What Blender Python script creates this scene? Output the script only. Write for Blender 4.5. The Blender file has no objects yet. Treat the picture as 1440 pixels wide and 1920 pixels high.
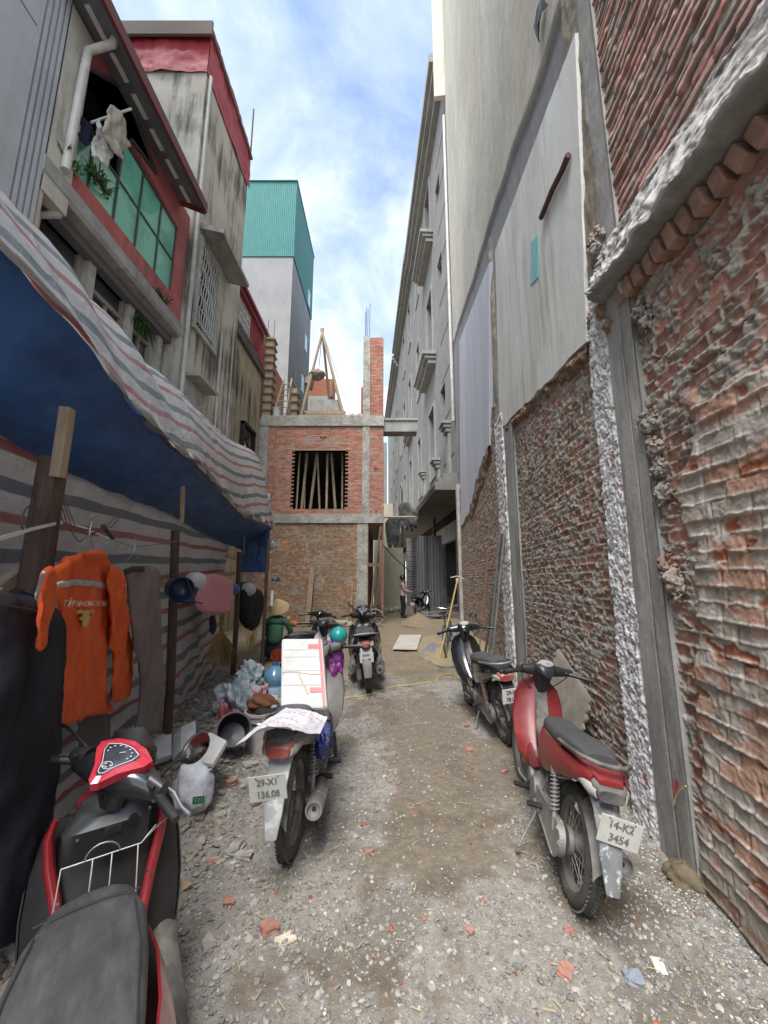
import bpy, bmesh, math, random
import numpy as np
from mathutils import Vector, Matrix
from mathutils.geometry import tessellate_polygon, delaunay_2d_cdt
R = math.radians
random.seed(7); rng = np.random.default_rng(7)
sc = bpy.context.scene
COL = sc.collection

# ---------------------------------------------------------------- camera
F, PITCH, CH = 730.0, R(9.7), 1.6
cam = bpy.data.cameras.new('camera'); cam.sensor_fit = 'HORIZONTAL'; cam.sensor_width = 36
cam.lens = F/1440*36; cam.clip_start = 0.02; cam.clip_end = 2000
camo = bpy.data.objects.new('camera', cam); COL.objects.link(camo)
camo.location = (0, 0, CH); camo.rotation_euler = (R(90)+PITCH, 0, 0)
sc.camera = camo
# ---------------------------------------------------------------- light
SUN_EL, SUN_AZ = 58, 203          # azimuth of the sun measured from +Y clockwise: behind the camera, a little left
sun = bpy.data.lights.new('sun', 'SUN'); sun.energy = 3.4; sun.angle = R(38); sun.color = (1, .97, .925)
suno = bpy.data.objects.new('sun', sun); COL.objects.link(suno)
sd = Vector((math.sin(R(SUN_AZ))*math.cos(R(SUN_EL)), math.cos(R(SUN_AZ))*math.cos(R(SUN_EL)), math.sin(R(SUN_EL))))
suno.rotation_euler = sd.to_track_quat('Z', 'Y').to_euler()
world = bpy.data.worlds.new('World'); sc.world = world; world.use_nodes = True
wn = world.node_tree; wn.nodes.clear()
def N(nt, t, **k):
    n = nt.nodes.new(t)
    for a, b in k.items():
        if a == 'ins':
            for i, v in b.items(): n.inputs[i].default_value = v
        else: setattr(n, a, b)
    return n
def mth(nt, op, a, b=None, c=None, clamp=False):
    n = nt.nodes.new('ShaderNodeMath'); n.operation = op; n.use_clamp = clamp
    for i, v in enumerate((a, b, c)):
        if v is None: continue
        if isinstance(v, (int, float)): n.inputs[i].default_value = v
        else: nt.links.new(v, n.inputs[i])
    return n.outputs[0]
def ramp(nt, fac, stops, interp='LINEAR'):
    n = nt.nodes.new('ShaderNodeValToRGB'); n.color_ramp.interpolation = interp
    e = n.color_ramp.elements
    while len(e) < len(stops): e.new(.5)
    for i, (p, c) in enumerate(stops):
        e[i].position = p; e[i].color = (*c, 1) if len(c) == 3 else c
    nt.links.new(fac, n.inputs[0]); return n.outputs[0]
def mixc(nt, f, a, b, mode='MIX'):
    n = nt.nodes.new('ShaderNodeMix'); n.data_type = 'RGBA'; n.blend_type = mode
    for i, v in ((0, f), (6, a), (7, b)):
        if isinstance(v, (int, float)): n.inputs[i].default_value = v
        elif isinstance(v, tuple): n.inputs[i].default_value = (*v, 1)
        else: nt.links.new(v, n.inputs[i])
    return n.outputs[2]
sky = N(wn, 'ShaderNodeTexSky', sky_type='NISHITA', sun_disc=False, sun_elevation=R(SUN_EL), sun_rotation=R(SUN_AZ), dust_density=.4, ozone_density=3.0)
tc = N(wn, 'ShaderNodeTexCoord'); sp = N(wn, 'ShaderNodeSeparateXYZ'); wn.links.new(tc.outputs['Generated'], sp.inputs[0])
zz = mth(wn, 'ADD', mth(wn, 'MAXIMUM', sp.outputs[2], 0.0), .22)
cb = N(wn, 'ShaderNodeCombineXYZ'); wn.links.new(mth(wn, 'DIVIDE', sp.outputs[0], zz), cb.inputs[0]); wn.links.new(mth(wn, 'DIVIDE', sp.outputs[1], zz), cb.inputs[1])
cb.inputs[2].default_value = 3.3
n1 = N(wn, 'ShaderNodeTexNoise', ins={'Scale': 2.6, 'Detail': 9, 'Roughness': .58, 'Distortion': .35}); wn.links.new(cb.outputs[0], n1.inputs[0])
n2 = N(wn, 'ShaderNodeTexNoise', ins={'Scale': .9, 'Detail': 4, 'Roughness': .5}); wn.links.new(cb.outputs[0], n2.inputs[0])
cl = mth(wn, 'ADD', mth(wn, 'MULTIPLY', n1.outputs[0], .65), mth(wn, 'MULTIPLY', n2.outputs[0], .35))
cf = ramp(wn, cl, [(.37, (.05,)*3), (.48, (.40, .40, .40)), (.60, (.95, .95, .95))])
hz = ramp(wn, sp.outputs[2], [(.0, (.6,)*3), (.35, (.15,)*3), (.7, (0,)*3)])
cf2 = mth(wn, 'MAXIMUM', cf, hz, clamp=True)
skc = mixc(wn, cf2, sky.outputs[0], (3.7, 4.0, 4.35))
bg = N(wn, 'ShaderNodeBackground', ins={'Strength': .15}); wn.links.new(skc, bg.inputs[0])
wo = N(wn, 'ShaderNodeOutputWorld'); wn.links.new(bg.outputs[0], wo.inputs[0])
sc.view_settings.view_transform = 'Standard'; sc.view_settings.look = 'None'
sc.view_settings.exposure = 1.30; sc.view_settings.gamma = 1
sc.cycles.max_bounces = 8; sc.cycles.diffuse_bounces = 4; sc.cycles.glossy_bounces = 3
sc.cycles.use_denoising = True

# ---------------------------------------------------------------- pixel -> world (photo pixels)
def ray(x, y):
    cx, cy = (x-720)/F, (960-y)/F
    return Vector((cx, math.cos(PITCH)-cy*math.sin(PITCH), math.sin(PITCH)+cy*math.cos(PITCH)))
C0 = Vector((0, 0, CH))
def atz(x, y, z=0): r = ray(x, y); return C0+r*((z-CH)/r.z)
def aty(x, y, Y): r = ray(x, y); return C0+r*(Y/r.y)
def atx(x, y, X): r = ray(x, y); return C0+r*(X/r.x)
class Fr:
    """a vertical wall frame: origin, u along the wall, v up, n out of the wall"""
    def __init__(s, o, u, n=None, v=(0, 0, 1)):
        s.o = Vector(o); s.u = Vector(u).normalized(); s.v = Vector(v).normalized()
        s.n = Vector(n).normalized() if n else s.u.cross(s.v)
    def p(s, u, v, h=0): return s.o+s.u*u+s.v*v+s.n*h
    def px(s, x, y, h=0):
        r = ray(x, y); o = s.o+s.n*h; d = (o-C0).dot(s.n)/r.dot(s.n); q = C0+r*d-o
        return (q.dot(s.u), q.dot(s.v))
# ---------------------------------------------------------------- materials
MATS = {}
def tex_co(nt, kind='Object'):
    return N(nt, 'ShaderNodeTexCoord').outputs[kind]
def M(name, col, col2=None, scale=6, rough=.7, metal=0, bump=0, bscale=None, dust=0, dustc=(.42, .39, .33), detail=6, rng_=(.35, .65), spec=.5, stretch=None, coat=0, attr=False, trans=0, alpha=1, rough2=None, streak=0, streakc=(.08, .075, .065)):
    if name in MATS: return MATS[name]
    m = bpy.data.materials.new(name); m.use_nodes = True; nt = m.node_tree
    b = nt.nodes['Principled BSDF']; MATS[name] = m
    co = tex_co(nt)
    if stretch:
        mp = N(nt, 'ShaderNodeMapping'); mp.inputs['Scale'].default_value = stretch; nt.links.new(co, mp.inputs[0]); co = mp.outputs[0]
    nz = N(nt, 'ShaderNodeTexNoise', ins={'Scale': scale, 'Detail': detail, 'Roughness': .62}); nt.links.new(co, nz.inputs[0])
    if attr:
        a = N(nt, 'ShaderNodeAttribute', attribute_name='Col')
        base = mixc(nt, ramp(nt, nz.outputs[0], [(rng_[0], (0,)*3), (rng_[1], (1,)*3)]), mixc(nt, 1.0, a.outputs[0], col, 'MULTIPLY'), mixc(nt, 1.0, a.outputs[0], col2 or col, 'MULTIPLY'))
    elif col2: base = mixc(nt, ramp(nt, nz.outputs[0], [(rng_[0], (0,)*3), (rng_[1], (1,)*3)]), tuple(col), tuple(col2))
    else: base = mixc(nt, 0.0, tuple(col), tuple(col))
    if streak:
        mp = N(nt, 'ShaderNodeMapping'); mp.inputs['Scale'].default_value = (2.2, 2.2, .18); nt.links.new(tex_co(nt), mp.inputs[0])
        s1 = N(nt, 'ShaderNodeTexNoise', ins={'Scale': 2.2, 'Detail': 9, 'Roughness': .7}); nt.links.new(mp.outputs[0], s1.inputs[0])
        s2 = N(nt, 'ShaderNodeTexNoise', ins={'Scale': .55, 'Detail': 4}); nt.links.new(tex_co(nt), s2.inputs[0])
        f = ramp(nt, mth(nt, 'ADD', mth(nt, 'MULTIPLY', s1.outputs[0], .6), mth(nt, 'MULTIPLY', s2.outputs[0], .4)), [(.5, (0,)*3), (.62, (streak,)*3)])
        base = mixc(nt, f, base, streakc)
    r_out = None
    if dust:
        g = N(nt, 'ShaderNodeNewGeometry'); s = N(nt, 'ShaderNodeSeparateXYZ'); nt.links.new(g.outputs['Normal'], s.inputs[0])
        dn = N(nt, 'ShaderNodeTexNoise', ins={'Scale': 9, 'Detail': 8, 'Roughness': .7}); nt.links.new(tex_co(nt), dn.inputs[0])
        f = mth(nt, 'MULTIPLY', ramp(nt, mth(nt, 'ADD', dn.outputs[0], mth(nt, 'MULTIPLY', s.outputs[2], .12)), [(.36, (.12,)*3), (.68, (1,)*3)]), dust)
        base = mixc(nt, f, base, dustc)
        r_out = mth(nt, 'ADD', mth(nt, 'MULTIPLY', f, .85-rough), rough)
    nt.links.new(base, b.inputs['Base Color'])
    if r_out is not None: nt.links.new(r_out, b.inputs['Roughness'])
    elif rough2 is not None:
        nt.links.new(mth(nt, 'ADD', mth(nt, 'MULTIPLY', nz.outputs[0], rough2-rough), rough), b.inputs['Roughness'])
    else: b.inputs['Roughness'].default_value = rough
    b.inputs['Metallic'].default_value = metal; b.inputs['Specular IOR Level'].default_value = spec
    b.inputs['Coat Weight'].default_value = coat; b.inputs['Coat Roughness'].default_value = .15
    b.inputs['Alpha'].default_value = alpha
    if trans: b.inputs['Transmission Weight'].default_value = trans
    if bump:
        n_ = N(nt, 'ShaderNodeTexNoise', ins={'Scale': bscale or scale*4, 'Detail': 8, 'Roughness': .65}); nt.links.new(co, n_.inputs[0])
        bm_ = N(nt, 'ShaderNodeBump', ins={'Strength': 1.0, 'Distance': bump}); nt.links.new(n_.outputs[0], bm_.inputs['Height']); nt.links.new(bm_.outputs[0], b.inputs['Normal'])
    return m
def translucent(m, f, col):
    nt = m.node_tree; out = [n for n in nt.nodes if n.type == 'OUTPUT_MATERIAL'][0]; b = nt.nodes['Principled BSDF']
    t = nt.nodes.new('ShaderNodeBsdfTranslucent'); x = nt.nodes.new('ShaderNodeMixShader'); x.inputs[0].default_value = f
    src = b.inputs['Base Color'].links[0].from_socket
    nt.links.new(mixc(nt, 1.0, src, col, 'MULTIPLY'), t.inputs[0]); nt.links.new(b.outputs[0], x.inputs[1]); nt.links.new(t.outputs[0], x.inputs[2]); nt.links.new(x.outputs[0], out.inputs[0])
def stripes(name, rough=.5, blue=(.10, .12, .16), red=(.38, .10, .11), pale=(.42, .43, .42), per=.44, dirt=.35, wav=.012):
    """woven plastic sheet: red, pale and navy bands running along u, from the mesh's UV (metres)"""
    m = bpy.data.materials.new(name); m.use_nodes = True; nt = m.node_tree; b = nt.nodes['Principled BSDF']; MATS[name] = m
    uv = N(nt, 'ShaderNodeUVMap', uv_map='UVMap'); s = N(nt, 'ShaderNodeSeparateXYZ'); nt.links.new(uv.outputs[0], s.inputs[0])
    nz = N(nt, 'ShaderNodeTexNoise', ins={'Scale': 1.6, 'Detail': 3}); nt.links.new(uv.outputs[0], nz.inputs[0])
    v = mth(nt, 'ADD', s.outputs[1], mth(nt, 'MULTIPLY', nz.outputs[0], wav*4))
    f = mth(nt, 'FRACT', mth(nt, 'DIVIDE', v, per))
    st = ramp(nt, f, [(0, pale), (.22, pale), (.235, red), (.37, red), (.385, pale), (.52, pale), (.535, pale), (.66, pale), (.675, blue), (.86, blue), (.875, pale)], 'LINEAR')
    mp = N(nt, 'ShaderNodeMapping'); mp.inputs['Scale'].default_value = (3, 30, 1); nt.links.new(uv.outputs[0], mp.inputs[0])
    d = N(nt, 'ShaderNodeTexNoise', ins={'Scale': 3, 'Detail': 8, 'Roughness': .7}); nt.links.new(mp.outputs[0], d.inputs[0])
    d2 = N(nt, 'ShaderNodeTexNoise', ins={'Scale': 2.3, 'Detail': 8, 'Roughness': .7}); nt.links.new(uv.outputs[0], d2.inputs[0])
    base = mixc(nt, mth(nt, 'MULTIPLY', ramp(nt, d.outputs[0], [(.35, (0,)*3), (.7, (1,)*3)]), dirt), st, (.28, .25, .21))
    base = mixc(nt, mth(nt, 'MULTIPLY', ramp(nt, d2.outputs[0], [(.4, (0,)*3), (.7, (1,)*3)]), dirt), base, (.30, .29, .26))
    nt.links.new(base, b.inputs['Base Color']); b.inputs['Roughness'].default_value = rough
    w = N(nt, 'ShaderNodeTexNoise', ins={'Scale': 8, 'Detail': 7, 'Roughness': .6, 'Distortion': .8}); nt.links.new(uv.outputs[0], w.inputs[0])
    bp = N(nt, 'ShaderNodeBump', ins={'Strength': .8, 'Distance': .02}); nt.links.new(w.outputs[0], bp.inputs['Height']); nt.links.new(bp.outputs[0], b.inputs['Normal'])
    return m
# ---------------------------------------------------------------- numpy noise
_T = rng.random(4096)
def _h(ix, iy, seed):
    return _T[(ix.astype(np.int64)*73856093 ^ iy.astype(np.int64)*19349663 ^ (seed*83492791)) & 4095]
def vn(x, y, seed=0):
    ix, iy = np.floor(x), np.floor(y); fx, fy = x-ix, y-iy
    fx = fx*fx*(3-2*fx); fy = fy*fy*(3-2*fy)
    a, b = _h(ix, iy, seed), _h(ix+1, iy, seed); c, d = _h(ix, iy+1, seed), _h(ix+1, iy+1, seed)
    return (a*(1-fx)+b*fx)*(1-fy)+(c*(1-fx)+d*fx)*fy
def fbm(x, y, seed=0, o=4, g=.5):
    s = 0; a = 1; t = 0
    for i in range(o):
        s = s+a*vn(x*2**i+17.3*i, y*2**i+5.1*i, seed+i); t += a; a *= g
    return s/t
def sst(a, b, x):
    t = np.clip((x-a)/(b-a), 0, 1); return t*t*(3-2*t)
def mix3(a, b, f): return a*(1-f[..., None])+b*f[..., None]
def C(*c): return np.array(c, float)
# ---------------------------------------------------------------- mesh helpers
def link(name, me, mat, parent=None):
    o = bpy.data.objects.new(name, me); COL.objects.link(o)
    if mat is not None and not me.materials: me.materials.append(mat)
    if parent is not None: o.parent = parent
    return o
def tag(o, label=None, cat=None, group=None, kind=None):
    if label: o['label'] = label
    if cat: o['category'] = cat
    if group: o['group'] = group
    if kind: o['kind'] = kind
    return o
def thing(name, label, cat, loc=(0, 0, 0), rz=0, group=None):
    o = bpy.data.objects.new(name, None); COL.objects.link(o); o.location = loc; o.rotation_euler = (0, 0, rz)
    o.empty_display_size = .1
    return tag(o, label, cat, group)
def fast(name, V, Q, mat, parent=None, col=None, uv=None, smooth=True):
    """V (n,3), Q (m,4) or (m,3) -> mesh object"""
    k = Q.shape[1]; me = bpy.data.meshes.new(name)
    me.vertices.add(len(V)); me.vertices.foreach_set('co', np.ascontiguousarray(V, np.float32).ravel())
    me.loops.add(Q.size); me.loops.foreach_set('vertex_index', np.ascontiguousarray(Q, np.int32).ravel())
    me.polygons.add(len(Q)); me.polygons.foreach_set('loop_start', np.arange(0, Q.size, k, dtype=np.int32))
    me.polygons.foreach_set('use_smooth', np.full(len(Q), smooth))
    if col is not None:
        ca = me.color_attributes.new('Col', 'FLOAT_COLOR', 'POINT'); c4 = np.ones((len(V), 4), np.float32); c4[:, :3] = col
        ca.data.foreach_set('color', c4.ravel())
    if uv is not None:
        ul = me.uv_layers.new(name='UVMap'); ul.data.foreach_set('uv', np.ascontiguousarray(uv[Q.ravel()], np.float32).ravel())
    me.update(calc_edges=True); me.validate()
    return link(name, me, mat, parent)
def gridq(nu, nv, mask=None):
    i = np.arange(nu*nv).reshape(nv, nu)
    q = np.stack([i[:-1, :-1], i[:-1, 1:], i[1:, 1:], i[1:, :-1]], -1).reshape(-1, 4)
    if mask is not None:
        mk = mask.ravel(); q = q[mk[q].all(1)]
    return q
def relief(name, mat, fr, us, vs, func, parent=None, rim=.0, smooth=True):
    U, Vv = np.meshgrid(us, vs); r = func(U, Vv); h, c = r[0], r[1]; mask = r[2] if len(r) > 2 else None
    if len(r) > 3: U, Vv = U+r[3], Vv+r[4]
    o, u, v, n = (np.array(a) for a in (fr.o, fr.u, fr.v, fr.n))
    P = o+U[..., None]*u+Vv[..., None]*v+h[..., None]*n
    q = gridq(len(us), len(vs), mask)
    if u.dot(np.cross(v, n)) < 0: q = q[:, ::-1]
    uvs = np.stack([U.ravel(), Vv.ravel()], -1)
    if c is not None and mat in (MATS.get('masonry'), MATS.get('fine_masonry')): c = c*(.80+.40*fbm(U*85, Vv*85, 970, 3))[..., None]*(.88+.24*fbm(U*3.3, Vv*3.3, 971, 4))[..., None]
    return fast(name, P.reshape(-1, 3), q, mat, parent, None if c is None else np.clip(c, 0, 1).reshape(-1, 3), uvs, smooth)
class MB:
    def __init__(s): s.v = []; s.f = []; s.sm = []
    def add(s, vs, fs, sm=False):
        b = len(s.v); s.v += [tuple(v) for v in vs]; s.f += [tuple(i+b for i in f) for f in fs]; s.sm += [sm]*len(fs); return s
    def box(s, c, d, rot=None, bev=0):
        x, y, z = (a/2 for a in d); c = Vector(c)
        if bev:
            bm = bmesh.new(); bmesh.ops.create_cube(bm, size=1); bmesh.ops.scale(bm, vec=d, verts=bm.verts)
            bmesh.ops.bevel(bm, geom=bm.edges[:], offset=min(bev, min(d)*.45), segments=2, affect='EDGES', profile=.5)
            vs = [v.co.copy() for v in bm.verts]; fs = [[v.index for v in f.verts] for f in bm.faces]; bm.free()
        else:
            vs = [Vector((i*x, j*y, k*z)) for i in (-1, 1) for j in (-1, 1) for k in (-1, 1)]
            fs = [(0, 1, 3, 2), (4, 6, 7, 5), (0, 4, 5, 1), (2, 3, 7, 6), (0, 2, 6, 4), (1, 5, 7, 3)]
        if rot is not None: vs = [rot @ v for v in vs]
        return s.add([v+c for v in vs], fs)
    def bar(s, a, b, w, t=None, up=(0, 0, 1), bev=0):
        a, b = Vector(a), Vector(b); d = b-a; L = d.length; d.normalize(); t = t or w
        x = Vector(up).cross(d)
        if x.length < 1e-3: x = Vector((1, 0, 0)).cross(d)
        x.normalize(); y = d.cross(x)
        return s.box((a+b)/2, (w, t, L), Matrix((x, y, d)).transposed(), bev)
    def fbox(s, fr, u0, u1, v0, v1, h0, h1):
        P = [fr.p(u, v, h) for u in (u0, u1) for v in (v0, v1) for h in (h0, h1)]
        return s.add(P, [(0, 1, 3, 2), (4, 6, 7, 5), (0, 4, 5, 1), (2, 3, 7, 6), (0, 2, 6, 4), (1, 5, 7, 3)])
    def tube(s, pts, r, n=10, cap=True, close=False):
        pts = [Vector(p) for p in pts]; m = len(pts); rs = r if isinstance(r, (list, tuple)) else [r]*m
        vs = []; px = None
        for i, p in enumerate(pts):
            d = (pts[(i+1) % m]-pts[i-1]) if close else (pts[min(i+1, m-1)]-pts[max(i-1, 0)])
            d.normalize()
            if px is None:
                px = d.orthogonal().normalized()
            px = (px-d*px.dot(d)); px = px.normalized() if px.length > 1e-6 else d.orthogonal().normalized()
            py = d.cross(px)
            vs += [p+(px*math.cos(2*math.pi*k/n)+py*math.sin(2*math.pi*k/n))*rs[i] for k in range(n)]
        fs = []
        for i in range(m if close else m-1):
            for k in range(n):
                a = i*n+k; b_ = i*n+(k+1) % n; c = ((i+1) % m)*n+(k+1) % n; d_ = ((i+1) % m)*n+k
                fs.append((a, b_, c, d_))
        if cap and not close: fs += [tuple(range(n))[::-1], tuple(range((m-1)*n, m*n))]
        return s.add(vs, fs, True)
    def lathe(s, prof, o=(0, 0, 0), ax=(0, 0, 1), n=24, sc_=None):
        """prof: list of (radius, height along ax)"""
        ax = Vector(ax).normalized(); x = ax.orthogonal().normalized(); y = ax.cross(x); o = Vector(o); vs = []; fs = []
        for r, h in prof:
            vs += [o+ax*h+(x*math.cos(2*math.pi*k/n)+y*math.sin(2*math.pi*k/n))*max(r, 1e-4) for k in range(n)]
        for i in range(len(prof)-1):
            for k in range(n): fs.append((i*n+k, i*n+(k+1) % n, (i+1)*n+(k+1) % n, (i+1)*n+k))
        return s.add(vs, fs, True)
    def loft(s, secs, n=16, e=2.4, cap=True):
        """secs: (centre, half_w, half_h[, yaxis, zaxis]) superellipse sections"""
        vs = []; fs = []
        for q in secs:
            c, w, h = Vector(q[0]), q[1], q[2]; ya = Vector(q[3]) if len(q) > 3 else Vector((0, 1, 0)); za = Vector(q[4]) if len(q) > 4 else Vector((0, 0, 1))
            for k in range(n):
                t = 2*math.pi*k/n; a, b = math.cos(t), math.sin(t)
                vs.append(c+ya*(w*math.copysign(abs(a)**(2/e), a))+za*(h*math.copysign(abs(b)**(2/e), b)))
        m = len(secs)
        for i in range(m-1):
            for k in range(n): fs.append((i*n+k, i*n+(k+1) % n, (i+1)*n+(k+1) % n, (i+1)*n+k))
        if cap: fs += [tuple(range(n))[::-1], tuple(range((m-1)*n, m*n))]
        return s.add(vs, fs, True)
    def sphere(s, c, r, nu=20, nv=12, rot=None, v0=0, v1=1):
        c = Vector(c); r = (r, r, r) if isinstance(r, (int, float)) else r; vs = []; fs = []
        for j in range(nv+1):
            ph = math.pi*(v0+(v1-v0)*j/nv)
            for i in range(nu):
                th = 2*math.pi*i/nu; q = Vector((r[0]*math.sin(ph)*math.cos(th), r[1]*math.sin(ph)*math.sin(th), r[2]*math.cos(ph)))
                vs.append(c+(rot @ q if rot else q))
        for j in range(nv):
            for i in range(nu): fs.append((j*nu+i, (j+1)*nu+i, (j+1)*nu+(i+1) % nu, j*nu+(i+1) % nu))
        return s.add(vs, fs, True)
    def surf(s, G, thick=0, nrm=None):
        """G: rows of points -> sheet (both sides when thick)"""
        nv_, nu_ = len(G), len(G[0]); P = [Vector(p) for r_ in G for p in r_]
        fs = [(j*nu_+i, j*nu_+i+1, (j+1)*nu_+i+1, (j+1)*nu_+i) for j in range(nv_-1) for i in range(nu_-1)]
        if not thick: return s.add(P, fs, True)
        ns = []
        for j in range(nv_):
            for i in range(nu_):
                a = P[j*nu_+min(i+1, nu_-1)]-P[j*nu_+max(i-1, 0)]; b = P[min(j+1, nv_-1)*nu_+i]-P[max(j-1, 0)*nu_+i]
                q = a.cross(b); ns.append(q.normalized() if q.length > 1e-9 else Vector((0, 0, 1)))
        Q = [p-n*thick for p, n in zip(P, ns)]; k = len(P)
        f2 = [tuple(i+k for i in f[::-1]) for f in fs]
        rim = [j*nu_ for j in range(nv_)]; bd = list(range(nu_))+[j*nu_+nu_-1 for j in range(1, nv_)]+[(nv_-1)*nu_+i for i in range(nu_-2, -1, -1)]+[j*nu_ for j in range(nv_-2, 0, -1)]
        f3 = [(bd[i], bd[(i+1) % len(bd)], bd[(i+1) % len(bd)]+k, bd[i]+k)[::-1] for i in range(len(bd))]
        return s.add(P+Q, fs+f2+f3, True)
    def plate(s, fr, outer, holes=(), h0=0, h1=.1):
        """polygon with holes in a frame, extruded h0..h1"""
        loops = [list(outer)]+[list(h) for h in holes]; flat = [p for l in loops for p in l]
        tris = tessellate_polygon([[Vector((a, b, 0)) for a, b in l] for l in loops]); n = len(flat)
        vs = [fr.p(a, b, h1) for a, b in flat]+[fr.p(a, b, h0) for a, b in flat]
        fs = [tuple(t) for t in tris]+[tuple(i+n for i in t)[::-1] for t in tris]; b = 0
        for l in loops:
            m = len(l)
            fs += [(b+i, b+(i+1) % m, b+(i+1) % m+n, b+i+n) for i in range(m)]; b += m
        return s.add(vs, fs)
    def build(s, name, mat, parent=None, bevel=0, recalc=True, flat=False):
        me = bpy.data.meshes.new(name); me.from_pydata(s.v, [], s.f); me.update()
        me.polygons.foreach_set('use_smooth', [b and not flat for b in s.sm])
        if recalc:
            bm = bmesh.new(); bm.from_mesh(me)
            if bevel:
                es = [e for e in bm.edges if len(e.link_faces) == 2 and e.calc_face_angle(0) > .6]
                bmesh.ops.bevel(bm, geom=es, offset=bevel, segments=1, affect='EDGES')
            bmesh.ops.recalc_face_normals(bm, faces=bm.faces); bm.to_mesh(me); bm.free()
        if any(s.sm) and not flat: 
            try: me.set_sharp_from_angle(angle=R(42))
            except Exception: pass
        return link(name, me, mat, parent)
def rect(u0, u1, v0, v1): return [(u0, v0), (u1, v0), (u1, v1), (u0, v1)]
def text_mesh(s, size, ext=.001, align='CENTER', xs=1.0, bold=0.0):
    cu = bpy.data.curves.new('t', 'FONT'); cu.body = s; cu.size = size; cu.extrude = ext; cu.align_x = align; cu.align_y = 'CENTER'; cu.offset = bold
    cu.resolution_u = 3
    o = bpy.data.objects.new('t', cu); COL.objects.link(o); bpy.context.view_layer.update()
    me = bpy.data.meshes.new_from_object(o.evaluated_get(bpy.context.evaluated_depsgraph_get()))
    bpy.data.objects.remove(o); bpy.data.curves.remove(cu)
    for v in me.vertices: v.co.x *= xs
    return me
def inpoly(px, py, poly):
    r = np.zeros(px.shape, bool); n = len(poly)
    for i in range(n):
        x1, y1 = poly[i]; x2, y2 = poly[i-1]
        if y1 == y2: continue
        c = ((y1 > py) != (y2 > py)) & (px < (x2-x1)*(py-y1)/(y2-y1)+x1); r ^= c
    return r
def edist(px, py, poly):
    d = np.full(px.shape, 1e9); n = len(poly)
    for i in range(n):
        x1, y1 = poly[i-1]; x2, y2 = poly[i]; dx, dy = x2-x1, y2-y1; L = dx*dx+dy*dy+1e-12
        t = np.clip(((px-x1)*dx+(py-y1)*dy)/L, 0, 1); d = np.minimum(d, np.hypot(px-x1-t*dx, py-y1-t*dy))
    return d
def smoothpoly(poly, it=2):
    for _ in range(it):
        o = []
        for i in range(len(poly)):
            a, b = poly[i], poly[(i+1) % len(poly)]
            o += [(a[0]*.75+b[0]*.25, a[1]*.75+b[1]*.25), (a[0]*.25+b[0]*.75, a[1]*.25+b[1]*.75)]
        poly = o
    return poly
def cloth(name, outline, mat, fr, parent=None, res=.02, thick=.02, fold=None, sm=1, uvm=None):
    """soft closed cloth of the given outline (u,v) in a frame; fold(u,v)->offset along n"""
    pl = smoothpoly(outline, sm) if sm else outline; bd = []
    for i in range(len(pl)):
        a, b = pl[i-1], pl[i]; k = max(1, int(math.hypot(b[0]-a[0], b[1]-a[1])/res))
        bd += [(a[0]+(b[0]-a[0])*j/k, a[1]+(b[1]-a[1])*j/k) for j in range(k)]
    A = np.array(bd); lo, hi = A.min(0), A.max(0)
    gx, gy = np.meshgrid(np.arange(lo[0], hi[0], res), np.arange(lo[1], hi[1], res)); gx = gx+(np.arange(gx.shape[0]) % 2)[:, None]*res/2
    ok = inpoly(gx, gy, bd) & (edist(gx, gy, bd) > res*.55); pts = [Vector(p) for p in bd]+[Vector((a, b)) for a, b in zip(gx[ok], gy[ok])]
    nb = len(bd); vs, _, fs, _, _, _ = delaunay_2d_cdt(pts, [(i, (i+1) % nb) for i in range(nb)], [], 1, 1e-6)
    X = np.array([v[0] for v in vs]); Y = np.array([v[1] for v in vs]); D = edist(X, Y, bd)
    t = thick*np.sqrt(1-(1-np.clip(D/(thick*2.2), 0, 1))**2); fo = fold(X, Y) if fold else np.zeros_like(X)
    if not isinstance(fo, np.ndarray): fo = np.full_like(X, fo)
    o, u, v, n = (np.array(a) for a in (fr.o, fr.u, fr.v, fr.n)); P0 = o+X[:, None]*u+Y[:, None]*v
    Vt = np.vstack([P0+(fo+t)[:, None]*n, P0+(fo-t)[:, None]*n]); m = len(X)
    T = np.array([f for f in fs if len(f) == 3]); Q = np.vstack([T, T[:, ::-1]+m])
    if u.dot(np.cross(v, n)) < 0: Q = Q[:, ::-1]
    ob = fast(name, Vt, Q, mat, parent, None, np.tile(np.stack([X, Y], -1), (2, 1)))
    bm = bmesh.new(); bm.from_mesh(ob.data); bmesh.ops.remove_doubles(bm, verts=bm.verts, dist=1e-5); bm.to_mesh(ob.data); bm.free()
    return ob
def blob(name, c, r, mat, parent=None, amp=.3, fs=3, seed=0, sub=3, flat=0):
    """irregular lump"""
    bm = bmesh.new(); bmesh.ops.create_icosphere(bm, subdivisions=sub, radius=1); r = (r, r, r) if isinstance(r, (int, float)) else r
    P = np.array([v.co for v in bm.verts]); n = fbm(P[:, 0]*fs+P[:, 2]*fs*.7+9, P[:, 1]*fs-P[:, 2]*fs*.6+9, seed, 4)+fbm(P[:, 2]*fs+3, P[:, 0]*fs+P[:, 1]*fs, seed+5, 3)-1
    P = P*(1+amp*n[:, None]*1.6)*np.array(r)
    for v, p in zip(bm.verts, P): v.co = Vector(p)+Vector(c)
    me = bpy.data.meshes.new(name); bm.to_mesh(me); bm.free()
    me.polygons.foreach_set('use_smooth', [not flat]*len(me.polygons)); return link(name, me, mat, parent)
def dup(root, loc=None, rz=None, label=None):
    r = root.copy(); COL.objects.link(r)
    if loc is not None: r.location = loc
    if rz is not None: r.rotation_euler = (root.rotation_euler[0], root.rotation_euler[1], rz)
    if label: r['label'] = label
    for ch in root.children:
        c = ch.copy(); COL.objects.link(c); c.parent = r
        for g in ch.children:
            d = g.copy(); COL.objects.link(d); d.parent = c
    return r
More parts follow.
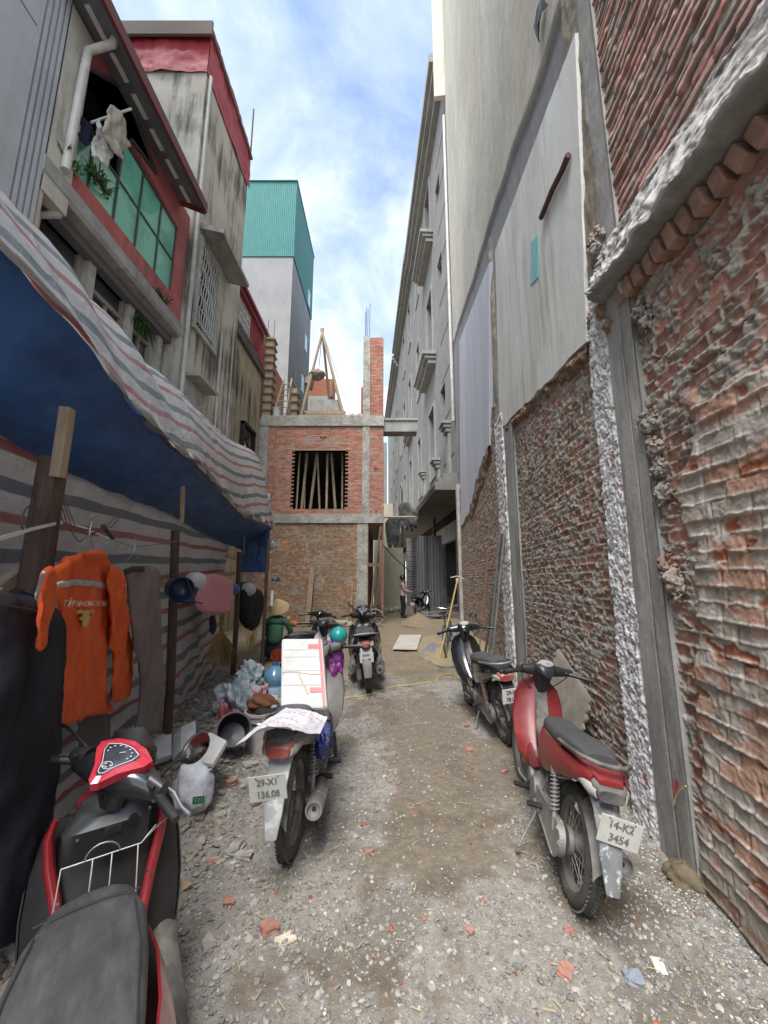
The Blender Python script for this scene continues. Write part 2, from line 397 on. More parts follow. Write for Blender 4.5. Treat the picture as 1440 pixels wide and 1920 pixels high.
# ---------------------------------------------------------------- materials of the place
m_attr = M('masonry', (1, 1, 1), (.80, .79, .78), 14, .93, bump=.006, bscale=60, attr=True, spec=.2)
m_attrs = M('fine_masonry', (1, 1, 1), (.85, .84, .82), 9, .93, bump=.004, bscale=40, attr=True, spec=.2)
m_gnd = M('earth', (.92, .89, .85), (.68, .65, .6), 40, .92, bump=.008, bscale=130, attr=True, spec=.25)
m_conc = M('concrete', (.40, .39, .365), (.28, .275, .255), 3, .9, bump=.006, bscale=30, streak=.5, spec=.2)
m_conc2 = M('pale_concrete', (.47, .46, .42), (.33, .32, .29), 5, .9, bump=.006, bscale=40, spec=.2)
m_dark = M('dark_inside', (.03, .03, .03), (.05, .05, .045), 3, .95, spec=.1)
m_wood = M('old_wood', (.24, .17, .11), (.13, .09, .06), 5, .85, bump=.004, bscale=30, stretch=(6, 6, .6))
m_wood2 = M('pale_wood', (.42, .33, .22), (.28, .21, .14), 5, .85, bump=.003, bscale=30, stretch=(5, 5, .8))
m_pole = M('dark_pole', (.055, .035, .026), (.11, .07, .05), 8, .8, bump=.004, bscale=40, stretch=(4, 4, .5))
m_bamboo = M('bamboo', (.45, .38, .25), (.3, .24, .15), 7, .7)
m_pink = M('red_render', (.46, .135, .125), (.38, .10, .095), 2.5, .85, bump=.003, streak=.55)
m_weath = M('weathered_render', (.58, .54, .46), (.42, .385, .32), 1.1, .92, bump=.01, bscale=18, streak=.9, streakc=(.06, .055, .048))
m_weath2 = M('ochre_render', (.44, .385, .27), (.31, .27, .19), 1.3, .92, bump=.008, bscale=18, streak=.95, streakc=(.03, .028, .025))
m_greyr = M('grey_render', (.46, .465, .48), (.38, .385, .395), 1.2, .85, bump=.002, streak=.18)
m_tower = M('tower_render', (.235, .232, .228), (.20, .198, .195), .6, .9, streak=.2)
m_teal = M('teal_sheet', (.05, .185, .165), (.04, .155, .14), 1.5, .5, spec=.4)
m_redtarp = M('red_tarp', (.44, .05, .065), (.34, .035, .05), 2.2, .6, bump=.03, bscale=3)
m_redmet = M('red_sheet_metal', (.33, .045, .05), (.24, .035, .04), 3, .55)
m_roofred = M('dark_red_edge', (.16, .03, .03), (.10, .02, .02), 4, .6)
m_soffit = M('grey_soffit', (.17, .18, .20), (.12, .125, .14), 2, .8)
m_pvc = M('pvc_pipe', (.55, .54, .50), (.42, .40, .36), 4, .5, streak=.3)
m_white = M('white_metal', (.6, .6, .58), (.45, .45, .43), 6, .6)
m_gglass = M('green_glass', (.20, .58, .42), (.12, .40, .28), .8, .06, spec=.8, rng_=(.45, .55))
m_gglass2 = M('dark_green_glass', (.03, .10, .075), (.05, .16, .11), .8, .06, spec=.8)
m_frame = M('dark_frame', (.06, .062, .065), rough=.5)
m_glass = M('window_glass', (.035, .04, .042), (.06, .065, .065), 1.5, .08, spec=.7)
m_plast = M('pale_render', (.54, .52, .455), (.48, .455, .39), .8, .9, bump=.002, bscale=12, streak=.28, streakc=(.25, .23, .19))
m_face = M('grey_plaster', (.23, .225, .21), (.175, .17, .158), 1.2, .9, bump=.004, bscale=20, streak=.35, streakc=(.1, .1, .09))
m_face2 = M('grey_plaster_trim', (.30, .295, .275), (.23, .225, .21), 2, .9, streak=.3)
m_steel = M('rusty_steel', (.20, .085, .05), (.12, .06, .045), 6, .8, bump=.002)
m_rebar = M('rebar', (.09, .06, .05), rough=.8)
m_sheet = M('corrugated_sheet', (.36, .37, .40), (.22, .23, .25), 3, .5, metal=.4)
BR1, BR2, BR3 = C(.56, .29, .21), C(.46, .24, .18), C(.56, .36, .28)
MOR, MOR2 = C(.44, .405, .345), C(.33, .30, .25)

def bricks(U, V, seed, L, Hc, wob=.006):
    V2 = V+(fbm(U*1.3, V*1.3, seed+50, 2)-.5)*wob*4; row = np.floor(V2/Hc)
    off = _h(row, row*0+3, seed)*L*.5+(row % 2)*L*.5
    U2 = U+off; c = np.floor(U2/L); fu = U2/L-c; fv = V2/Hc-row
    return dict(row=row, c=c, r=_h(row, c, seed+1), r2=_h(row, c, seed+2), r3=_h(row, c, seed+3), du=np.minimum(fu, 1-fu)*L, dv=np.minimum(fv, 1-fv)*Hc, fu=fu, fv=fv)
def wall_rough(seed, L=.21, Hc=.072, smear=.45, dep=.022, sat=1.0):
    """raw brick back face with mortar squeezed out of the joints and smeared over the bricks"""
    def f(U, V):
        b = bricks(U, V, seed, L, Hc)
        ragu = (fbm(U*38, V*38, seed+9, 3)-.5)*.024
        je = np.minimum(b['du'], b['dv']*1.15)+ragu                        # distance to joint
        joint = 1-sst(.004, .013, je)
        sm = fbm(U*9, V*14, seed+20, 4)+.25*(b['r']-.5)+.22*(fbm(U*1.1, V*1.1, seed+77, 3)-.5)
        lump = fbm(U*30, V*42, seed+30, 4)
        smear_m = sst(.52-.12*(smear-.5)*4, .58-.12*(smear-.5)*4, sm+(lump-.5)*.35)
        mort = np.maximum(joint, smear_m)
        hb = (b['r2']-.5)*.014+(fbm(U*25, V*25, seed+4, 3)-.5)*.006+.008*(b['fv']-.5)
        hm = dep*(lump*1.5-.25)*(.5+.9*fbm(U*5, V*5, seed+41, 2))+.004
        under = sst(.0, .5, b['fv'])                                       # mortar hangs off the upper joint
        h = hb*(1-mort)+np.maximum(hb, hm*(.55+.45*under))*mort
        t = b['r3'][..., None]; bc = BR1*(1-t)+(BR2 if sat >= 1 else BR3)*t
        bc = bc*(.62+.6*b['r'][..., None]); g = bc.mean(-1, keepdims=True)
        bc = g+(bc-g)*(.96*sat)
        dirt = fbm(U*18, V*18, seed+60, 4)
        bc = mix3(bc, np.broadcast_to(MOR*.9, bc.shape), .45*sst(.45, .7, dirt))
        mc = mix3(np.broadcast_to(MOR, bc.shape), np.broadcast_to(MOR2, bc.shape), sst(.35, .7, fbm(U*7, V*7, seed+61, 4)))
        return h, mix3(bc, mc, mort)
    return f
def wall_ridged(seed):
    """brick smeared all over with grey mortar, torn ridges along each course, raw orange chips"""
    def f(U, V):
        V = V+.02*np.sin(U*1.7); L, Hc = .235, .082; b = bricks(U, V, seed, L, Hc, .004)
        rag = (fbm(U*22, V*40, seed+2, 3)-.5)
        dj = (b['fv']-.0)*Hc                                                # above the lower joint
        ridge = np.exp(-((dj-.010-.020*rag)/.0060)**2)*sst(.36, .62, fbm(U*7, V*9, seed+3, 4))*1.25
        sl = .012*(1-b['fv'])                                              # each course leans out at its foot
        plas = fbm(U*6, V*9, seed+5, 4)
        h = sl*.38+ridge*.0085+(plas-.5)*.010+(fbm(U*45, V*45, seed+6, 4)-.5)*.010+(b['r2']-.5)*.014
        vj = (1-sst(.003, .010, b['du']))*sst(.3, .5, fbm(U*8, V*8, seed+8, 2)); h = h-vj*.011
        g1, g2 = C(.56, .505, .435), C(.44, .385, .32)
        c = mix3(np.broadcast_to(g1, (*U.shape, 3)), np.broadcast_to(g2, (*U.shape, 3)), sst(.35, .65, fbm(U*9, V*12, seed+10, 4)))
        pk = sst(.50, .60, fbm(U*4.5, V*10, seed+11, 4)+.3*(b['r']-.5)); c = mix3(c, np.broadcast_to(C(.52, .30, .21), c.shape), pk*.9*(1-ridge.clip(0, 1)))
        low = sst(2.2, .6, V)
        ch = sst(.70, .74, fbm(U*5.5, V*12, seed+12, 4)+.10*low*sst(2.4, 1.2, U)+.16*(b['r3']-.5)); ch = ch*(1-np.clip(ridge, 0, 1))
        c = mix3(c, np.broadcast_to(C(.46, .15, .075), c.shape), ch*.9); h = h-ch*.008
        c = mix3(c, np.broadcast_to(C(.64, .62, .58), c.shape), np.clip(ridge, 0, 1)*.6)
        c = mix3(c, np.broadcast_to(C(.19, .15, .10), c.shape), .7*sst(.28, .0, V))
        return h, c
    return f
def wall_clean(seed, L=.21, Hc=.075, header=False):
    def f(U, V):
        if header: b = bricks(U, V, seed, .115, Hc, .003)
        else: b = bricks(U, V, seed, L, Hc, .003)
        je = np.minimum(b['du'], b['dv'])+(fbm(U*30, V*30, seed+9, 2)-.5)*.007
        j = 1-sst(.004, .009, je)
        h = (b['r2']-.5)*.006-j*.008+(fbm(U*20, V*20, seed+4, 2)-.5)*.004
        t = b['r3'][..., None]
        if header:
            bc = C(.42, .235, .145)*(1-t)+C(.32, .19, .125)*t; dots = sst(.62, .7, _h(np.floor(b['row']), b['c'], seed+31)+.3*(fbm(U*.8, V*.8, seed+70, 3)-.5)); bc = mix3(bc, np.broadcast_to(C(.44, .36, .26), bc.shape), .6*dots)
            w = sst(.5, .68, fbm(U*.9, V*.7, seed+33, 4)); bc = mix3(bc, np.broadcast_to(C(.25, .20, .13), bc.shape), .5*w); rd = sst(.56, .72, fbm(U*2.3+9, V*7, seed+35, 4)+.15*(b['r']-.5)); bc = mix3(bc, np.broadcast_to(C(.46, .22, .13), bc.shape), .5*rd)
        else: bc = C(.49, .205, .135)*(1-t)+C(.38, .16, .115)*t
        bc = bc*(.75+.45*b['r'][..., None]); mc = np.broadcast_to(C(.34, .30, .25) if not header else C(.22, .18, .13), bc.shape)
        sm = sst(.60, .72, fbm(U*3, V*5, seed+77, 4))
        return h, mix3(mix3(bc, mc, j), np.broadcast_to(C(.36, .33, .28), bc.shape), sm*.6)
    return f
def wall_long(seed):
    """upper wall: long dull-red courses with dark gaps"""
    def f(U, V):
        b = bricks(U, V, seed, .22, .075, .008)
        je = b['dv']*1.2+(fbm(U*14, V*60, seed+9, 3)-.5)*.02; j = 1-sst(.004, .012, je); ju = 1-sst(.003, .007, b['du'])
        rough = fbm(U*18, V*34, seed+5, 4); h = (b['r2']-.5)*.02+.010*(1-b['fv'])-j*.022-ju*.006+(rough-.5)*.014
        t = b['r3'][..., None]; bc = C(.56, .29, .235)*(1-t)+C(.47, .32, .27)*t; bc = bc*(.7+.5*b['r'][..., None])
        mor = sst(.53, .62, fbm(U*5, V*22, seed+8, 4)); bc = mix3(bc, np.broadcast_to(C(.42, .385, .33), bc.shape), mor*.85)
        return h, mix3(bc, np.broadcast_to(C(.17, .145, .125), bc.shape), np.clip(j+ju*.4, 0, 1)*.85)
    return f
def rough_strip(seed, w0, w1, prot=.05, white=1.0):
    """torn concrete edge whitewashed on its broken face"""
    def f(U, V):
        e = (fbm(V*4.5, V*0+2, seed, 4)-.5)*.16
        inside = sst(w0-.0, w0+.03, U+e*.7)*sst(w1+.0, w1-.02, U+(e*.3))
        n = fbm(U*24, V*24, seed+1, 5); n2 = fbm(U*70, V*70, seed+2, 3)
        n3 = fbm(U*110, V*110, seed+6, 2); h = inside*(prot*(.6+.7*n)+(n2-.5)*.014+(n3-.5)*.007)-.01*(1-inside)
        wc = sst(.37, .47, n2*.35+n3*.25+n*.40+.10*fbm(V*2, U*3, seed+4, 3))*white
        c = mix3(np.broadcast_to(C(.22, .20, .18), (*U.shape, 3)), np.broadcast_to(C(.74, .73, .72), (*U.shape, 3)), wc)
        red = sst(.73, .78, fbm(U*9, V*9, seed+8, 3)); c = mix3(c, np.broadcast_to(C(.40, .16, .10), c.shape), red*.8)
        return h, c
    return f
# ================================================================ GROUND
def gheight(X, Y):
    h = (fbm(X*1.1+50, Y*1.1+50, 3, 4)-.5)*.05+(fbm(X*6+50, Y*6+50, 5, 4)-.5)*.022
    path = np.exp(-((X-.35-.03*Y)/.75)**2); h = h-path*.02
    left = sst(-.75, -1.7, X)*sst(9, 5, Y)*sst(.5, 1.8, Y); h = h+left*.07+left*.05*(fbm(X*4, Y*4, 12, 3)-.3)
    return h-.01
def ground_func(X, Y):
    near = sst(26, 12, np.abs(Y))*sst(8, 5, np.abs(X)); h = gheight(X, Y)*near+(fbm(X*38, Y*38, 8, 4)-.5)*.016*near
    mud = C(.245, .212, .170); grey = C(.365, .35, .32); sand = C(.28, .235, .172); dark = C(.15, .125, .095)
    n = fbm(X*1.3+9, Y*1.3+3, 21, 5); n2 = fbm(X*9, Y*9, 22, 5)
    gmask = sst(.43, .56, n-.15*np.exp(-((X-.32-.02*Y)/.48)**2)*sst(1.2, 2.6, Y)+.18*np.abs(X-.4)/1.2-.05+.22*(n2-.5)+.12*sst(3.5, 1.5, Y))
    c = mix3(np.broadcast_to(mud, (*X.shape, 3)), np.broadcast_to(grey, (*X.shape, 3)), gmask)
    far = sst(6.2, 8.2, Y+.6*(n-.5)); c = mix3(c, np.broadcast_to(sand, c.shape), far)
    c = mix3(c, np.broadcast_to(dark, c.shape), sst(.55, .7, fbm(X*3, Y*3, 25, 5))*.5*(1-.6*far))
    c = c*(.78+.5*fbm(X*24, Y*24, 26, 4)[..., None])
    wsh = sst(.5, .62, fbm(X*14, Y*14, 29, 4)+.25*sst(1.2, 1.8, X-.1*Y)-.1)*sst(1.15, 1.55, X-.1*Y)*sst(4.2, 1.6, Y); c = mix3(c, np.broadcast_to(C(.62, .61, .59), c.shape), wsh*.75)
    return h, c
xs = np.unique(np.concatenate([np.linspace(-300, -9, 14), np.linspace(-9, -3, 40), np.arange(-3, 3.2, .016), np.linspace(3.2, 9, 40), np.linspace(9, 300, 14)]))
ys = np.unique(np.concatenate([np.linspace(-300, -4, 12), np.linspace(-4, .3, 40), np.arange(.3, 6, .016), np.arange(6, 12, .03), np.arange(12, 26, .08), np.linspace(26, 60, 40), np.linspace(60, 300, 10)]))
gf = Fr((0, 0, 0), (1, 0, 0), (0, 0, 1), (0, 1, 0))
tag(relief('ground', m_gnd, gf, xs, ys, ground_func), kind='structure')
def gz(x, y):
    a = np.array([[float(x)]]); b = np.array([[float(y)]]); return float(gheight(a, b)[0, 0]*sst(26, 12, abs(b))[0, 0])

# ================================================================ RIGHT: rough brick building
W = Fr((1.45, 0, 0), (.1, 1, 0), (-1, .1, 0))         # u runs away from the camera, n into the alley
root = thing('brick_building', 'raw brick building along the right side, mortar smeared over it, whitewashed torn column edges', 'building', (1.6, 1.5, 0))
def P_(o):
    bpy.context.view_layer.update(); mw = root.matrix_world.copy(); return o
def under(o, par):
    """parent a mesh given in world coordinates"""
    o.parent = par; o.matrix_parent_inverse = Matrix.Translation(-Vector(par.location)) if par.rotation_euler.z == 0 else par.matrix_basis.inverted()
    return o
def shift_uv(f, k): return lambda U, V: f(U+k, V)
def lower_near(U, V):
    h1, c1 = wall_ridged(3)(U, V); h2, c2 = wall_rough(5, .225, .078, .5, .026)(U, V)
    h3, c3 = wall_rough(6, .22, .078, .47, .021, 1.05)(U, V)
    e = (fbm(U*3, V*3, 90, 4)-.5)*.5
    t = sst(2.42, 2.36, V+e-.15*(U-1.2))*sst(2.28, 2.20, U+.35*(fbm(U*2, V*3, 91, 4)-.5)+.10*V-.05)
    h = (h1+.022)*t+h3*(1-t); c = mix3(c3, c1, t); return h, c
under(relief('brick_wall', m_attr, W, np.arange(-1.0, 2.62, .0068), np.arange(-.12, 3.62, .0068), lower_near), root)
under(relief('brick_wall', m_attr, W, np.arange(2.85, 6.0, .0095), np.arange(-.12, 4.5, .0095), wall_rough(11, .17, .072, .56, .019, 1.0)), root)
under(relief('brick_wall', m_attr, W, np.arange(7.0, 14.9, .02), np.arange(-.12, 5.0, .02), wall_rough(15, .12, .075, .42, .022, 1.0)), root)
under(relief('brick_wall', m_attr, W, np.arange(-1.0, 2.62, .012), np.arange(3.62, 9.5, .012), wall_long(23)), root)
mb = MB(); mb.fbox(W, -1.6, 15, -.3, 10.5, -9, -.06); under(mb.build('core', m_conc), root)
# columns: smooth concrete shaft and whitewashed torn edge beside it
def shaft(seed, crack=None):
    def f(U, V):
        h = (fbm(U*12, V*3, seed, 4)-.5)*.008+.045; c = mix3(np.broadcast_to(C(.42, .405, .375), (*U.shape, 3)), np.broadcast_to(C(.28, .27, .25), (*U.shape, 3)), sst(.35, .7, fbm(U*9, V*1.6, seed+3, 5)))
        if crack is not None:
            k = np.exp(-((U-crack-.008*np.sin(V*2.2))/.0045)**2); h = h-k*.012; c = c*(1-.6*k[..., None])
        return h, c
    return f
under(relief('column_shaft', m_attrs, W, np.arange(2.34, 2.66, .008), np.arange(-.05, 3.75, .02), shaft(31, 2.47)), root)
mb = MB(); mb.fbox(W, 2.34, 2.655, -.1, 3.7, -.06, .036); under(mb.build('column', m_conc), root)
under(relief('torn_edge', m_attr, W, np.arange(2.58, 3.12, .006), np.arange(-.05, 3.85, .006), rough_strip(33, 2.655, 3.0, .045)), root)
under(relief('column_shaft', m_attrs, W, np.arange(5.72, 6.33, .02), np.arange(-.05, 4.3, .03), shaft(41)), root)
mb = MB(); mb.fbox(W, 5.72, 6.32, -.1, 4.3, -.06, .036); under(mb.build('column', m_conc), root)
under(relief('torn_edge', m_attr, W, np.arange(6.25, 7.12, .018), np.arange(-.05, 4.45, .018), rough_strip(43, 6.32, 7.02, .07)), root)
# upper column
def upcol(U, V):
    cut = sst(2.60, 2.63, U+.02*np.sin(V*3)); n = fbm(U*14, V*6, 52, 4)
    h = .035+cut*(n-.5)*.03+(1-cut)*(n-.5)*.008; c = mix3(np.broadcast_to(C(.36, .35, .33), (*U.shape, 3)), np.broadcast_to(C(.27, .235, .19), (*U.shape, 3)), cut); return h, c*(.8+.4*n[..., None])
under(relief('upper_column', m_attrs, W, np.arange(2.42, 2.90, .012), np.arange(4.0, 10.5, .02), upcol), root)
mb = MB(); mb.fbox(W, 2.42, 2.88, 4, 10.5, -.06, .02); under(mb.build('column', m_conc), root)
# floor beam broken out of the slab, whitewashed
prof = [(-.05, 3.50), (.0, 3.505), (.08, 3.52), (.14, 3.535), (.165, 3.56), (.160, 3.60), (.135, 3.67), (.105, 3.74), (.08, 3.82), (.055, 3.90), (.03, 3.96), (.0, 4.01), (-.05, 4.04)]
ss = np.arange(-1.6, 2.66, .012); tt = np.linspace(0, len(prof)-1, 70); ph = np.interp(tt, range(len(prof)), [p[0] for p in prof]); pz = np.interp(tt, range(len(prof)), [p[1] for p in prof])
S_, T_ = np.meshgrid(ss, tt); H_ = np.interp(T_, tt, ph); Z_ = np.interp(T_, tt, pz); n = fbm(S_*9, T_*1.1, 61, 5); n2 = fbm(S_*34, T_*4, 62, 4)
face = sst(3.2, 4.6, T_); H_ = H_+face*((n-.5)*.06+(n2-.5)*.014); lipn = (fbm(S_*7, S_*0, 66, 4)-.5); Z_ = Z_+(1-face)*(n-.5)*.01+lipn*.07*sst(1.5, 4, T_)*sst(9, 4, T_)+(S_-1.6)*.13
H_ = H_+.05*sst(2.2, 2.6, S_)*(n2-.3)
wc = sst(.42, .56, n*.6+n2*.4+.10*np.exp(-((T_-5)/1.6)**2)-.11*sst(8, 11, T_)); c = mix3(np.broadcast_to(C(.27, .25, .23), (*S_.shape, 3)), np.broadcast_to(C(.66, .64, .61), (*S_.shape, 3)), wc)
c = mix3(np.broadcast_to(C(.30, .29, .27), c.shape), c, face); c = mix3(c, np.broadcast_to(C(.10, .09, .085), c.shape), sst(10.2, 11.4, T_+2*(n-.5))*.8)
Pm = np.array(W.o)+S_[..., None]*np.array(W.u)+Z_[..., None]*np.array([0, 0, 1.])+H_[..., None]*np.array(W.n)
under(fast('beam', Pm.reshape(-1, 3), gridq(len(ss), len(tt)), m_attr, None, c.reshape(-1, 3)), root)
# brick-on-edge row below the beam
mbk = MB()
for k in range(36):
    s = 2.42-k*.112
    if s < -1.5: break
    z = 3.425+(s-1.6)*.13; rot = Matrix((W.u, W.n, Vector((0, 0, 1)))).transposed() @ Matrix.Rotation(R(random.uniform(12, 26)), 3, 'Y')
    mbk.box(W.p(s, z, .005+random.uniform(0, .02)), (.072, .12, .14+random.uniform(-.012, .012)), rot, .009)
under(mbk.build('brick_on_edge_course', M('soldier_brick', (.40, .225, .16), (.28, .17, .125), 9, .92, bump=.01, bscale=45, rng_=(.4, .6))), root)
# plaster panels left from the rooms of a demolished house
pr = random.Random(5)
def jag(a, b, n, amp):
    return [(a[0]+(b[0]-a[0])*i/n+(pr.uniform(-amp, amp) if 0 < i < n else 0), a[1]+(b[1]-a[1])*i/n+(pr.uniform(-amp, amp) if 0 < i < n else 0)) for i in range(n+1)]
m_panel = M('plaster_panel', (.74, .745, .70), (.58, .565, .50), 1.6, .8, bump=.006, bscale=14, streak=.6, streakc=(.34, .30, .22), stretch=(1, 1, .35))
m_panel2 = M('bluish_plaster', (.58, .60, .65), (.47, .49, .53), 1.2, .8, bump=.006, bscale=20, stretch=(1, 1, .15))
wp = [W.px(*p, .06) for p in ((1100, 640), (937, 806), (928, 470), (1078, 62))]
mb = MB(); mb.plate(W, jag(wp[0], wp[1], 26, .018)+jag(wp[1], wp[2], 10, .012)[1:]+jag(wp[2], wp[3], 10, .01)[1:]+jag(wp[3], wp[0], 10, .01)[1:-1], (), -.03, .06); under(mb.build('plaster_panel', m_panel), root)
lp = [W.px(*p, .05) for p in ((917, 492), (917, 835), (898, 880), (880, 960), (864, 985), (861, 640))]
mb = MB(); mb.plate(W, jag(lp[1], lp[2], 5, .1)+jag(lp[2], lp[3], 8, .12)[1:]+jag(lp[3], lp[4], 5, .1)[1:]+[lp[5], lp[0]], (), -.03, .05); under(mb.build('plaster_panel', m_panel2), root)
# torn strips below the panels, shadow painted into their colour; brown strip between
def _z(): pass
def shadow_strip(U, V):
    n = fbm(U*7, V*7, 71, 5); n2 = fbm(U*30, V*30, 72, 4); h = .03+(n-.5)*.13+(n2-.5)*.04
    c = mix3(np.broadcast_to(C(.16, .12, .09), (*U.shape, 3)), np.broadcast_to(C(.30, .19, .13), (*U.shape, 3)), sst(.4, .6, n2)); return h, c
def strip_along(a, b, w, func, name, res=.015, nw=18):
    a, b = np.array(a), np.array(b); L = np.linalg.norm(b-a); d = (b-a)/L; nrm = np.array([-d[1], d[0]]); us = np.arange(0, L, res); vs = np.linspace(-w/2, w/2, nw)
    fr = Fr(W.p(a[0], a[1]), W.u*d[0]+Vector((0, 0, 1))*d[1], W.n, W.u*nrm[0]+Vector((0, 0, 1))*nrm[1])
    def g(U, V):
        h, c = func(U, V); e = np.clip(np.abs(V)/(w/2), 0, 1); return h*(1-e**3)-.04*e**3+.015*(1-e), c
    return under(relief(name, m_attr, fr, us, vs, g), root)
strip_along((wp[0][0]-.02, wp[0][1]-.08), (wp[1][0]+.1, wp[1][1]-.06), .22, shadow_strip, 'torn_mortar')
strip_along((lp[1][0], lp[1][1]-.1), (lp[3][0], lp[3][1]-.1), .5, shadow_strip, 'torn_mortar', .03)
def brown_strip(U, V): n = fbm(U*9, V*9, 75, 4); return .01+(n-.5)*.03, np.broadcast_to(C(.30, .26, .21), (*U.shape, 3))*(.6+.8*n[..., None])
strip_along((7.0, 4.3), (6.95, 8.4), .34, brown_strip, 'torn_mortar', .04)
# rubble still clinging to the column
def crumb(name, c, r, mat, seed):
    """crumbly torn mortar: many small angular bits grown on one core"""
    q = random.Random(seed); bm = bmesh.new()
    for k in range(70):
        d = Vector((q.gauss(0, 1), q.gauss(0, 1), q.gauss(0, 1))).normalized()*(q.random()**.6 if k else 0); s_ = (q.uniform(.09, .27) if k else .78)
        m = Matrix.Translation(Vector(c)+Vector((d.x*r[0], d.y*r[1], d.z*r[2]))) @ Matrix.Rotation(q.uniform(0, 6), 4, Vector((q.random(), q.random(), q.random()+.1)).normalized()) @ Matrix.Diagonal((r[0]*s_*q.uniform(.6, 1.5), r[1]*s_, r[2]*s_*q.uniform(.5, 1.1), 1))
        bmesh.ops.create_icosphere(bm, subdivisions=4 if k == 0 else 2, radius=1, matrix=m)
    P = np.array([v.co for v in bm.verts]); n = fbm(P[:, 0]*70+P[:, 2]*41, P[:, 1]*70-P[:, 2]*47, seed, 4)-.5; n2 = fbm(P[:, 2]*50+9, P[:, 0]*40+P[:, 1]*45, seed+3, 4)-.5
    for v, a, b in zip(bm.verts, n, n2): v.co += Vector((a, b, (a-b)))*.038
    me = bpy.data.meshes.new(name); bm.to_mesh(me); bm.free(); me.polygons.foreach_set('use_smooth', [True]*len(me.polygons)); return link(name, me, mat)
lump_spots = [((1118, 470), .13, 1), ((1128, 500), .11, 1), ((1108, 452), .10, 2), ((1145, 520), .09, 0), ((1112, 545), .07, 3), ((1120, 585), .09, 3), ((1135, 610), .07, 3), ((1160, 545), .08, 0), ((1190, 590), .09, 1), ((1200, 605), .07, 1), ((1205, 800), .10, 1), ((1218, 840), .08, 2), ((1222, 880), .08, 1), ((1230, 925), .07, 1), ((1238, 1058), .07, 3), ((1246, 1085), .09, 2), ((1256, 1105), .06, 2), ((1100, 600), .06, 3), ((1150, 480), .08, 0)]
lm = [M('white_lump', (.55, .53, .49), (.30, .28, .25), 30, .95, bump=.012, bscale=40), M('grey_lump', (.38, .35, .30), (.20, .18, .155), 30, .95, bump=.012, bscale=40), M('brown_lump', (.42, .34, .28), (.28, .24, .2), 26, .95, bump=.012, bscale=40), M('red_lump', (.36, .18, .13), (.26, .21, .17), 30, .95, bump=.01, bscale=40)]
for (x, y), r, k in lump_spots:
    u, v = W.px(x, y, .07); under(crumb('mortar_lump', W.p(u, v, .03), (r*.5, r*.85, r*1.05), lm[k], int(x+y)), root)
mb = MB(); a = [W.px(x, y, .07) for x, y in ((1070, 290), (1058, 320), (1040, 355), (1018, 408))]
mb.tube([W.p(u, v, .09) for u, v in a], .028, 6); under(mb.build('wooden_batten', M('dark_red_wood', (.10, .04, .035), rough=.7)), root)
q = [W.px(x, y, .07) for x, y in ((995, 455), (1008, 440), (1008, 520), (994, 535))]
mb = MB(); mb.plate(W, q, (), .055, .068); under(mb.build('turquoise_tile', M('turquoise', (.14, .45, .42), (.2, .5, .46), 5, .5)), root)
# pier at the far corner
mb = MB(); mb.fbox(W, 14.75, 15.15, -.1, 5.2, -.2, .12); under(mb.build('corner_pier', m_conc2), root)

# ================================================================ RIGHT: tall rendered building standing on/behind the panels
bt = thing('tower_block', 'tall blank cream rendered building rising above the brick wall on the right', 'building', (3.2, 9, 0))
eA = [W.px(*p, .03) for p in ((1028, 47), (963, 290), (903, 480), (857, 614))]; eB = [W.px(*p, .03) for p in ((1085, 60), (1003, 288), (930, 452), (860, 660))]
lineA = np.polyfit([p[0] for p in eA], [p[1] for p in eA], 1); lineB = np.polyfit([p[0] for p in eB], [p[1] for p in eB], 1)
def big(U, V):
    la = np.polyval(lineA, U)+(fbm(U*.8, V*0, 81, 3)-.5)*.25; band = sst(la+.06, la-.02, V)
    seam = np.exp(-((V-(la+.9+1.6*(U-3)*.15))/.02)**2)*.0
    n = fbm(U*.6, V*.35, 83, 5); n2 = fbm(U*6, V*.9, 84, 5)
    cr = mix3(np.broadcast_to(C(.57, .54, .46), (*U.shape, 3)), np.broadcast_to(C(.48, .45, .37), (*U.shape, 3)), sst(.35, .65, n*.6+n2*.4))
    gr = mix3(np.broadcast_to(C(.30, .305, .31), (*U.shape, 3)), np.broadcast_to(C(.24, .24, .24), (*U.shape, 3)), n2)
    cl = np.exp(-((V-(14+U*1.05))/.03)**2)+.7*np.exp(-((V-(19+U*.9))/.03)**2); c = mix3(cr, gr, band)*(1-.3*cl[..., None])
    return .02-.05*band+(n2-.5)*.004, c
under(relief('rendered_wall', m_attrs, W, np.arange(2.84, 15.2, .05), np.arange(4.3, 34, .05), big), bt)
mb = MB(); mb.fbox(W, 2.86, 15.18, 4.2, 34, -8, -.06); under(mb.build('core', m_plast), bt)
mb = MB(); mb.fbox(W, 15.0, 15.2, 24.3, 34, -.06, .55); under(mb.build('side_fin', m_plast), bt)
mb = MB(); mb.tube([W.p(15.3, 8.0, .10), W.p(15.3, 23.5, .10)], .07, 8); under(mb.build('downpipe', m_pvc), bt)
# white plastic peeling flap high on the wall
mb = MB(); u, v = W.px(1018, 10, .1); mb.surf([[W.p(u+.1*i, v+.12*j+.1*math.sin(i), .04+.05*abs(math.sin(i+j))) for i in range(4)] for j in range(3)], .01); under(mb.build('peeling_strip', m_frame), bt)

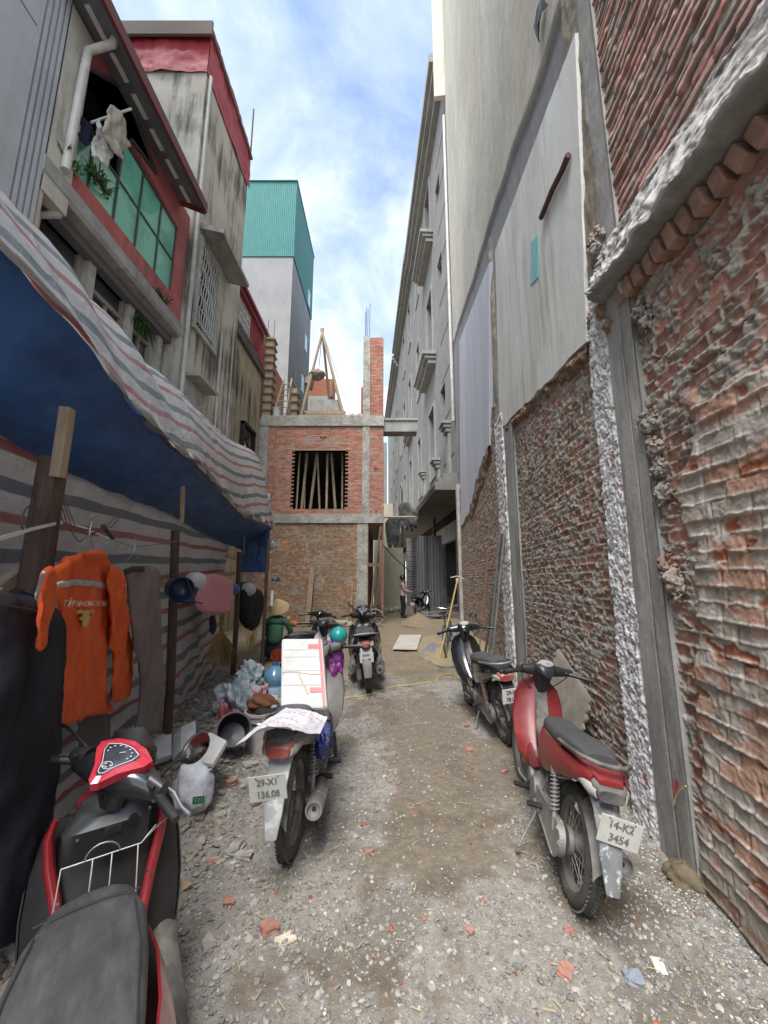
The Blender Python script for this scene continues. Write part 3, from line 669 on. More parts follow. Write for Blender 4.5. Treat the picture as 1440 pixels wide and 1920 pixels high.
# ================================================================ RIGHT FAR: three plastered town houses in a row
Fd = Fr((2.97, 15.2, 0), (-.05, 1, 0), (-1, -.05, 0))
def townhouse(label, u0, u1, ztop, wins, small, ledges, caps, body=m_face, dz=0):
    t = thing('town_house', label, 'building', tuple(Fd.p((u0+u1)/2, 0, 0)), 0, 'plastered town houses on the right')
    holes = [rect(a, b, c_, d) for a, b, c_, d in wins]+[rect(a, b, c_, d) for a, b, c_, d in small]
    mb = MB(); mb.plate(Fd, rect(u0, u1, 5.6, ztop), holes, -.35, 0); w_ = under(mb.build('wall', body), t)
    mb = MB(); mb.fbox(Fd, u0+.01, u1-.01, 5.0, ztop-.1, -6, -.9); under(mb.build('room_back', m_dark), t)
    for (a, b, c_, d) in wins:
        f = MB()
        fw = .16
        f.plate(Fd, rect(a-fw, b+fw, c_-.01, d+fw), [rect(a+.003, b-.003, c_+.003, d-.003)], -.02, .07); fo = under(f.build('window_surround', m_face2), t)
    for (a, b, z, w) in ledges:
        f = MB(); f.fbox(Fd, a, b, z, z+.18, 0, w); f.fbox(Fd, a+.08, b-.08, z-.2, z, 0, w*.8); f.fbox(Fd, a+.16, b-.16, z-.45, z-.2, 0, w*.55); under(f.build('ledge', m_face2), t)
    for (a, b, z) in caps:
        f = MB(); f.fbox(Fd, a, b, z, z+.14, 0, .42); f.fbox(Fd, a+.05, b-.05, z-.16, z, 0, .32); f.fbox(Fd, a+.1, b-.1, z-.35, z-.16, 0, .22); f.fbox(Fd, a+.14, b-.14, 5.7, z-.35, 0, .12); under(f.build('capital', m_face2), t)
    f = MB()
    for z in np.arange(6.8, ztop-3, 2.1):
        if caps: f.fbox(Fd, u0+.5, min(u0+2.6, u1), z, z+.05, -.01, .015)
    if f.v: under(f.build('render_groove', m_frame), t)
    f = MB()
    for (o1, z0, z1) in ((.75, ztop-.5, ztop), (.55, ztop-.9, ztop-.5), (.3, ztop-1.3, ztop-.9)): f.fbox(Fd, u0, u1, z0, z1, -.4, o1)
    under(f.build('cornice', m_face2), t)
    f = MB()
    for (o1, z0, z1) in ((.95, 5.25, 5.42), (.8, 5.42, 5.6), (.6, 5.6, 5.8)): f.fbox(Fd, u0, u1, z0+dz, z1+dz, -.3, o1)
    f.fbox(Fd, u0, u1, 5.1+dz, 5.249+dz, -1.9, .93); under(f.build('string_course', m_face), t)
    return t
def FX(x, y, h=0): return Fd.px(x, y, h)
T1 = townhouse('grey plastered town house nearest on the right, with tall windows over projecting ledges', .0, 12.5, 27.2,
    [(4.6, 6.3, 6.9, 10.9), (4.6, 6.3, 14.0, 18.0), (4.6, 6.3, 21.6, 25.3), (9.6, 10.9, 6.9, 11), (9.6, 10.9, 14, 18), (9.6, 10.9, 21.5, 25)],
    [(1.9, 3.0, 9.6, 10.8), (1.9, 3.0, 16.6, 17.9), (1.9, 3.0, 21.4, 22.6)],
    [(3.8, 7.6, 13.4, .75), (3.8, 7.6, 20.9, .75), ],
    [(.9, 1.7, 8.3), (3.4, 4.2, 7.4), (7.8, 8.6, 8.0)])
T2 = townhouse('plastered town house in the middle of the right-hand row, seen very obliquely', 12.52, 26, 27.6,
    [(14.5, 16, 7, 11), (14.5, 16, 14, 18), (19, 20.5, 7, 11), (19, 20.5, 14, 18), (19, 20.5, 21, 25), (23, 24.4, 7, 11), (14.5, 16, 21, 25), (23, 24.4, 14, 18)], [],
    [(13.8, 17, 13.2, .5)], [])
T3 = townhouse('farthest plastered town house of the right-hand row, its roof lowest in the picture', 26.02, 46, 26.9,
    [(28, 29.5, 7, 11), (28, 29.5, 14, 18), (33, 34.5, 7, 11), (33, 34.5, 14, 18), (38, 39.5, 7, 11), (38, 39.5, 14, 18), (28, 29.5, 21, 25)], [],
    [], [])
# ground floor under the overhang
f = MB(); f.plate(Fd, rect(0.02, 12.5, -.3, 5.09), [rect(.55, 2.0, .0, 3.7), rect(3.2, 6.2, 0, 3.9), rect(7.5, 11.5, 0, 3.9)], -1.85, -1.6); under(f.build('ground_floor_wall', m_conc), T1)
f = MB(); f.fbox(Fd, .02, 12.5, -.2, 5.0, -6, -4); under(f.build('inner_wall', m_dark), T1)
f = MB(); f.fbox(Fd, 2.15, 2.75, -.1, 5.1, -1.6, -.95); under(f.build('pier', m_conc2), T1)
f = MB(); f.plate(Fd, rect(.5, 2.05, 0, 3.75), [rect(.62, 1.93, .35, 3.62)], -1.6, -1.5); fo = under(f.build('window_frame', m_conc2), T1)
f = MB(); f.fbox(Fd, .6, 1.95, .32, 3.65, -1.75, -1.68); under(f.build('pane', m_glass), T1)
for T, a, b in ((T2, 12.52, 26), (T3, 26.02, 46)):
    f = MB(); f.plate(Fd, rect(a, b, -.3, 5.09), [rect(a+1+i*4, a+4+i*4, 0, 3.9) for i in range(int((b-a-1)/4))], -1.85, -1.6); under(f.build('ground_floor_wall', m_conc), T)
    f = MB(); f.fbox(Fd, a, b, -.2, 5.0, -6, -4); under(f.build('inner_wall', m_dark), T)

# ================================================================ MIDDLE: brick house under construction
HY = 14.5
H = Fr((0, HY, 0), (1, 0, 0), (0, -1, 0))
def HX(x, y, h=0): return H.px(x, y, h)
hs = thing('brick_house', 'unfinished two storey brick house closing the left half of the alley, open window with props', 'building', (-2.5, HY, 0))
XL, XR = -4.95, -.02
wx0, wx1, wz0, wz1 = -3.42, -1.52, 4.2, 6.5
def tooth(U, V):
    row = np.floor(V/.075); return (row % 2)*.11
def up_wall(U, V):
    h, c = wall_clean(101)(U, V); tt_ = tooth(U, V); hole = (U > wx0-.02-tt_) & (U < wx1+.02+tt_) & (V > wz0) & (V < wz1)
    for (a, b, r) in ((-2.38, 6.98, .12), (-.32, 5.72, .05), (-.35, 9.35, .05), (-.35, 7.95, .05), (-.3, 4.05, .04)): hole |= (np.abs(U-a) < r*(1+.0*V)-((V < b).astype(float))*r*.5) & (np.abs(V-b) < .07)
    return h, c, ~hole
under(relief('upper_brick_wall', m_attrs, H, np.arange(XL+.42, -.8, .018), np.arange(3.95, 7.62, .018), up_wall), hs)
under(relief('upper_brick_wall', m_attrs, H, np.arange(-.56, XR, .018), np.arange(3.95, 7.62, .018), up_wall), hs)
under(relief('lower_brick_wall', m_attrs, H, np.arange(XL, -.95, .02), np.arange(-.2, 3.7, .02), wall_clean(111, header=True)), hs)
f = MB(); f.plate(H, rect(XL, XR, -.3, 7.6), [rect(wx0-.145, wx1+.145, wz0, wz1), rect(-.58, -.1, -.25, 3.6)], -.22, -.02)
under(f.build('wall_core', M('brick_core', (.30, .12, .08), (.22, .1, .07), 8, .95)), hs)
def cgrid(name, u0, u1, v0, v1, h0, seed, parent, mat=m_attrs, dark=0.0, fr=H):
    def g(U, V):
        n = fbm(U*4, V*4, seed, 5); n2 = fbm(U*20, V*20, seed+1, 4)
        return h0+(n2-.5)*.014, mix3(np.broadcast_to(C(.47, .455, .41), (*U.shape, 3)), np.broadcast_to(C(.31, .295, .26), (*U.shape, 3)), sst(.35, .65, n*.6+n2*.4))*(1-dark)
    mbx = MB(); mbx.fbox(fr, u0, u1, v0, v1, -.2, h0-.012); under(mbx.build('concrete_'+name, m_conc2), parent)
    return under(relief(name, mat, fr, np.arange(u0-.004, u1+.012, .02), np.arange(v0-.004, v1+.012, .02), g), parent)
cgrid('floor_beam', XL, XR+.02, 3.66, 4.0, .06, 121, hs)
cgrid('roof_beam', XL, XR+.02, 7.5, 7.92, .06, 123, hs)
cgrid('column', XL, XL+.44, 3.99, 7.5, .03, 125, hs)
cgrid('column', -.83, -.55, 3.99, 7.51, .03, 127, hs)
cgrid('column', -1.0, -.6, -.2, 3.66, .03, 129, hs)
# chimney-like column of brick above the roof
cgrid('column', -.83, -.56, 7.92, 11.35, .03, 131, hs)
def upc(U, V): return wall_clean(133)(U, V)
f = MB(); f.fbox(H, -.555, XR, 7.92, 11.32, -.8, -.005); under(f.build('stair_tower_core', M('brick_core', (.3, .12, .08))), hs)
under(relief('stair_tower_wall', m_attrs, H, np.arange(-.56, XR+.01, .018), np.arange(7.92, 11.34, .018), upc), hs)
f = MB(); f.fbox(H, -.95, -.84, 7.9, 9.4, -.9, -.5); under(f.build('stair_tower_core', M('brick_core2', (.42, .17, .12), (.3, .12, .09), 6, .9)), hs)
f = MB()
for x in (-.78, -.68, -.60, -.74): f.tube([H.p(x, 11.3, -.1-.3*(x+.8)), H.p(x+.02, 12.6+random.uniform(-.3, .4), -.1)], .012, 5)
under(f.build('rebar', m_rebar), hs)
# rooms behind
f = MB(); f.fbox(H, XL, XR, 3.7, 3.99, -7, -.21); under(f.build('floor_slab', m_conc), hs); f = MB(); f.fbox(H, XL, XR, 7.5, 7.8, -7, -.21); under(f.build('roof_slab', m_conc), hs)
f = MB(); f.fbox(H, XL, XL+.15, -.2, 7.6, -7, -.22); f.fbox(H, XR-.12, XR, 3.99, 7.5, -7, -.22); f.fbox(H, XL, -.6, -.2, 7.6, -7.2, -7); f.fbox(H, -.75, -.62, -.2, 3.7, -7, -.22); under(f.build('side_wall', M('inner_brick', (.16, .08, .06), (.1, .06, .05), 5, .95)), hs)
f = MB(); f.fbox(H, wx0-.15, wx1+.15, 6.5, 6.54, -.22, .02); under(f.build('lintel', m_wood2), hs)
for (a, b, w) in (((553, 955), (562, 848), .05), ((562, 950), (578, 845), .07), ((578, 950), (597, 850), .07), ((612, 955), (613, 850), .06), ((628, 955), (617, 850), .07), ((640, 958), (641, 848), .05), ((568, 930), (572, 850), .035), ((598, 945), (590, 900), .05)):
    A = HX(*a, -.5); B = HX(*b, -.5); f = MB(); f.tube([H.p(A[0], 4.0, -.5-random.uniform(0, .4)), H.p(B[0], 7.5, -.6)], w*.8, 8); under(f.build('prop', m_bamboo), hs)
f = MB(); f.tube([H.p(-.12, 3.5, .12), H.p(-.36, 1.6, .12), H.p(-.5, .1, .1)], .045, 6); f.tube([H.p(-.16, 3.4, .0), H.p(-.32, 0, -.3)], .03, 6); f.box(H.p(-.38, 2.1, .05), (.45, .06, .12)); under(f.build('timber_brace', m_wood), hs)
# orange hose hanging down the front
f = MB(); f.tube([H.p(-4.25+.05*math.sin(i), 7.9-i*.3, .09) for i in range(12)], .012, 5); under(f.build('hose', M('orange_hose', (.6, .25, .05))), hs)
# roof works
def std(n, lab, cat, o, g=None): return tag(o, lab, cat, g)
def formwork(x0, x1, z1, lab):
    t = thing('formwork_column', lab, 'formwork', tuple(H.p((x0+x1)/2, 7.92, 0)), 0, 'timber column moulds on the brick house')
    f = MB(); f.fbox(H, x0, x1, 7.925, z1, -.35, -.01); under(f.build('board', m_wood2), t)
    f = MB(); z = 8.15
    while z < z1-.1: f.fbox(H, x0-.06, x1+.06, z, z+.06, -.4, .05); z += .34
    f.fbox(H, x0-.04, x0+.03, 7.925, z1+.05, .0, .055); under(f.build('batten', m_wood), t)
    f = MB()
    for x in (x0+.05, x1-.05): f.tube([H.p(x, z1-.1, -.15), H.p(x, z1+.9, -.15)], .012, 5)
    under(f.build('rebar', m_rebar), t)
formwork(-4.86, -4.5, 11.35, 'tall timber column mould with battens at the left end of the brick house roof')
formwork(-3.72, -3.46, 9.1, 'short timber column mould near the middle of the brick house roof')
lad = thing('ladder', 'bamboo ladder leaning on the roof of the brick house', 'ladder', tuple(H.p(-4.1, 7.92, -.3)))
a0, a1, b0, b1 = H.p(-4.45, 7.93, -.15), H.p(-4.3, 10.1, -1.1), H.p(-3.95, 7.93, -.15), H.p(-3.98, 10.1, -1.1)
f = MB(); f.tube([a0, a1], .035, 6); under(f.build('rail', m_bamboo), lad); f = MB(); f.tube([b0, b1], .035, 6); under(f.build('rail', m_bamboo), lad)
for i in range(6):
    t = .1+i*.15; f = MB(); f.bar(a0.lerp(a1, t), b0.lerp(b1, t), .05, .03); under(f.build('rung', m_bamboo), lad)
bk = thing('bucket', 'white plastic bucket standing on the roof edge of the brick house', 'bucket', tuple(H.p(-4.25, 7.92, -.12)))
f = MB(); f.lathe([(0, 0), (.13, 0), (.17, .36), (.185, .36), (.185, .33), (.165, .33), (.16, .3), (.12, .03), (0, .03)], H.p(-4.28, 7.925, -.14)); under(f.build('pail', m_white), bk)
f = MB(); f.tube([H.p(-4.28, 7.925, -.14)+Vector((.18*math.cos(t), -.05, .33-.1*math.sin(t))) for t in np.linspace(0, math.pi, 9)], .006, 5); under(f.build('handle', m_frame), bk)
tr = thing('timber_hoist', 'bare timber A-frame hoist with a hanging bundle on the brick house roof', 'hoist', tuple(H.p(-2.5, 7.92, -.4)))
top = H.p(-2.62, 11.95, -.5)
for (x, y) in ((-3.35, -.25), (-1.6, -.2), (-2.3, -2.2)):
    f = MB(); f.tube([H.p(x, 7.93, y), top+Vector(((x+2.6)*-.05, 0, .12))], [.07, .05], 8); under(f.build('leg', m_wood2), tr)
f = MB(); f.tube([top, H.p(-1.3, 8.0, -.6)], .01, 5); f.tube([top, H.p(-2.72, 10.2, -.5)], .014, 5); under(f.build('rope', m_frame), tr)
under(blob('hanging_bundle', H.p(-2.78, 9.95, -.5), (.36, .24, .22), M('brown_sacking', (.30, .24, .18), (.19, .15, .11), 5, .95, bump=.02), None, .35, 2.2, 5, 4), tr)
under(blob('hanging_bundle', H.p(-3.1, 9.55, -.5), (.20, .16, .30), M('brown_sacking', (0, 0, 0)), None, .4, 2.2, 6, 4), tr)
f = MB(); f.fbox(H, -3.0, -1.75, 8.3, 8.78, -.42, -.34); tag(under(f.build('concrete_form_panel', m_conc), hs), None)
f = MB(); f.fbox(H, -3.1, -1.6, 8.02, 8.1, -.3, -.05); f.fbox(H, -3.2, -1.55, 8.16, 8.24, -.35, -.2); f.fbox(H, -3.4, -1.5, 7.93, 7.99, -.3, -.02); under(f.build('roof_board', m_wood2), hs)
for k in range(7): under(blob('rubble_heap', H.p(-1.5+.11*k, 7.98, -.2), (.12, .12, .09+.03*(k % 3)), m_conc2, None, .4, 2.5, 300+k, 2), hs)
# beams between the house and the town houses
A = H.p(-.02, 7.2, -.3); f = MB(); f.fbox(Fr(H.p(-.02, 0, 0), (1, .0, 0), (0, -1, 0)), 0, 1.32, 7.30, 7.75, -.6, -.05); f.fbox(Fr(H.p(-.02, 0, 0), (1, 0, 0), (0, -1, 0)), -.0, 1.35, 7.751, 7.84, -.7, 0)
bm_ = under(f.build('concrete_bridge_beam', m_conc), hs)
f = MB(); f.tube([H.p(-.02, 3.88, .02), H.p(1.2, 3.93, -.3)], .045, 8); o = f.build('scaffold_pole', m_wood2); tag(o, 'timber pole spanning from the brick house to the town houses at first floor height', 'pole')

# ================================================================ LEFT BUILDINGS
LX = -4.72
L = Fr((LX, 0, 0), (0, 1, 0), (1, 0, 0))
def LXp(x, y, h=0): return L.px(x, y, h)
# grey building nearest
g = thing('grey_building', 'smooth grey rendered building with fluted edge at the far left of the photo', 'building', (-6, 1, 0))
f = MB(); f.fbox(L, -6, 4.12, -.3, 24, -5, 0); under(f.build('wall', m_greyr), g)
f = MB()
for i in range(5): f.fbox(L, 4.121+i*.085, 4.165+i*.085, -.3, 24, -5, .0); f.fbox(L, 4.165+i*.085, 4.206+i*.085, -.3, 24, -5, -.035)
under(f.build('fluting', m_greyr), g)
for z in (6.2, 9.0, 12.0): f = MB(); f.fbox(L, 1, 4.1, z, z+.02, -.01, .003); under(f.build('render_joint', m_frame), g)
# red rendered building with glazed balcony
pk = thing('red_rendered_house', 'house with red rendered upper floor, sloping roof edge and green glazed balcony', 'building', (-6, 6.3, 0))
def LL(x, y, h=0): return LXp(x, y, h)
YA, YB = 4.6, 8.22
wallL = [LL(*p, -.05) for p in ((148, 118), (236, 168), (293, 325), (240, 243), (335, 430), (322, 548), (118, 292))]
op = [LL(148, 118, -.05), LL(236, 168, -.05), LL(293, 325, -.05), LL(247, 262, -.05), LL(335, 430, -.05), LL(322, 550, -.05), LL(118, 292, -.05)]
f = MB(); f.plate(L, rect(YA, YB, 7.3, 10.35), [op], -.2, -.05); under(f.build('red_wall', m_pink), pk)
f = MB(); f.fbox(L, YA, YB, 7.0, 10.3, -4, -1.7); under(f.build('room_back', M('dim_room', (.06, .065, .07), (.035, .04, .04), 3, .9)), pk)
f = MB(); f.fbox(L, YA, YB, 6.95, 7.29, -4, -.21); f.fbox(L, YA, YA+.12, 7.3, 10.3, -1.7, -.2); f.fbox(L, YB-.12, YB, 7.3, 10.3, -1.7, -.2); under(f.build('inner_wall', M('dim_room2', (.14, .14, .14))), pk)
# balcony ledge
f = MB(); f.plate(Fr((0, YA-.1, 0), (1, 0, 0), (0, -1, 0)), [(LX-.9, 7.10), (LX-.02, 7.13), (LX+.02, 7.20), (LX+.02, 7.42), (LX-.02, 7.46), (LX-.9, 7.46)], (), -4.0, 0); 
lg = f.build('balcony_ledge', m_conc); under(lg, pk)
# green glazing: panels with frames
top_l, top_r, bot_r, bot_l = LL(247, 262, -.1), LL(335, 430, -.1), LL(322, 548, -.1), LL(118, 292, -.1)
z_mid = 8.75; ys_g = [4.75, 5.35, 5.95, 6.55, 7.2, 7.8]
ztopg = 9.62
for i in range(len(ys_g)-1):
    a, b = ys_g[i]+.02, ys_g[i+1]-.02
    rows = [(7.5, z_mid-.02)]+([(z_mid+.02, ztopg)] if i >= 2 else [])
    for (c_, d) in rows:
        f = MB(); f.fbox(L, a, b, c_, d, -.13, -.115); under(f.build('glass_panel', m_gglass if (i+int(c_ > 8)) % 4 != 9 else m_gglass2), pk)
f = MB()
for i, y in enumerate(ys_g): f.fbox(L, y-.02, y+.02, 7.46, ztopg if i >= 2 else z_mid, -.15, -.09)
f.fbox(L, ys_g[0], ys_g[-1], z_mid-.02, z_mid+.02, -.149, -.091); f.fbox(L, ys_g[2], ys_g[-1], ztopg-.02, ztopg+.03, -.149, -.092); f.fbox(L, ys_g[0], ys_g[-1], 7.461, 7.5, -.149, -.091); under(f.build('balcony_frame', m_frame), pk)
f = MB()
for p, q_ in (((148, 118), (236, 168)), ((236, 168), (293, 325)), ((293, 325), (247, 262))):
    A = LL(*p, -.02); B = LL(*q_, -.02); f.bar(L.p(*A, -.02), L.p(*B, -.02), .05, .05)
under(f.build('opening_trim', m_frame), pk)
# ceiling sheet inside, sloping
f = MB(); f.surf([[L.p(YA, 10.3, -.2), L.p(YA, 9.9, -1.7)], [L.p(YB, 10.3, -.2), L.p(YB, 9.9, -1.7)]], .03); under(f.build('ceiling_sheet', M('dark_ceiling', (.07, .09, .11), rough=.6)), pk)
# roof: overhanging slab with soffit and white rafters
EX = .55
f = MB(); f.plate(Fr((LX, YA-.25, 0), (1, 0, 0), (0, -1, 0)), [(EX, 10.02), (EX, 10.14), (-5, 12.6), (-5, 12.4)], (), -3.35, 0); rf = under(f.build('roof', m_soffit), pk)
f = MB(); f.plate(Fr((LX, YA-.3, 0), (1, 0, 0), (0, -1, 0)), [(EX+.003, 9.97), (EX+.06, 9.97), (EX+.06, 10.2), (EX-.2, 10.32), (EX+.003, 10.18)], (), -3.45, 0)
f.plate(Fr((LX, YA-.3, 0), (1, 0, 0), (0, -1, 0)), [(EX, 9.97), (EX, 10.2), (-5, 12.7), (-5, 12.4)], (), 0, .05); f.plate(Fr((LX, YA+3.1, 0), (1, 0, 0), (0, -1, 0)), [(EX, 9.97), (EX, 10.2), (-5, 12.7), (-5, 12.4)], (), -.1, -.02); under(f.build('roof_edge', m_roofred), pk)
for i in range(6):
    y = YA-.1+i*.55; f = MB(); f.fbox(L, y, y+.38, 10.12, 10.15, .20, .28); under(f.build('soffit_slat', m_white), pk)
# lower floor: recessed wall with windows, concrete pillars
f = MB(); wn_ = [rect(4.85, 5.75, 5.4, 7.0), rect(6.0, 6.85, 5.2, 7.0), rect(7.05, 7.75, 5.0, 7.0)]
f.plate(L, rect(YA, YB, -.3, 7.1), wn_, -.6, -.4); under(f.build('lower_wall', M('stained_render', (.40, .38, .33), (.27, .25, .21), 2, .9, streak=.5)), pk)
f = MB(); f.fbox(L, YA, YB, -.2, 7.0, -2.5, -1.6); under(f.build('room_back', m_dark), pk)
for r_ in wn_:
    (a, c_), (b, d) = r_[0], r_[2]; f = MB(); f.plate(L, rect(a-.03, b+.03, c_-.03, d+.03), [rect(a+.05, (a+b)/2-.02, c_+.05, d-.45), rect((a+b)/2+.02, b-.05, c_+.05, d-.45), rect(a+.05, b-.05, d-.38, d-.05)], -.47, -.385); w_ = under(f.build('window', M('brown_frame', (.30, .27, .22), (.22, .19, .15), 5, .8)), pk)
    f = MB(); f.fbox(L, a, b, c_, d, -.455, -.445); p_ = f.build('pane', m_glass); p_.parent = w_; p_.matrix_parent_inverse = w_.matrix_parent_inverse.copy(); p_.matrix_parent_inverse = Matrix(); p_.parent = w_
for y in (YA+.0, 5.83, 6.9, 7.9):
    f = MB(); f.fbox(L, y, y+.16, -.2, 7.09, -.41, -.3); under(f.build('pillar', m_conc2), pk)
f = MB(); f.fbox(L, YA-.06, YA+.36, 6.9, 10.2, -.19, .0); under(f.build('corner_pillar', m_weath), pk); f = MB(); f.fbox(L, YA-.06, YA-.005, -.3, 10.35, -4, -.02); under(f.build('end_wall', m_weath), pk)
f = MB(); pp = [L.p(4.86, 10.15, .42), L.p(4.86, 10.0, .40), L.p(4.8, 9.75, .08), L.p(4.78, 7.5, .05)]; f.tube(pp, .06, 10); under(f.build('downpipe', m_pvc), pk)
f = MB(); f.tube([L.p(4.95, 7.12, -.12), L.p(4.93, 6.9, -.1), L.p(4.8, 6.75, -.28), L.p(4.78, 5.0, -.3)], .055, 10); under(f.build('downpipe', m_pvc), pk)
# weathered concrete building with red tarp
wb = thing('weathered_building', 'weathered concrete building with red tarpaulin wrapped round its top floor', 'building', (-6.5, 9.8, 0))
WY0, WY1 = 8.24, 11.35
f = MB(); f.plate(L, rect(WY0, WY1, -.3, 15.05), [rect(8.75, 9.75, 7.9, 10.15)], -.3, 0); under(f.build('side_wall', m_weath), wb)
f = MB(); f.fbox(L, WY0+.001, WY0+.25, -.3, 15.05, -4.6, -.301); f.fbox(L, WY0+.26, WY1, -.3, 15.0, -4.6, -1.2); f.fbox(L, WY1-.25, WY1-.002, -.3, 15.05, -1.19, -.301); under(f.build('front_wall', m_weath), wb)
f = MB(); f.fbox(L, 8.62, 8.74, 7.8, 10.28, 0, .06); f.fbox(L, 9.76, 9.9, 7.8, 10.28, 0, .06); f.fbox(L, 8.62, 9.9, 7.68, 7.799, 0, .08); wf = under(f.build('window_frame', m_conc2), wb)
f = MB(); f.fbox(L, 8.76, 9.74, 7.9, 10.1, -.32, -.3); under(f.build('pane', m_dark), wb)
f = MB()
for i in range(9):
    y = 8.82+i*.107; pts = [L.p(y+.03*math.sin(k*1.3+i), 7.92+k*.14, .03) for k in range(17)]; f.tube(pts, .011, 5)
for k in range(6): f.fbox(L, 8.76, 9.74, 8.0+k*.38, 8.02+k*.38, .02, .035)
under(f.build('window_grille', m_white), wb)
f = MB(); f.plate(Fr((LX, 8.6, 0), (1, 0, 0), (0, -1, 0)), [(0, 10.45), (.62, 10.3), (.62, 10.42), (0, 10.6)], (), -1.9, 0); under(f.build('awning', m_conc), wb)
TT = Fr((LX, 0, 0), (0, 1, 0), (1, 0, 0))
def tarpf(U, V): n = fbm(U*1.6, V*2.2, 140, 4); n2 = fbm(U*6, V*1, 141, 3); return .05+(n-.5)*.10+(n2-.5)*.05, None
f1 = relief('red_tarpaulin', m_redtarp, L, np.arange(WY0-.02, WY1+.03, .05), np.linspace(14.85, 16.45, 34), tarpf); under(f1, wb)
fr_front = Fr((LX+.03, WY0, 0), (-1, 0, 0), (0, -1, 0)); under(relief('red_tarpaulin', m_redtarp, fr_front, np.arange(0, 4.7, .05), np.linspace(14.85, 16.1, 26), tarpf), wb)
f = MB(); f.fbox(L, WY0-.15, WY1+.02, 16.05, 16.15, -4.7, .12); f.fbox(L, WY0-.2, WY0-.14, 15.85, 16.3, -4.7, .15); under(f.build('roof_slab', M('brown_roof_edge', (.13, .10, .08), rough=.8)), wb)
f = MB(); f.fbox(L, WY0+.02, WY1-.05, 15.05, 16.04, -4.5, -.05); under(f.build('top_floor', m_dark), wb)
f = MB(); f.tube([L.p(WY0+.12, 5.0, .06), L.p(WY0+.12, 14.9, .06)], .05, 8); under(f.build('downpipe', m_pvc), wb)
f = MB(); f.tube([L.p(10.2, 1.0, .05), L.p(10.2, 8.6, .05)], .035, 8); f.tube([L.p(11.0, 1.0, .05), L.p(11.0, 9.5, .05)], .03, 8); under(f.build('downpipe', m_pvc), wb)
f = MB(); f.tube([L.p(11.2, 15.9, .1), L.p(11.2, 18.0, .1)], .03, 6); under(f.build('mast', m_rebar), wb)
f = MB(); f.fbox(L, 8.55, 9.6, 6.35, 6.43, 0, .35); f.fbox(L, 8.65, 9.5, 5.3, 6.3, .0, .04); under(f.build('lower_window', m_conc2), wb)
# lower ochre building with red sheet hut on its roof
ob = thing('ochre_building', 'low ochre stained building beside the brick house, red sheet metal hut on its roof', 'building', (-6, 12.8, 0))
OY0, OY1 = 11.38, 14.3
f = MB(); f.plate(L, rect(OY0, OY1, -.3, 9.55), [rect(12.5, 13.5, 5.9, 6.75)], -.3, -.12); under(f.build('wall', m_weath2), ob)
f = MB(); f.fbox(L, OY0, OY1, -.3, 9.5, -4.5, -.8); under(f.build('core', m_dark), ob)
f = MB(); f.fbox(L, OY0, OY1, 9.45, 9.62, -.8, .0); f.fbox(L, OY0, OY1, 9.62, 10.1, -.3, -.14); under(f.build('roof_kerb', M('black_stained', (.06, .055, .05), (.12, .11, .1), 4, .9)), ob)
f = MB(); f.fbox(L, 12.42, 12.5, 5.8, 6.85, -.12, .03); f.fbox(L, 13.5, 13.58, 5.8, 6.85, -.12, .03); f.fbox(L, 12.42, 13.58, 6.75, 6.85, -.119, .05); f.tube([L.p(12.5, 6.0, -.1), L.p(13.2, 6.6, -.1)], .03, 5); f.tube([L.p(12.6, 6.6, -.1), L.p(13.4, 6.1, -.1)], .03, 5); under(f.build('vent_window', m_dark), ob)
f = MB(); f.fbox(L, 11.5, 16.5, 10.1, 12.0, -3.5, -.5); under(f.build('roof_hut', m_redmet), ob)
f = MB(); f.plate(Fr((LX, 11.4, 0), (1, 0, 0), (0, -1, 0)), [(-.25, 11.9), (-.25, 12.05), (-1.5, 12.75), (-3.6, 12.75), (-3.6, 12.6), (-1.5, 12.6)], (), -5.2, 0); under(f.build('roof', m_redmet), ob)
f = MB()
for i in range(7): f.fbox(L, 11.6+i*.33, 11.63+i*.33, 10.2, 11.6, -.49, -.45)
for i in range(6): f.fbox(L, 11.6, 13.6, 10.2+i*.27, 10.23+i*.27, -.489, -.455)
under(f.build('roof_grille', m_white), ob)
f = MB(); f.fbox(L, 11.6, 13.6, 10.2, 11.6, -.499, -.495); under(f.build('roof_glass', M('pale_polycarb', (.62, .60, .58), rough=.4)), ob)
def obw(U, V): return wall_clean(151)(U, V)
under(relief('brick_gable', m_attrs, Fr((LX-.1, 0, 0), (0, 1, 0), (1, 0, 0)), np.arange(14.35, 17.6, .03), np.arange(7.9, 10.9, .03), obw), ob)
f = MB(); f.fbox(L, 14.35, 17.6, 7.8, 10.88, -2, -.12); under(f.build('gable_core', m_redmet), ob)
# tall tower with turquoise cladding
tw = thing('clad_tower', 'tall grey tower with turquoise corrugated cladding on its top floors', 'building', (-10.5, 34, 0))
f = MB(); f.box((-10.5, 34.2, 14.6), (5.0, 8.4, 29.8)); under(f.build('wall', m_tower), tw)
f = MB(); zc0, zc1 = 29.5, 37.3
pts = []
def corr(a, b, n):
    return [(a[0]+(b[0]-a[0])*i/n+(.0 if a[0] != b[0] else (.05 if i % 2 else 0)), a[1]+(b[1]-a[1])*i/n+(.05 if (i % 2 and a[0] != b[0]) else 0)) for i in range(n)]
ring = corr((-13.05, 29.9), (-7.95, 29.9), 60)+corr((-7.95, 29.9), (-7.95, 38.5), 90)+corr((-7.95, 38.5), (-13.05, 38.5), 20)+corr((-13.05, 38.5), (-13.05, 29.9), 30)
nr = len(ring); f.add([(x, y, z) for z in (zc0, zc1) for x, y in ring], [(i, (i+1) % nr, (i+1) % nr+nr, i+nr) for i in range(nr)]+[tuple(range(nr, 2*nr))]); under(f.build('cladding', m_teal), tw)
f = MB(); f.box((-10.5, 34.2, 37.36), (5.3, 8.8, .12)); under(f.build('roof', m_teal), tw)
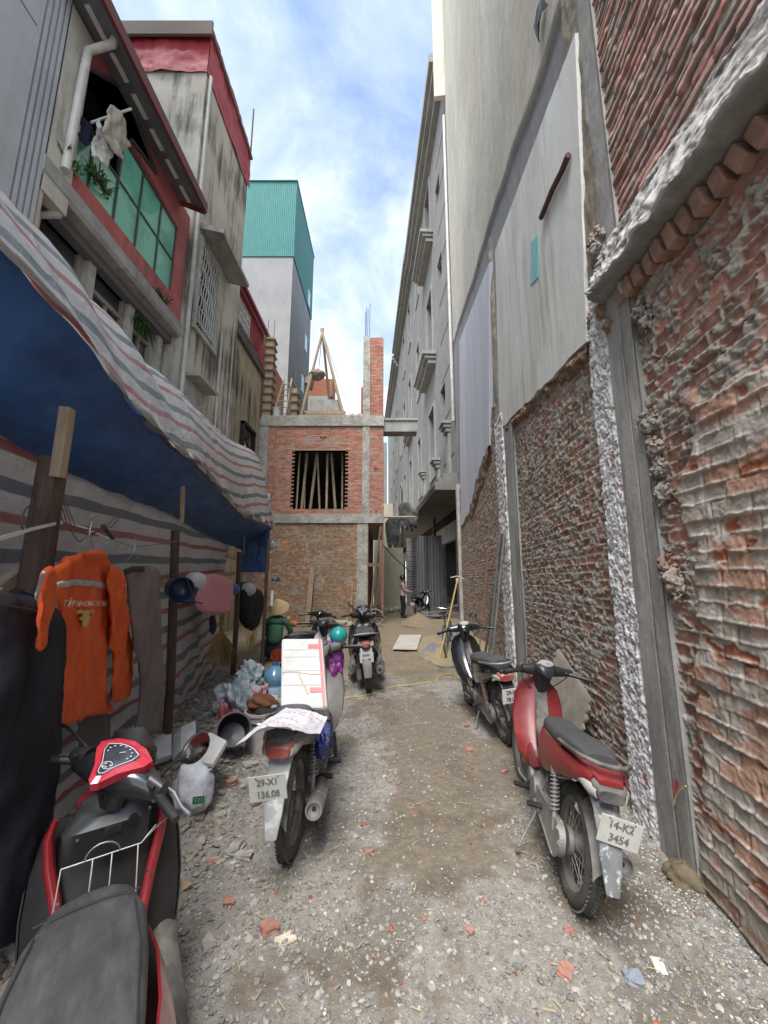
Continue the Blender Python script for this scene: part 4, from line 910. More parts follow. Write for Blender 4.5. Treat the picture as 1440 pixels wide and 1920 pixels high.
for (y, z) in ((36.2, 25.2), (35.4, 20.3), (34.5, 16.0), (36.5, 30.5)):
    f = MB(); f.box((-7.98 if z < 29 else -7.88, y, z), (.1, .9, 1.7)); under(f.build('window', M('pale_blue_glass', (.35, .50, .55), rough=.2)), tw)
f = MB(); f.tube([(-7.9, 31, 18.5), (-7.9, 37, 18.8)], .05, 6); under(f.build('pipe', m_pvc), tw)
# background bits
bb = thing('distant_house', 'distant cream house with an orange brick parapet beside the tower', 'building', (-8.5, 46, 0))
f = MB(); f.box((-8.2, 46, 11.5), (3.2, 5, 23.2)); under(f.build('wall', m_plast), bb); f = MB(); f.box((-8.0, 45.0, 24.2), (3.6, 3, 2.2)); under(f.build('parapet', M('orange_brick', (.5, .2, .1), (.4, .15, .09), 3, .9)), bb)
bc = thing('white_tiled_building', 'pale tiled building glimpsed at the end of the gap between brick house and town houses', 'building', (.6, 60, 0))
f = MB(); f.box((-3.5, 66, 12), (8.0, 5, 25)); under(f.build('wall', m_tower), bc)
f = MB(); f.fbox(H, .01, 1.0, -.2, 3.2, -6.2, -6); f.fbox(H, -.6, .55, -.2, 6.2, -9.5, -9.3); o = f.build('cream_screen_wall', M('cream_wall', (.42, .39, .30), (.34, .31, .24), 2, .9)); tag(o, 'cream wall panel at the mouth of the narrow passage beside the brick house', 'wall')
# ================================================================ TARPAULIN SHELTER
m_str = stripes('striped_sheet', .55, per=.36, dirt=.35, pale=(.74, .75, .75), blue=(.19, .23, .29), red=(.52, .16, .17))
m_str2 = stripes('striped_roof_sheet', .35, per=.36, dirt=.45, blue=(.10, .135, .17), red=(.40, .10, .11), pale=(.56, .56, .54))
m_blue = M('blue_tarp', (.045, .12, .30), (.025, .07, .18), 3, .38, bump=.012, bscale=14, spec=.5)
translucent(m_str2, .30, (.9, .9, .9)); translucent(m_blue, .40, (.9, .95, 1.0)); translucent(m_str, .18, (1, 1, 1))
sh = thing('tarpaulin_shelter', 'long lean-to of striped sheeting and blue tarpaulin on wooden posts along the left side', 'shelter', (-2.0, 4, 0))
PL = Fr((-1.24, 0, 0), (-.184, 1, 0), (1, .184, 0))     # line of the posts
def PLp(x, y, h=0): return PL.px(x, y, h)
def interp_rows(rows, s):
    a = np.array(rows); return np.interp(s, a[:, 0], a[:, 1])
edge = [PLp(*p, .14) for p in ((-60, 400), (0, 452), (100, 575), (150, 635), (250, 765), (325, 838), (385, 885), (440, 950), (480, 985))]
crest_px = ((-60, 290), (0, 352), (100, 470), (210, 610), (330, 715), (440, 830), (480, 880), (500, 930))
crest = [PLp(*p, -.42) for p in crest_px]
blue_px = ((-60, 812), (0, 840), (100, 890), (200, 930), (320, 975), (430, 1030), (470, 1060))
bluel = [PLp(*p, -.28) for p in blue_px]
S0, S1 = .75, 7.9
def bend(s): return .30*sst(6.3, 8.0, s)
ss = np.arange(S0, S1, .03); 
def er(s): return interp_rows(edge, s)
def cr(s): return interp_rows(crest, s)
def br(s): return interp_rows(bluel, s)
# roof sheet: over the crest, down to the front edge and a short hanging hem
tt = np.linspace(0, 1, 40); S_, T_ = np.meshgrid(ss, tt); e_, c_ = er(S_), cr(S_)
h_ = np.where(T_ < .16, .14+.01*(T_/.16), np.where(T_ < .62, .14-(T_-.16)/.46*.56, -.42-(T_-.62)/.38*1.1))
endf = sst(6.2, 7.35, S_); h_ = h_+.0*endf
z_ = np.where(T_ < .16, e_-.03+T_/.16*.03, np.where(T_ < .62, e_+(c_-e_)*np.sin(np.clip((T_-.16)/.46, 0, 1)*math.pi/2)**1.0, c_-(T_-.62)/.38*.35))
fold = (fbm(S_*2.2+T_*2.5, T_*2.2, 201, 4)-.5); rid = np.abs(fbm(S_*1.6-T_*1.4, T_*3+S_*.3, 205, 3)-.5)
sag = -.05*np.abs(np.sin(S_*math.pi/1.75))
h_ = h_+fold*.10+rid*.06+bend(S_); z_ = z_+fold*.05-rid*.07+sag*sst(.7, 0, T_)*.4-.13*sst(.2, .6, T_)+.05*sst(.5, 0, T_)
dr = np.array(PL.o)+S_[..., None]*np.array(PL.u)+h_[..., None]*np.array(PL.n)+z_[..., None]*np.array([0, 0, 1.])
dv = np.cumsum(np.vstack([np.zeros((1, len(ss))), np.linalg.norm(np.diff(dr, axis=0), axis=2)]), axis=0)
uv = np.stack([S_, dv-S_*.19+fold*.08], -1).reshape(-1, 2)
o = under(fast('striped_roof_sheet', dr.reshape(-1, 3), gridq(len(ss), 40), m_str2, None, None, uv), sh)
# the end of the roof sheet hanging down to the alley
fe = Fr(PL.p(7.3, 0, .16), (-.95, .25, 0), None)
# blue tarpaulin below
tt = np.linspace(0, 1, 36); S_, T_ = np.meshgrid(ss, tt); e_, b_ = er(S_), br(S_)
n = fbm(S_*1.7, T_*2.4, 211, 4)-.5; n2 = np.abs(fbm(S_*3.1+T_*1.5, T_*3+S_, 213, 3)-.5)
h_ = .12-.40*T_+n*.07+n2*.05+bend(S_)*(1-.5*T_); z_ = e_+.0+(b_-e_+.06)*T_**.9+n*.03
hem = sst(.93, 1, T_); z_ = z_-hem*.03*fbm(S_*3, S_*0, 219, 3)
dr = np.array(PL.o)+S_[..., None]*np.array(PL.u)+h_[..., None]*np.array(PL.n)+z_[..., None]*np.array([0, 0, 1.])
o = under(fast('blue_tarpaulin', dr.reshape(-1, 3), gridq(len(ss), 36), m_blue, None, None, np.stack([S_, T_], -1).reshape(-1, 2)), sh)
# wall sheet
def wl(U, V):
    n = fbm(U*1.2, V*1.8, 221, 4)-.5; n2 = fbm(U*4+V*2, V*5, 222, 3)-.5
    return -.30+n*.10+n2*.03, None, None, U*0, n*.05*0
wv = np.arange(-.1, 2.6, .03); wu = np.arange(-1.0, 7.35, .03); U_, V_ = np.meshgrid(wu, wv)
V_ = np.minimum(V_, 2.45); n = fbm(U_*1.2, V_*1.8, 221, 4)-.5; n2 = fbm(U_*4+V_*2, V_*5, 222, 3)-.5; low = sst(1.5, 0, V_)
n3 = fbm(U_*2.5+V_*1.5, V_*7-U_*1.2, 223, 4)-.5
h_ = -.30+n*.10+n2*.03+n3*.03*(1+low)
Pw = np.array(PL.o)+U_[..., None]*np.array(PL.u)+h_[..., None]*np.array(PL.n)+V_[..., None]*np.array([0, 0, 1.])
wuv = np.stack([U_, V_+low*(.10*np.sin(U_*1.4+1)+n2*.12)-.035*U_+.05], -1).reshape(-1, 2)
o = under(fast('striped_wall_sheet', Pw.reshape(-1, 3), gridq(len(wu), len(wv)), m_str, None, None, wuv), sh)
sol = o.modifiers.new('s', 'SOLIDIFY'); sol.thickness = .004
# posts, each its own part
def post(sx, z1, r, tip=None, h=0, lean=0):
    f = MB(); f.tube([PL.p(sx, -.15, h), PL.p(sx+lean*.3, z1*.35, h+.01), PL.p(sx+lean, z1, h)], [r*1.05, r, r*.92], 10); under(f.build('post', m_pole), sh)
post(1.76, 2.16, .062, h=.0, lean=.05); post(3.83, 2.03, .040, lean=-.28); post(6.87, 2.05, .042, lean=-.1); post(7.5, 2.35, .032, h=.38)
def plank(a, b, h0, h1, w, t, m=m_wood2):
    A = PLp(*a, h0); B = PLp(*b, h1); f = MB(); f.bar(PL.p(*A, h0), PL.p(*B, h1), w, t, up=tuple(PL.n), bev=.004); return under(f.build('board', m), sh)
plank((108, 895), (127, 765), .05, .07, .055, .045); plank((341, 980), (343, 912), .05, .05, .035, .03); plank((457, 1040), (458, 1005), .06, .06, .04, .03, m_wood); plank((503, 1070), (504, 1010), .2, .2, .05, .03, m_wood)
plank((-10, 1120), (60, 1068), -.1, -.06, .10, .04); plank((295, 1095), (440, 1075), -.12, -.12, .06, .03); plank((425, 1042), (445, 1048), -.05, -.05, .05, .04)
f = MB(); f.bar(PL.p(2.0, 2.66, .08), PL.p(7.1, 2.56, .08), .04, .04); under(f.build('eaves_rail', m_wood), sh)
# end panel and dark interior corner at the far end
fE = Fr(PL.p(7.36, 0, -.3), (.98, .1, 0), (-.1, -1, 0))
def ep(U, V): n = fbm(U*3, V*2, 231, 4)-.5; return n*.12+.03*np.sin(U*14+n*5), None
under(relief('blue_end_flap', m_blue, Fr(PL.p(7.72, 0, -.12), (.95, .3, 0), (.3, -.95, 0)), np.arange(0, .52, .02), np.arange(1.72, 2.62, .02), ep), sh)
def ep2(U, V): n = fbm(U*4, V*3, 233, 4)-.5; return .02+n*.10+.02*np.sin(U*12+n*5), None
o = under(relief('striped_end_flap', m_str2, Fr(PL.p(7.84, 0, -.12), (1, .1, 0), (.1, -1, 0)), np.arange(0, .50, .02), np.arange(2.35, 3.35, .02), ep2), sh)
knot = under(blob('sheet_knot', aty(508, 1022, 7.75), (.09, .07, .10), M('crumpled_pale_plastic', (.48, .50, .52), (.32, .33, .36), 18, .4, bump=.02), None, .5, 3.5, 8, 3), sh)
# ================================================================ THINGS HUNG ON THE SHELTER
m_wire = M('wire', (.45, .45, .44), rough=.4, metal=.6)
def hanger_wire(name, c, w, fr, parent):
    f = MB(); h = .06
    f.tube([c+fr.u*(-w), c+Vector((0, 0, h)), c+fr.u*w], .0025, 5); f.tube([c+Vector((0, 0, h)), c+Vector((0, 0, h+.04)), c+Vector((0, 0, h+.07))+fr.u*.02, c+Vector((0, 0, h+.10)), c+Vector((0, 0, h+.08))-fr.u*.025], .0025, 5)
    return f.build(name, m_wire, parent)
J = Fr(PL.p(2.35, 0, .05), (-.40, .92, 0), (.92, .40, 0))
def JP(x, y, h=0): return J.px(x, y, h)
def folds(seed, amp=.02, fx=9, fy=2.2):
    return lambda X, Y: amp*((fbm(X*fx+Y*1.1, Y*fy, seed, 4)-.5)*2.0)
m_or = M('orange_cloth', (.80, .13, .014), (.58, .07, .008), 7, .75, bump=.003, bscale=60)
jk = thing('work_jacket', 'bright orange work jacket with grey reflective band and printed back, hung on a wire', 'jacket', tuple(J.p(0, 0)))
jk.location = (0, 0, 0)
body = [JP(*p) for p in ((128, 1045), (150, 1035), (178, 1033), (205, 1048), (222, 1068), (228, 1100), (216, 1150), (204, 1190), (196, 1230), (196, 1280), (205, 1320), (212, 1334), (200, 1338), (150, 1345), (146, 1355), (140, 1352), (92, 1368), (97, 1320), (120, 1230), (118, 1180), (108, 1140), (98, 1105), (95, 1070), (110, 1052))]
jtc = JP(168, 1140)
jfold = lambda X, Y: (.036*(fbm(X*8+Y*1.6, Y*2.0+X*2, 301, 4)-.5)*2+.008*(np.abs(fbm(X*10-Y*6, Y*9+X*5, 302, 3)-.5)*4-.5))*(1-.92*np.exp(-(((X-jtc[0])/.21)**4+((Y-jtc[1])/.13)**4)))
cloth('body', body, m_or, J, jk, .012, .014, jfold, 1)
slR = [JP(*p) for p in ((212, 1056), (224, 1066), (233, 1110), (240, 1170), (246, 1230), (243, 1290), (234, 1316), (210, 1320), (206, 1290), (212, 1240), (200, 1200), (206, 1150))]
J2 = Fr(J.p(0, 0, .05), J.u, J.n); slR = [JP(*p, .05) for p in ((206, 1058), (226, 1068), (234, 1110), (241, 1170), (247, 1230), (244, 1290), (236, 1314), (212, 1320), (206, 1290), (214, 1240), (204, 1195), (208, 1140))]
cloth('sleeve', slR, m_or, J2, jk, .011, .010, folds(303, .026, 14, 6), 1)
slL = [JP(*p, .03) for p in ((94, 1058), (106, 1066), (104, 1110), (100, 1150), (94, 1200), (82, 1228), (70, 1200), (70, 1120), (80, 1072))]
cloth('sleeve', slL, m_or, Fr(J.p(0, 0, .03), J.u, J.n), jk, .011, .010, folds(304, .026, 14, 6), 1)
col_ = [JP(*p, .0) for p in ((140, 1042), (152, 1031), (176, 1029), (186, 1036), (190, 1048), (165, 1050))]
cloth('collar', col_, m_or, Fr(J.p(0, 0, .03), J.u, J.n), jk, .01, .018, None, 1)
band = [JP(*p, .04) for p in ((100, 1097), (125, 1089), (160, 1086), (200, 1091), (228, 1101), (227, 1113), (200, 1102), (160, 1097), (126, 1101), (102, 1109))]
cloth('reflective_band', band, M('reflective_grey', (.46, .43, .43), (.34, .31, .32), 20, .5), Fr(J.p(0, 0, .018), J.u, J.n), jk, .012, .004, jfold, 0)
band2 = [JP(*p, .06) for p in ((70, 1090), (78, 1070), (86, 1072), (76, 1100), (70, 1128), (62, 1122))]
cloth('sleeve_band', band2, MATS['reflective_grey'], Fr(J.p(0, 0, .062), J.u, J.n), jk, .012, .003, None, 0)
def cloth_text(txt, x, y, hgt_px, wid_px, mat, name, off=.047, rot=0):
    me = text_mesh(txt, 1, 0.0, bold=.014); bm = bmesh.new(); bm.from_mesh(me); 
    xs_ = [v.co.x for v in bm.verts]; ys_ = [v.co.y for v in bm.verts]; W_, H_ = max(xs_)-min(xs_), max(ys_)-min(ys_); cx_, cy_ = (max(xs_)+min(xs_))/2, (max(ys_)+min(ys_))/2
    A, B = JP(x-wid_px/2, y+rot*wid_px/2*-1, off), JP(x+wid_px/2, y+rot*wid_px/2, off); T, Bt = JP(x, y-hgt_px/2, off), JP(x, y+hgt_px/2, off); cu_, cv_ = JP(x, y, off)
    for v in bm.verts:
        a, b = (v.co.x-cx_)/W_, (v.co.y-cy_)/H_; u = cu_+a*(B[0]-A[0]); vv = cv_+a*(B[1]-A[1])+b*(T[1]-Bt[1]); h = off+float(jfold(np.array([u]), np.array([vv]))[0]); v.co = J.p(u, vv, h)
    bm.to_mesh(me); bm.free(); return link(name, me, mat, jk)
m_print = M('cream_print', (.75, .62, .48), (.66, .48, .34), 60, .8)
m_goldp = M('gold_print', (.55, .42, .12), (.45, .33, .10), 20, .7)
cloth_text('TẬP ĐOÀN XMG THE VISSAI', 168, 1131, 17, 82, m_print, 'printed_words', .033, .0)
emb = [(150, 1146), (154, 1142), (161, 1144), (172, 1144), (179, 1142), (183, 1146), (181, 1151), (174, 1149), (172, 1151), (173, 1157), (178, 1160), (172, 1163), (170, 1172), (166, 1177), (162, 1172), (160, 1163), (154, 1160), (159, 1157), (160, 1151), (158, 1149), (152, 1151)]
cloth('emblem', [JP(*p, .04) for p in emb], m_goldp, Fr(J.p(0, 0, .028), J.u, J.n), jk, .006, .002, jfold, 0)
hanger_wire('hanger', J.p(*JP(165, 1026)), .1, J, jk)
# grey-brown trousers
m_trs = M('grey_brown_cloth', (.23, .19, .172), (.16, .133, .12), 6, .9, bump=.003, bscale=50)
m_navy = M('navy_cloth', (.018, .018, .055), (.012, .012, .03), 6, .9, bump=.003, bscale=50)
m_blk = M('black_cloth', (.020, .020, .026), (.036, .036, .042), 4, .95, bump=.004, bscale=30, spec=.15)
tp = thing('trousers', 'grey-brown work trousers hanging from a wire between the orange jacket and a post', 'trousers')
T2f = Fr(PL.p(2.9, 0, .04), (-.184, 1, 0), (1, .184, 0))
def TP(x, y, h=0): return T2f.px(x, y, h)
tr1 = [TP(*p) for p in ((234, 1066), (246, 1062), (274, 1060), (297, 1066), (302, 1078), (300, 1130), (300, 1200), (302, 1280), (303, 1368), (280, 1382), (258, 1380), (264, 1340), (270, 1300), (262, 1250), (252, 1200), (246, 1150), (240, 1100))]
cloth('leg', tr1, m_trs, T2f, tp, .013, .02, lambda X, Y: .040*(fbm(X*9+Y, Y*1.8, 311, 4)-.5)*2, 1)
wbnd = [TP(*p, .04) for p in ((234, 1068), (250, 1062), (274, 1062), (274, 1072), (250, 1074), (236, 1080))]
cloth('waistband', wbnd, M('dark_belt', (.03, .025, .022)), Fr(T2f.p(0, 0, .03), T2f.u, T2f.n), tp, .012, .006, None, 0)
hanger_wire('hanger', T2f.p(*TP(250, 1052)), .09, T2f, tp)
# black garments at the left edge, in front of first post
bl = thing('black_trousers', 'large black trousers hanging at the left edge of the photo, in front of the scooter', 'trousers')
B1 = Fr(PL.p(1.45, 0, .20), (-.25, .97, 0), (.97, .25, 0))
def BP(x, y, h=0): return B1.px(x, y, h)
o1 = [BP(*p) for p in ((-40, 1120), (10, 1108), (55, 1120), (90, 1140), (102, 1170), (104, 1240), (103, 1330), (100, 1420), (92, 1520), (80, 1600), (66, 1690), (40, 1730), (10, 1770), (-40, 1800))]
cloth('leg', o1, m_blk, B1, bl, .022, .05, lambda X, Y: .05*(fbm(X*8+Y*.7, Y*1.2, 321, 4)-.5)*2+.02*np.abs(fbm(X*4-Y*2, Y*2.5, 322, 3)-.5)*4, 1)
f = MB(); A = BP(-5, 1130, .06); B_ = BP(95, 1150, .06); f.tube([B1.p(A[0], A[1], .055), B1.p((A[0]+B_[0])/2, (A[1]+B_[1])/2, .06), B1.p(B_[0], B_[1], .045)], .004, 5); f.build('waist_seam', m_frame, bl)
nv = thing('navy_shirt', 'dark navy shirt hanging behind the black trousers at the left edge', 'shirt')
B2 = Fr(PL.p(1.6, 0, .08), (-.25, .97, 0), (.97, .25, 0))
def BP2(x, y, h=0): return B2.px(x, y, h)
o2 = [BP2(*p) for p in ((5, 1110), (40, 1100), (75, 1120), (100, 1135), (104, 1165), (112, 1200), (118, 1240), (123, 1290), (121, 1330), (108, 1340), (96, 1380), (40, 1400), (0, 1300))]
cloth('body', o2, m_navy, B2, nv, .02, .035, folds(323, .025, 6, 2), 1)
f = MB(); 
for k in range(2):
    a = BP2(-30, 1108+k*14, .1); b = BP2(16, 1104+k*14, .1); f.tube([B2.p(*a, .1), B2.p(*b, .08)], .004, 5)
f.build('hanger', m_white, nv)
gc = thing('grey_cloth', 'faded grey cloth hanging behind the lower edge of the orange jacket', 'cloth')
cloth('cloth', [TP(*p, -.12) for p in ((148, 1330), (205, 1325), (204, 1400), (200, 1430), (150, 1440), (146, 1390))], M('faded_grey', (.13, .115, .11), (.09, .08, .078), 6, .9), Fr(T2f.p(0, 0, -.12), T2f.u, T2f.n), gc, .02, .015, folds(325, .015), 1).name = 'drape'
# white strap and washing line
o = MB(); a = [(-30, 1018), (0, 1010), (60, 992), (120, 978)]; P_l = [PL.p(*PLp(*p, .3-i*.09), .3-i*.09) for i, p in enumerate(a)]
for i in range(3): o.bar(P_l[i], P_l[i+1], .014, .002, up=tuple(PL.n))
P2 = [P_l[-1]]+[PL.p(*PLp(*p, .03), .03) for p in ((160, 990), (200, 1008), (215, 1013))]
for i in range(3): o.bar(P2[i], P2[i+1], .01, .002, up=tuple(PL.n))
tag(o.build('washing_strap', M('white_strap', (.7, .7, .68), rough=.6)), 'white plastic strap stretched from the left edge past the first post, carrying hangers', 'strap')
f = MB(); f.tube([PL.p(*PLp(*p, .03), .03) for p in ((205, 1010), (250, 1026), (300, 1020), (335, 1014))], .003, 5); tag(f.build('washing_line', M('green_line', (.12, .3, .2))), 'thin green line tied to the second post, holding the trousers hanger', 'line')
f = MB(); f.bar(PL.p(*PLp(192, 985, .06), .06), PL.p(*PLp(212, 1010, .06), .06), .02, .012); tag(f.build('clothes_peg', M('dark_green', (.03, .07, .05))), 'dark green clothes peg on the strap above the orange jacket', 'peg')
f = MB(); c = PL.p(*PLp(56, 975, .08), .08); f.tube([c+PL.u*.045*math.cos(t)+Vector((0, 0, .06*math.sin(t))) for t in np.linspace(0, 6.28, 18)], .004, 5, close=True); f.tube([c+Vector((0, 0, .09)), c-Vector((0, 0, .08))], .004, 5); tag(f.build('wire_loop', m_frame), 'twisted wire loop hanging on the first dark post', 'wire')
f = MB()
for k in range(4):
    p0 = PL.p(*PLp(105+3*k, 920, .08), .08); f.tube([p0, p0+Vector((.02*k, .05, -.12-.02*k)), p0+Vector((.04, .12+.06*k, -.22+.03*k)), p0+Vector((.02, .25+.05*k, -.15+.04*k))], .0025, 4)
tag(f.build('loose_wire', M('rust_wire', (.10, .06, .04))), 'loose rusty wires curling off the first post beneath its board', 'wire')
# helmets
def helmet(lab, x, y, h, r, mat, rimmat, tilt=(0, 0, 0), grp='helmets hung on the shelter posts', strap=True, fr=PL):
    u, v = fr.px(x, y, h); c = fr.p(u, v, h); t = thing('helmet', lab, 'helmet', tuple(c), 0, grp); t.rotation_euler = tilt
    f = MB(); f.lathe([(0, 1.0*r), (.35*r, .95*r), (.66*r, .78*r), (.88*r, .5*r), (.99*r, .15*r), (1.02*r, -.15*r), (.98*r, -.16*r), (.95*r, .12*r), (.84*r, .45*r), (.6*r, .7*r), (0, .9*r)], (0, 0, 0), (0, 0, 1), 28)
    f.v = [(a*1.08, b*.9, c_) for a, b, c_ in f.v]; f.build('shell', mat, t)
    f = MB(); f.surf([[(1.0*r+k*.16*r, w*.62*r*(1-.12*k), -.05*r-.05*r*k-.1*r*abs(w)) for w in (-1, -.6, -.2, .2, .6, 1)] for k in range(3)], .006); f.build('peak', rimmat, t)
    if strap:
        f = MB(); f.tube([(-.1*r, .85*r, -.1*r), (-.1*r, .75*r, -.9*r), (0, .4*r, -1.9*r), (.05*r, .3*r, -2.6*r)], .006, 5); f.tube([(-.1*r, -.85*r, -.1*r), (-.1*r, -.3*r, -1.0*r), (0, .3*r, -1.7*r)], .006, 5); f.build('chin_strap', m_blk, t)
    return t
mh_n = M('navy_plastic', (.02, .035, .09), (.015, .025, .06), 5, .3, spec=.6); mh_w = M('white_plastic', (.62, .62, .60), (.5, .5, .48), 5, .3, spec=.6); mh_b = M('black_plastic', (.012, .012, .014), (.02, .02, .022), 6, .35, spec=.6)
helmet('navy helmet hanging beside the second post, its strap dangling', 338, 1105, .12, .118, mh_n, mh_n, (R(-75), R(20), R(70)))
helmet('white helmet with red mark hung against the navy one on the second post', 366, 1090, .04, .105, mh_w, mh_w, (R(70), R(15), R(70)), strap=False)
helmet('blue helmet with white rim tucked behind the pink towel', 437, 1105, -.02, .10, M('blue_plastic', (.05, .10, .32), rough=.35), mh_w, (R(75), 0, R(70)), strap=False)
helmet('black and white helmet hanging on the third post', 466, 1105, .04, .135, mh_w, mh_b, (R(75), R(10), R(60)), strap=False)
helmet('black helmet hanging beside the white one behind the third post', 457, 1100, -.1, .12, mh_b, mh_b, (R(80), 0, R(60)), strap=False)
helmet('dark grey helmet hung on the last post of the shelter', 517, 1088, .32, .11, M('grey_plastic', (.06, .065, .07), rough=.35), mh_b, (R(10), 0, R(60)), strap=False)
# pink towel
tw_ = thing('pink_towel', 'pink towel folded over the wooden rail between the second and third post', 'towel')
Tf = Fr(PL.p(5, 0, -.02), PL.u, PL.n)
def TfP(x, y, h=0): return Tf.px(x, y, h)
cloth('towel_cloth', [TfP(*p) for p in ((378, 1078), (400, 1075), (425, 1082), (436, 1090), (440, 1130), (430, 1132), (428, 1152), (400, 1152), (372, 1148), (366, 1130), (372, 1100))], M('pink_terry', (.78, .34, .38), (.66, .26, .30), 40, .95, bump=.004, bscale=120), Tf, tw_, .02, .03, folds(331, .025, 8, 3), 1)
# straw broom
bm2 = thing('straw_broom', 'straw hand broom hanging fan-down on the striped sheet below the pink towel', 'broom')
m_straw = M('straw', (.33, .23, .07), (.20, .13, .035), 30, .85, stretch=(1, 1, .1))
f = MB(); A = PLp(412, 1152, .0); B_ = PLp(412, 1185, .0); f.tube([PL.p(A[0], A[1], .02), PL.p(B_[0], B_[1], .02)], .022, 8); f.build('handle', m_straw, bm2)
f = MB(); top_ = PL.p(B_[0], B_[1]+.02, .02)
for i in range(150):
    a = random.uniform(-1, 1); bx, by = 413+a*31, 1250-abs(a)**2.5*16+random.uniform(-4, 2); q_ = PLp(bx, by, 0); hh = random.uniform(-.035, .035)
    E_ = PL.p(q_[0], q_[1], hh+.02); mid = top_.lerp(E_, .45)+PL.u*(a*.035)+Vector((0, 0, .02)); f.tube([top_+PL.u*a*.012, mid, E_], [.004, .0045, .002], 4)
f.build('straw_fan', m_straw, bm2, recalc=False)
f = MB(); f.tube([PL.p(*PLp(397+i*8, 1192-.6*abs(i-2)**2, .05), .06) for i in range(5)], .005, 5); f.build('binding', m_wood, bm2)
# black bag and yellow hoses by the third post
bgt = thing('black_bag', 'black bag hanging behind the third post under the helmets', 'bag')
cloth('bag_body', [PLp(*p, -.05) for p in ((452, 1100), (470, 1095), (492, 1110), (488, 1150), (478, 1185), (458, 1178), (452, 1150))], m_blk, Fr(PL.p(0, 0, -.05), PL.u, PL.n), bgt, .03, .08, folds(341, .03), 1)
bg2 = thing('dark_cloth', 'dark blue cloth hanging beside the broom handle', 'cloth')
cloth('drape', [PLp(*p, -.12) for p in ((392, 1155), (404, 1152), (405, 1185), (394, 1192))], m_navy, Fr(PL.p(0, 0, -.12), PL.u, PL.n), bg2, .03, .015, None, 1)
f = MB()
for k in range(7):
    c = PL.p(*PLp(462+random.uniform(-2, 6), 1195+random.uniform(-5, 14), .05), .05); rr = random.uniform(.09, .16)
    f.tube([c+PL.u*rr*math.cos(t)*.8+Vector((0, 0, rr*1.3*math.sin(t)))+PL.n*.02*k for t in np.linspace(0, 6.28, 22)], .006, 5, close=True)
tag(f.build('yellow_hose', M('yellow_hose', (.55, .36, .06), rough=.5)), 'coil of thin yellow hose hanging on the third post', 'hose')
th_ = thing('thermometer', 'narrow white strip gauge hanging above the conical hat', 'gauge')
f = MB(); c = aty(510, 1122, 7.2); f.box(c, (.05, .015, .27), bev=.004); f.build('strip', mh_w, th_); f = MB(); f.tube([c+Vector((0, 0, -.13)), c+Vector((0, 0, -.24))], .008, 5); f.build('hook', m_frame, th_)

# ================================================================ CLOTHES AND PLANTS ON THE BALCONY
def bal_cloth(name, lab, cat, px_, mat, h, seed, th=.03):
    t = thing(name, lab, cat); fr = Fr((LX+h, 0, 0), (0, 1, 0), (1, 0, 0)); cloth('cloth_body', [fr.px(*p) for p in px_], mat, fr, t, .02, .016, folds(seed, .10, 7, 4), 0); return t
bal_cloth('beige_jacket', 'beige jacket hung on a hanger above the green balcony glass', 'jacket', ((205, 195), (215, 198), (222, 210), (240, 250), (248, 275), (235, 285), (230, 300), (215, 290), (200, 262), (192, 245), (200, 215)), M('beige_cloth', (.46, .41, .33), (.34, .30, .24), 6, .9), .30, 351)
bal_cloth('white_shirt', 'pale shirt hung left of the beige jacket on the balcony', 'shirt', ((186, 222), (196, 250), (206, 262), (212, 275), (202, 316), (190, 306), (170, 292), (178, 262)), M('pale_cloth', (.52, .50, .46), (.40, .38, .35), 6, .9), .2, 353)
bal_cloth('navy_shorts', 'navy garment hung inside the balcony opening left of the pale shirt', 'garment', ((152, 218), (160, 225), (176, 250), (174, 268), (160, 275), (148, 255)), m_navy, .02, 355)
f = MB(); f.tube([L.p(*LXp(170, 230, .05), .05), L.p(*LXp(246, 204, .35), .35)], .02, 6); tag(f.build('clothes_pole', m_white), 'thin white pole sticking out of the balcony with clothes on it', 'pole')
m_leaf = M('leaf', (.06, .13, .03), (.035, .085, .02), 12, .6)
def plant(lab, x, y, h, n, sz, droop=0, Y=None):
    c = L.p(*LXp(x, y, h), h); t = thing('balcony_plant', lab, 'plant', tuple(c), 0); f = MB()
    for i in range(n):
        a = random.uniform(0, 6.28); l = random.uniform(.4, 1)*sz; d = Vector((math.cos(a)*.7, math.sin(a), random.uniform(.5, 1.6)-droop*2)).normalized(); s_ = d.cross(Vector((0, 0, 1))).normalized()*.012
        p = c+Vector((random.uniform(-.05, .05), random.uniform(-.2, .2), 0)); m_ = p+d*l*.6; e = p+d*l+Vector((0, 0, -.2*l)); f.add([p-s_*.5, p+s_*.5, m_+s_, m_-s_, e], [(0, 1, 2, 3), (3, 2, 4)])
        for k in range(3): q = p.lerp(m_, random.random()); f.add([q, q+Vector((random.uniform(-.05, .05), random.uniform(-.05, .05), .03)), q+Vector((random.uniform(-.05, .05), random.uniform(-.05, .05), -.02))], [(0, 1, 2)])
    o = f.build('foliage', m_leaf, t, recalc=False); o.matrix_parent_inverse = Matrix.Translation(-c); return t
plant('spiky green plant growing on the balcony ledge in front of the first glass panels', 185, 345, .0, 60, .42)
plant('small green plant growing further along the balcony ledge', 300, 560, .0, 50, .35)
plant('trailing green plant hanging at the second window under the balcony', 265, 600, -.3, 70, .5, .9)
plant('grass tuft on the near corner of the balcony ledge', 130, 310, .0, 25, .25)
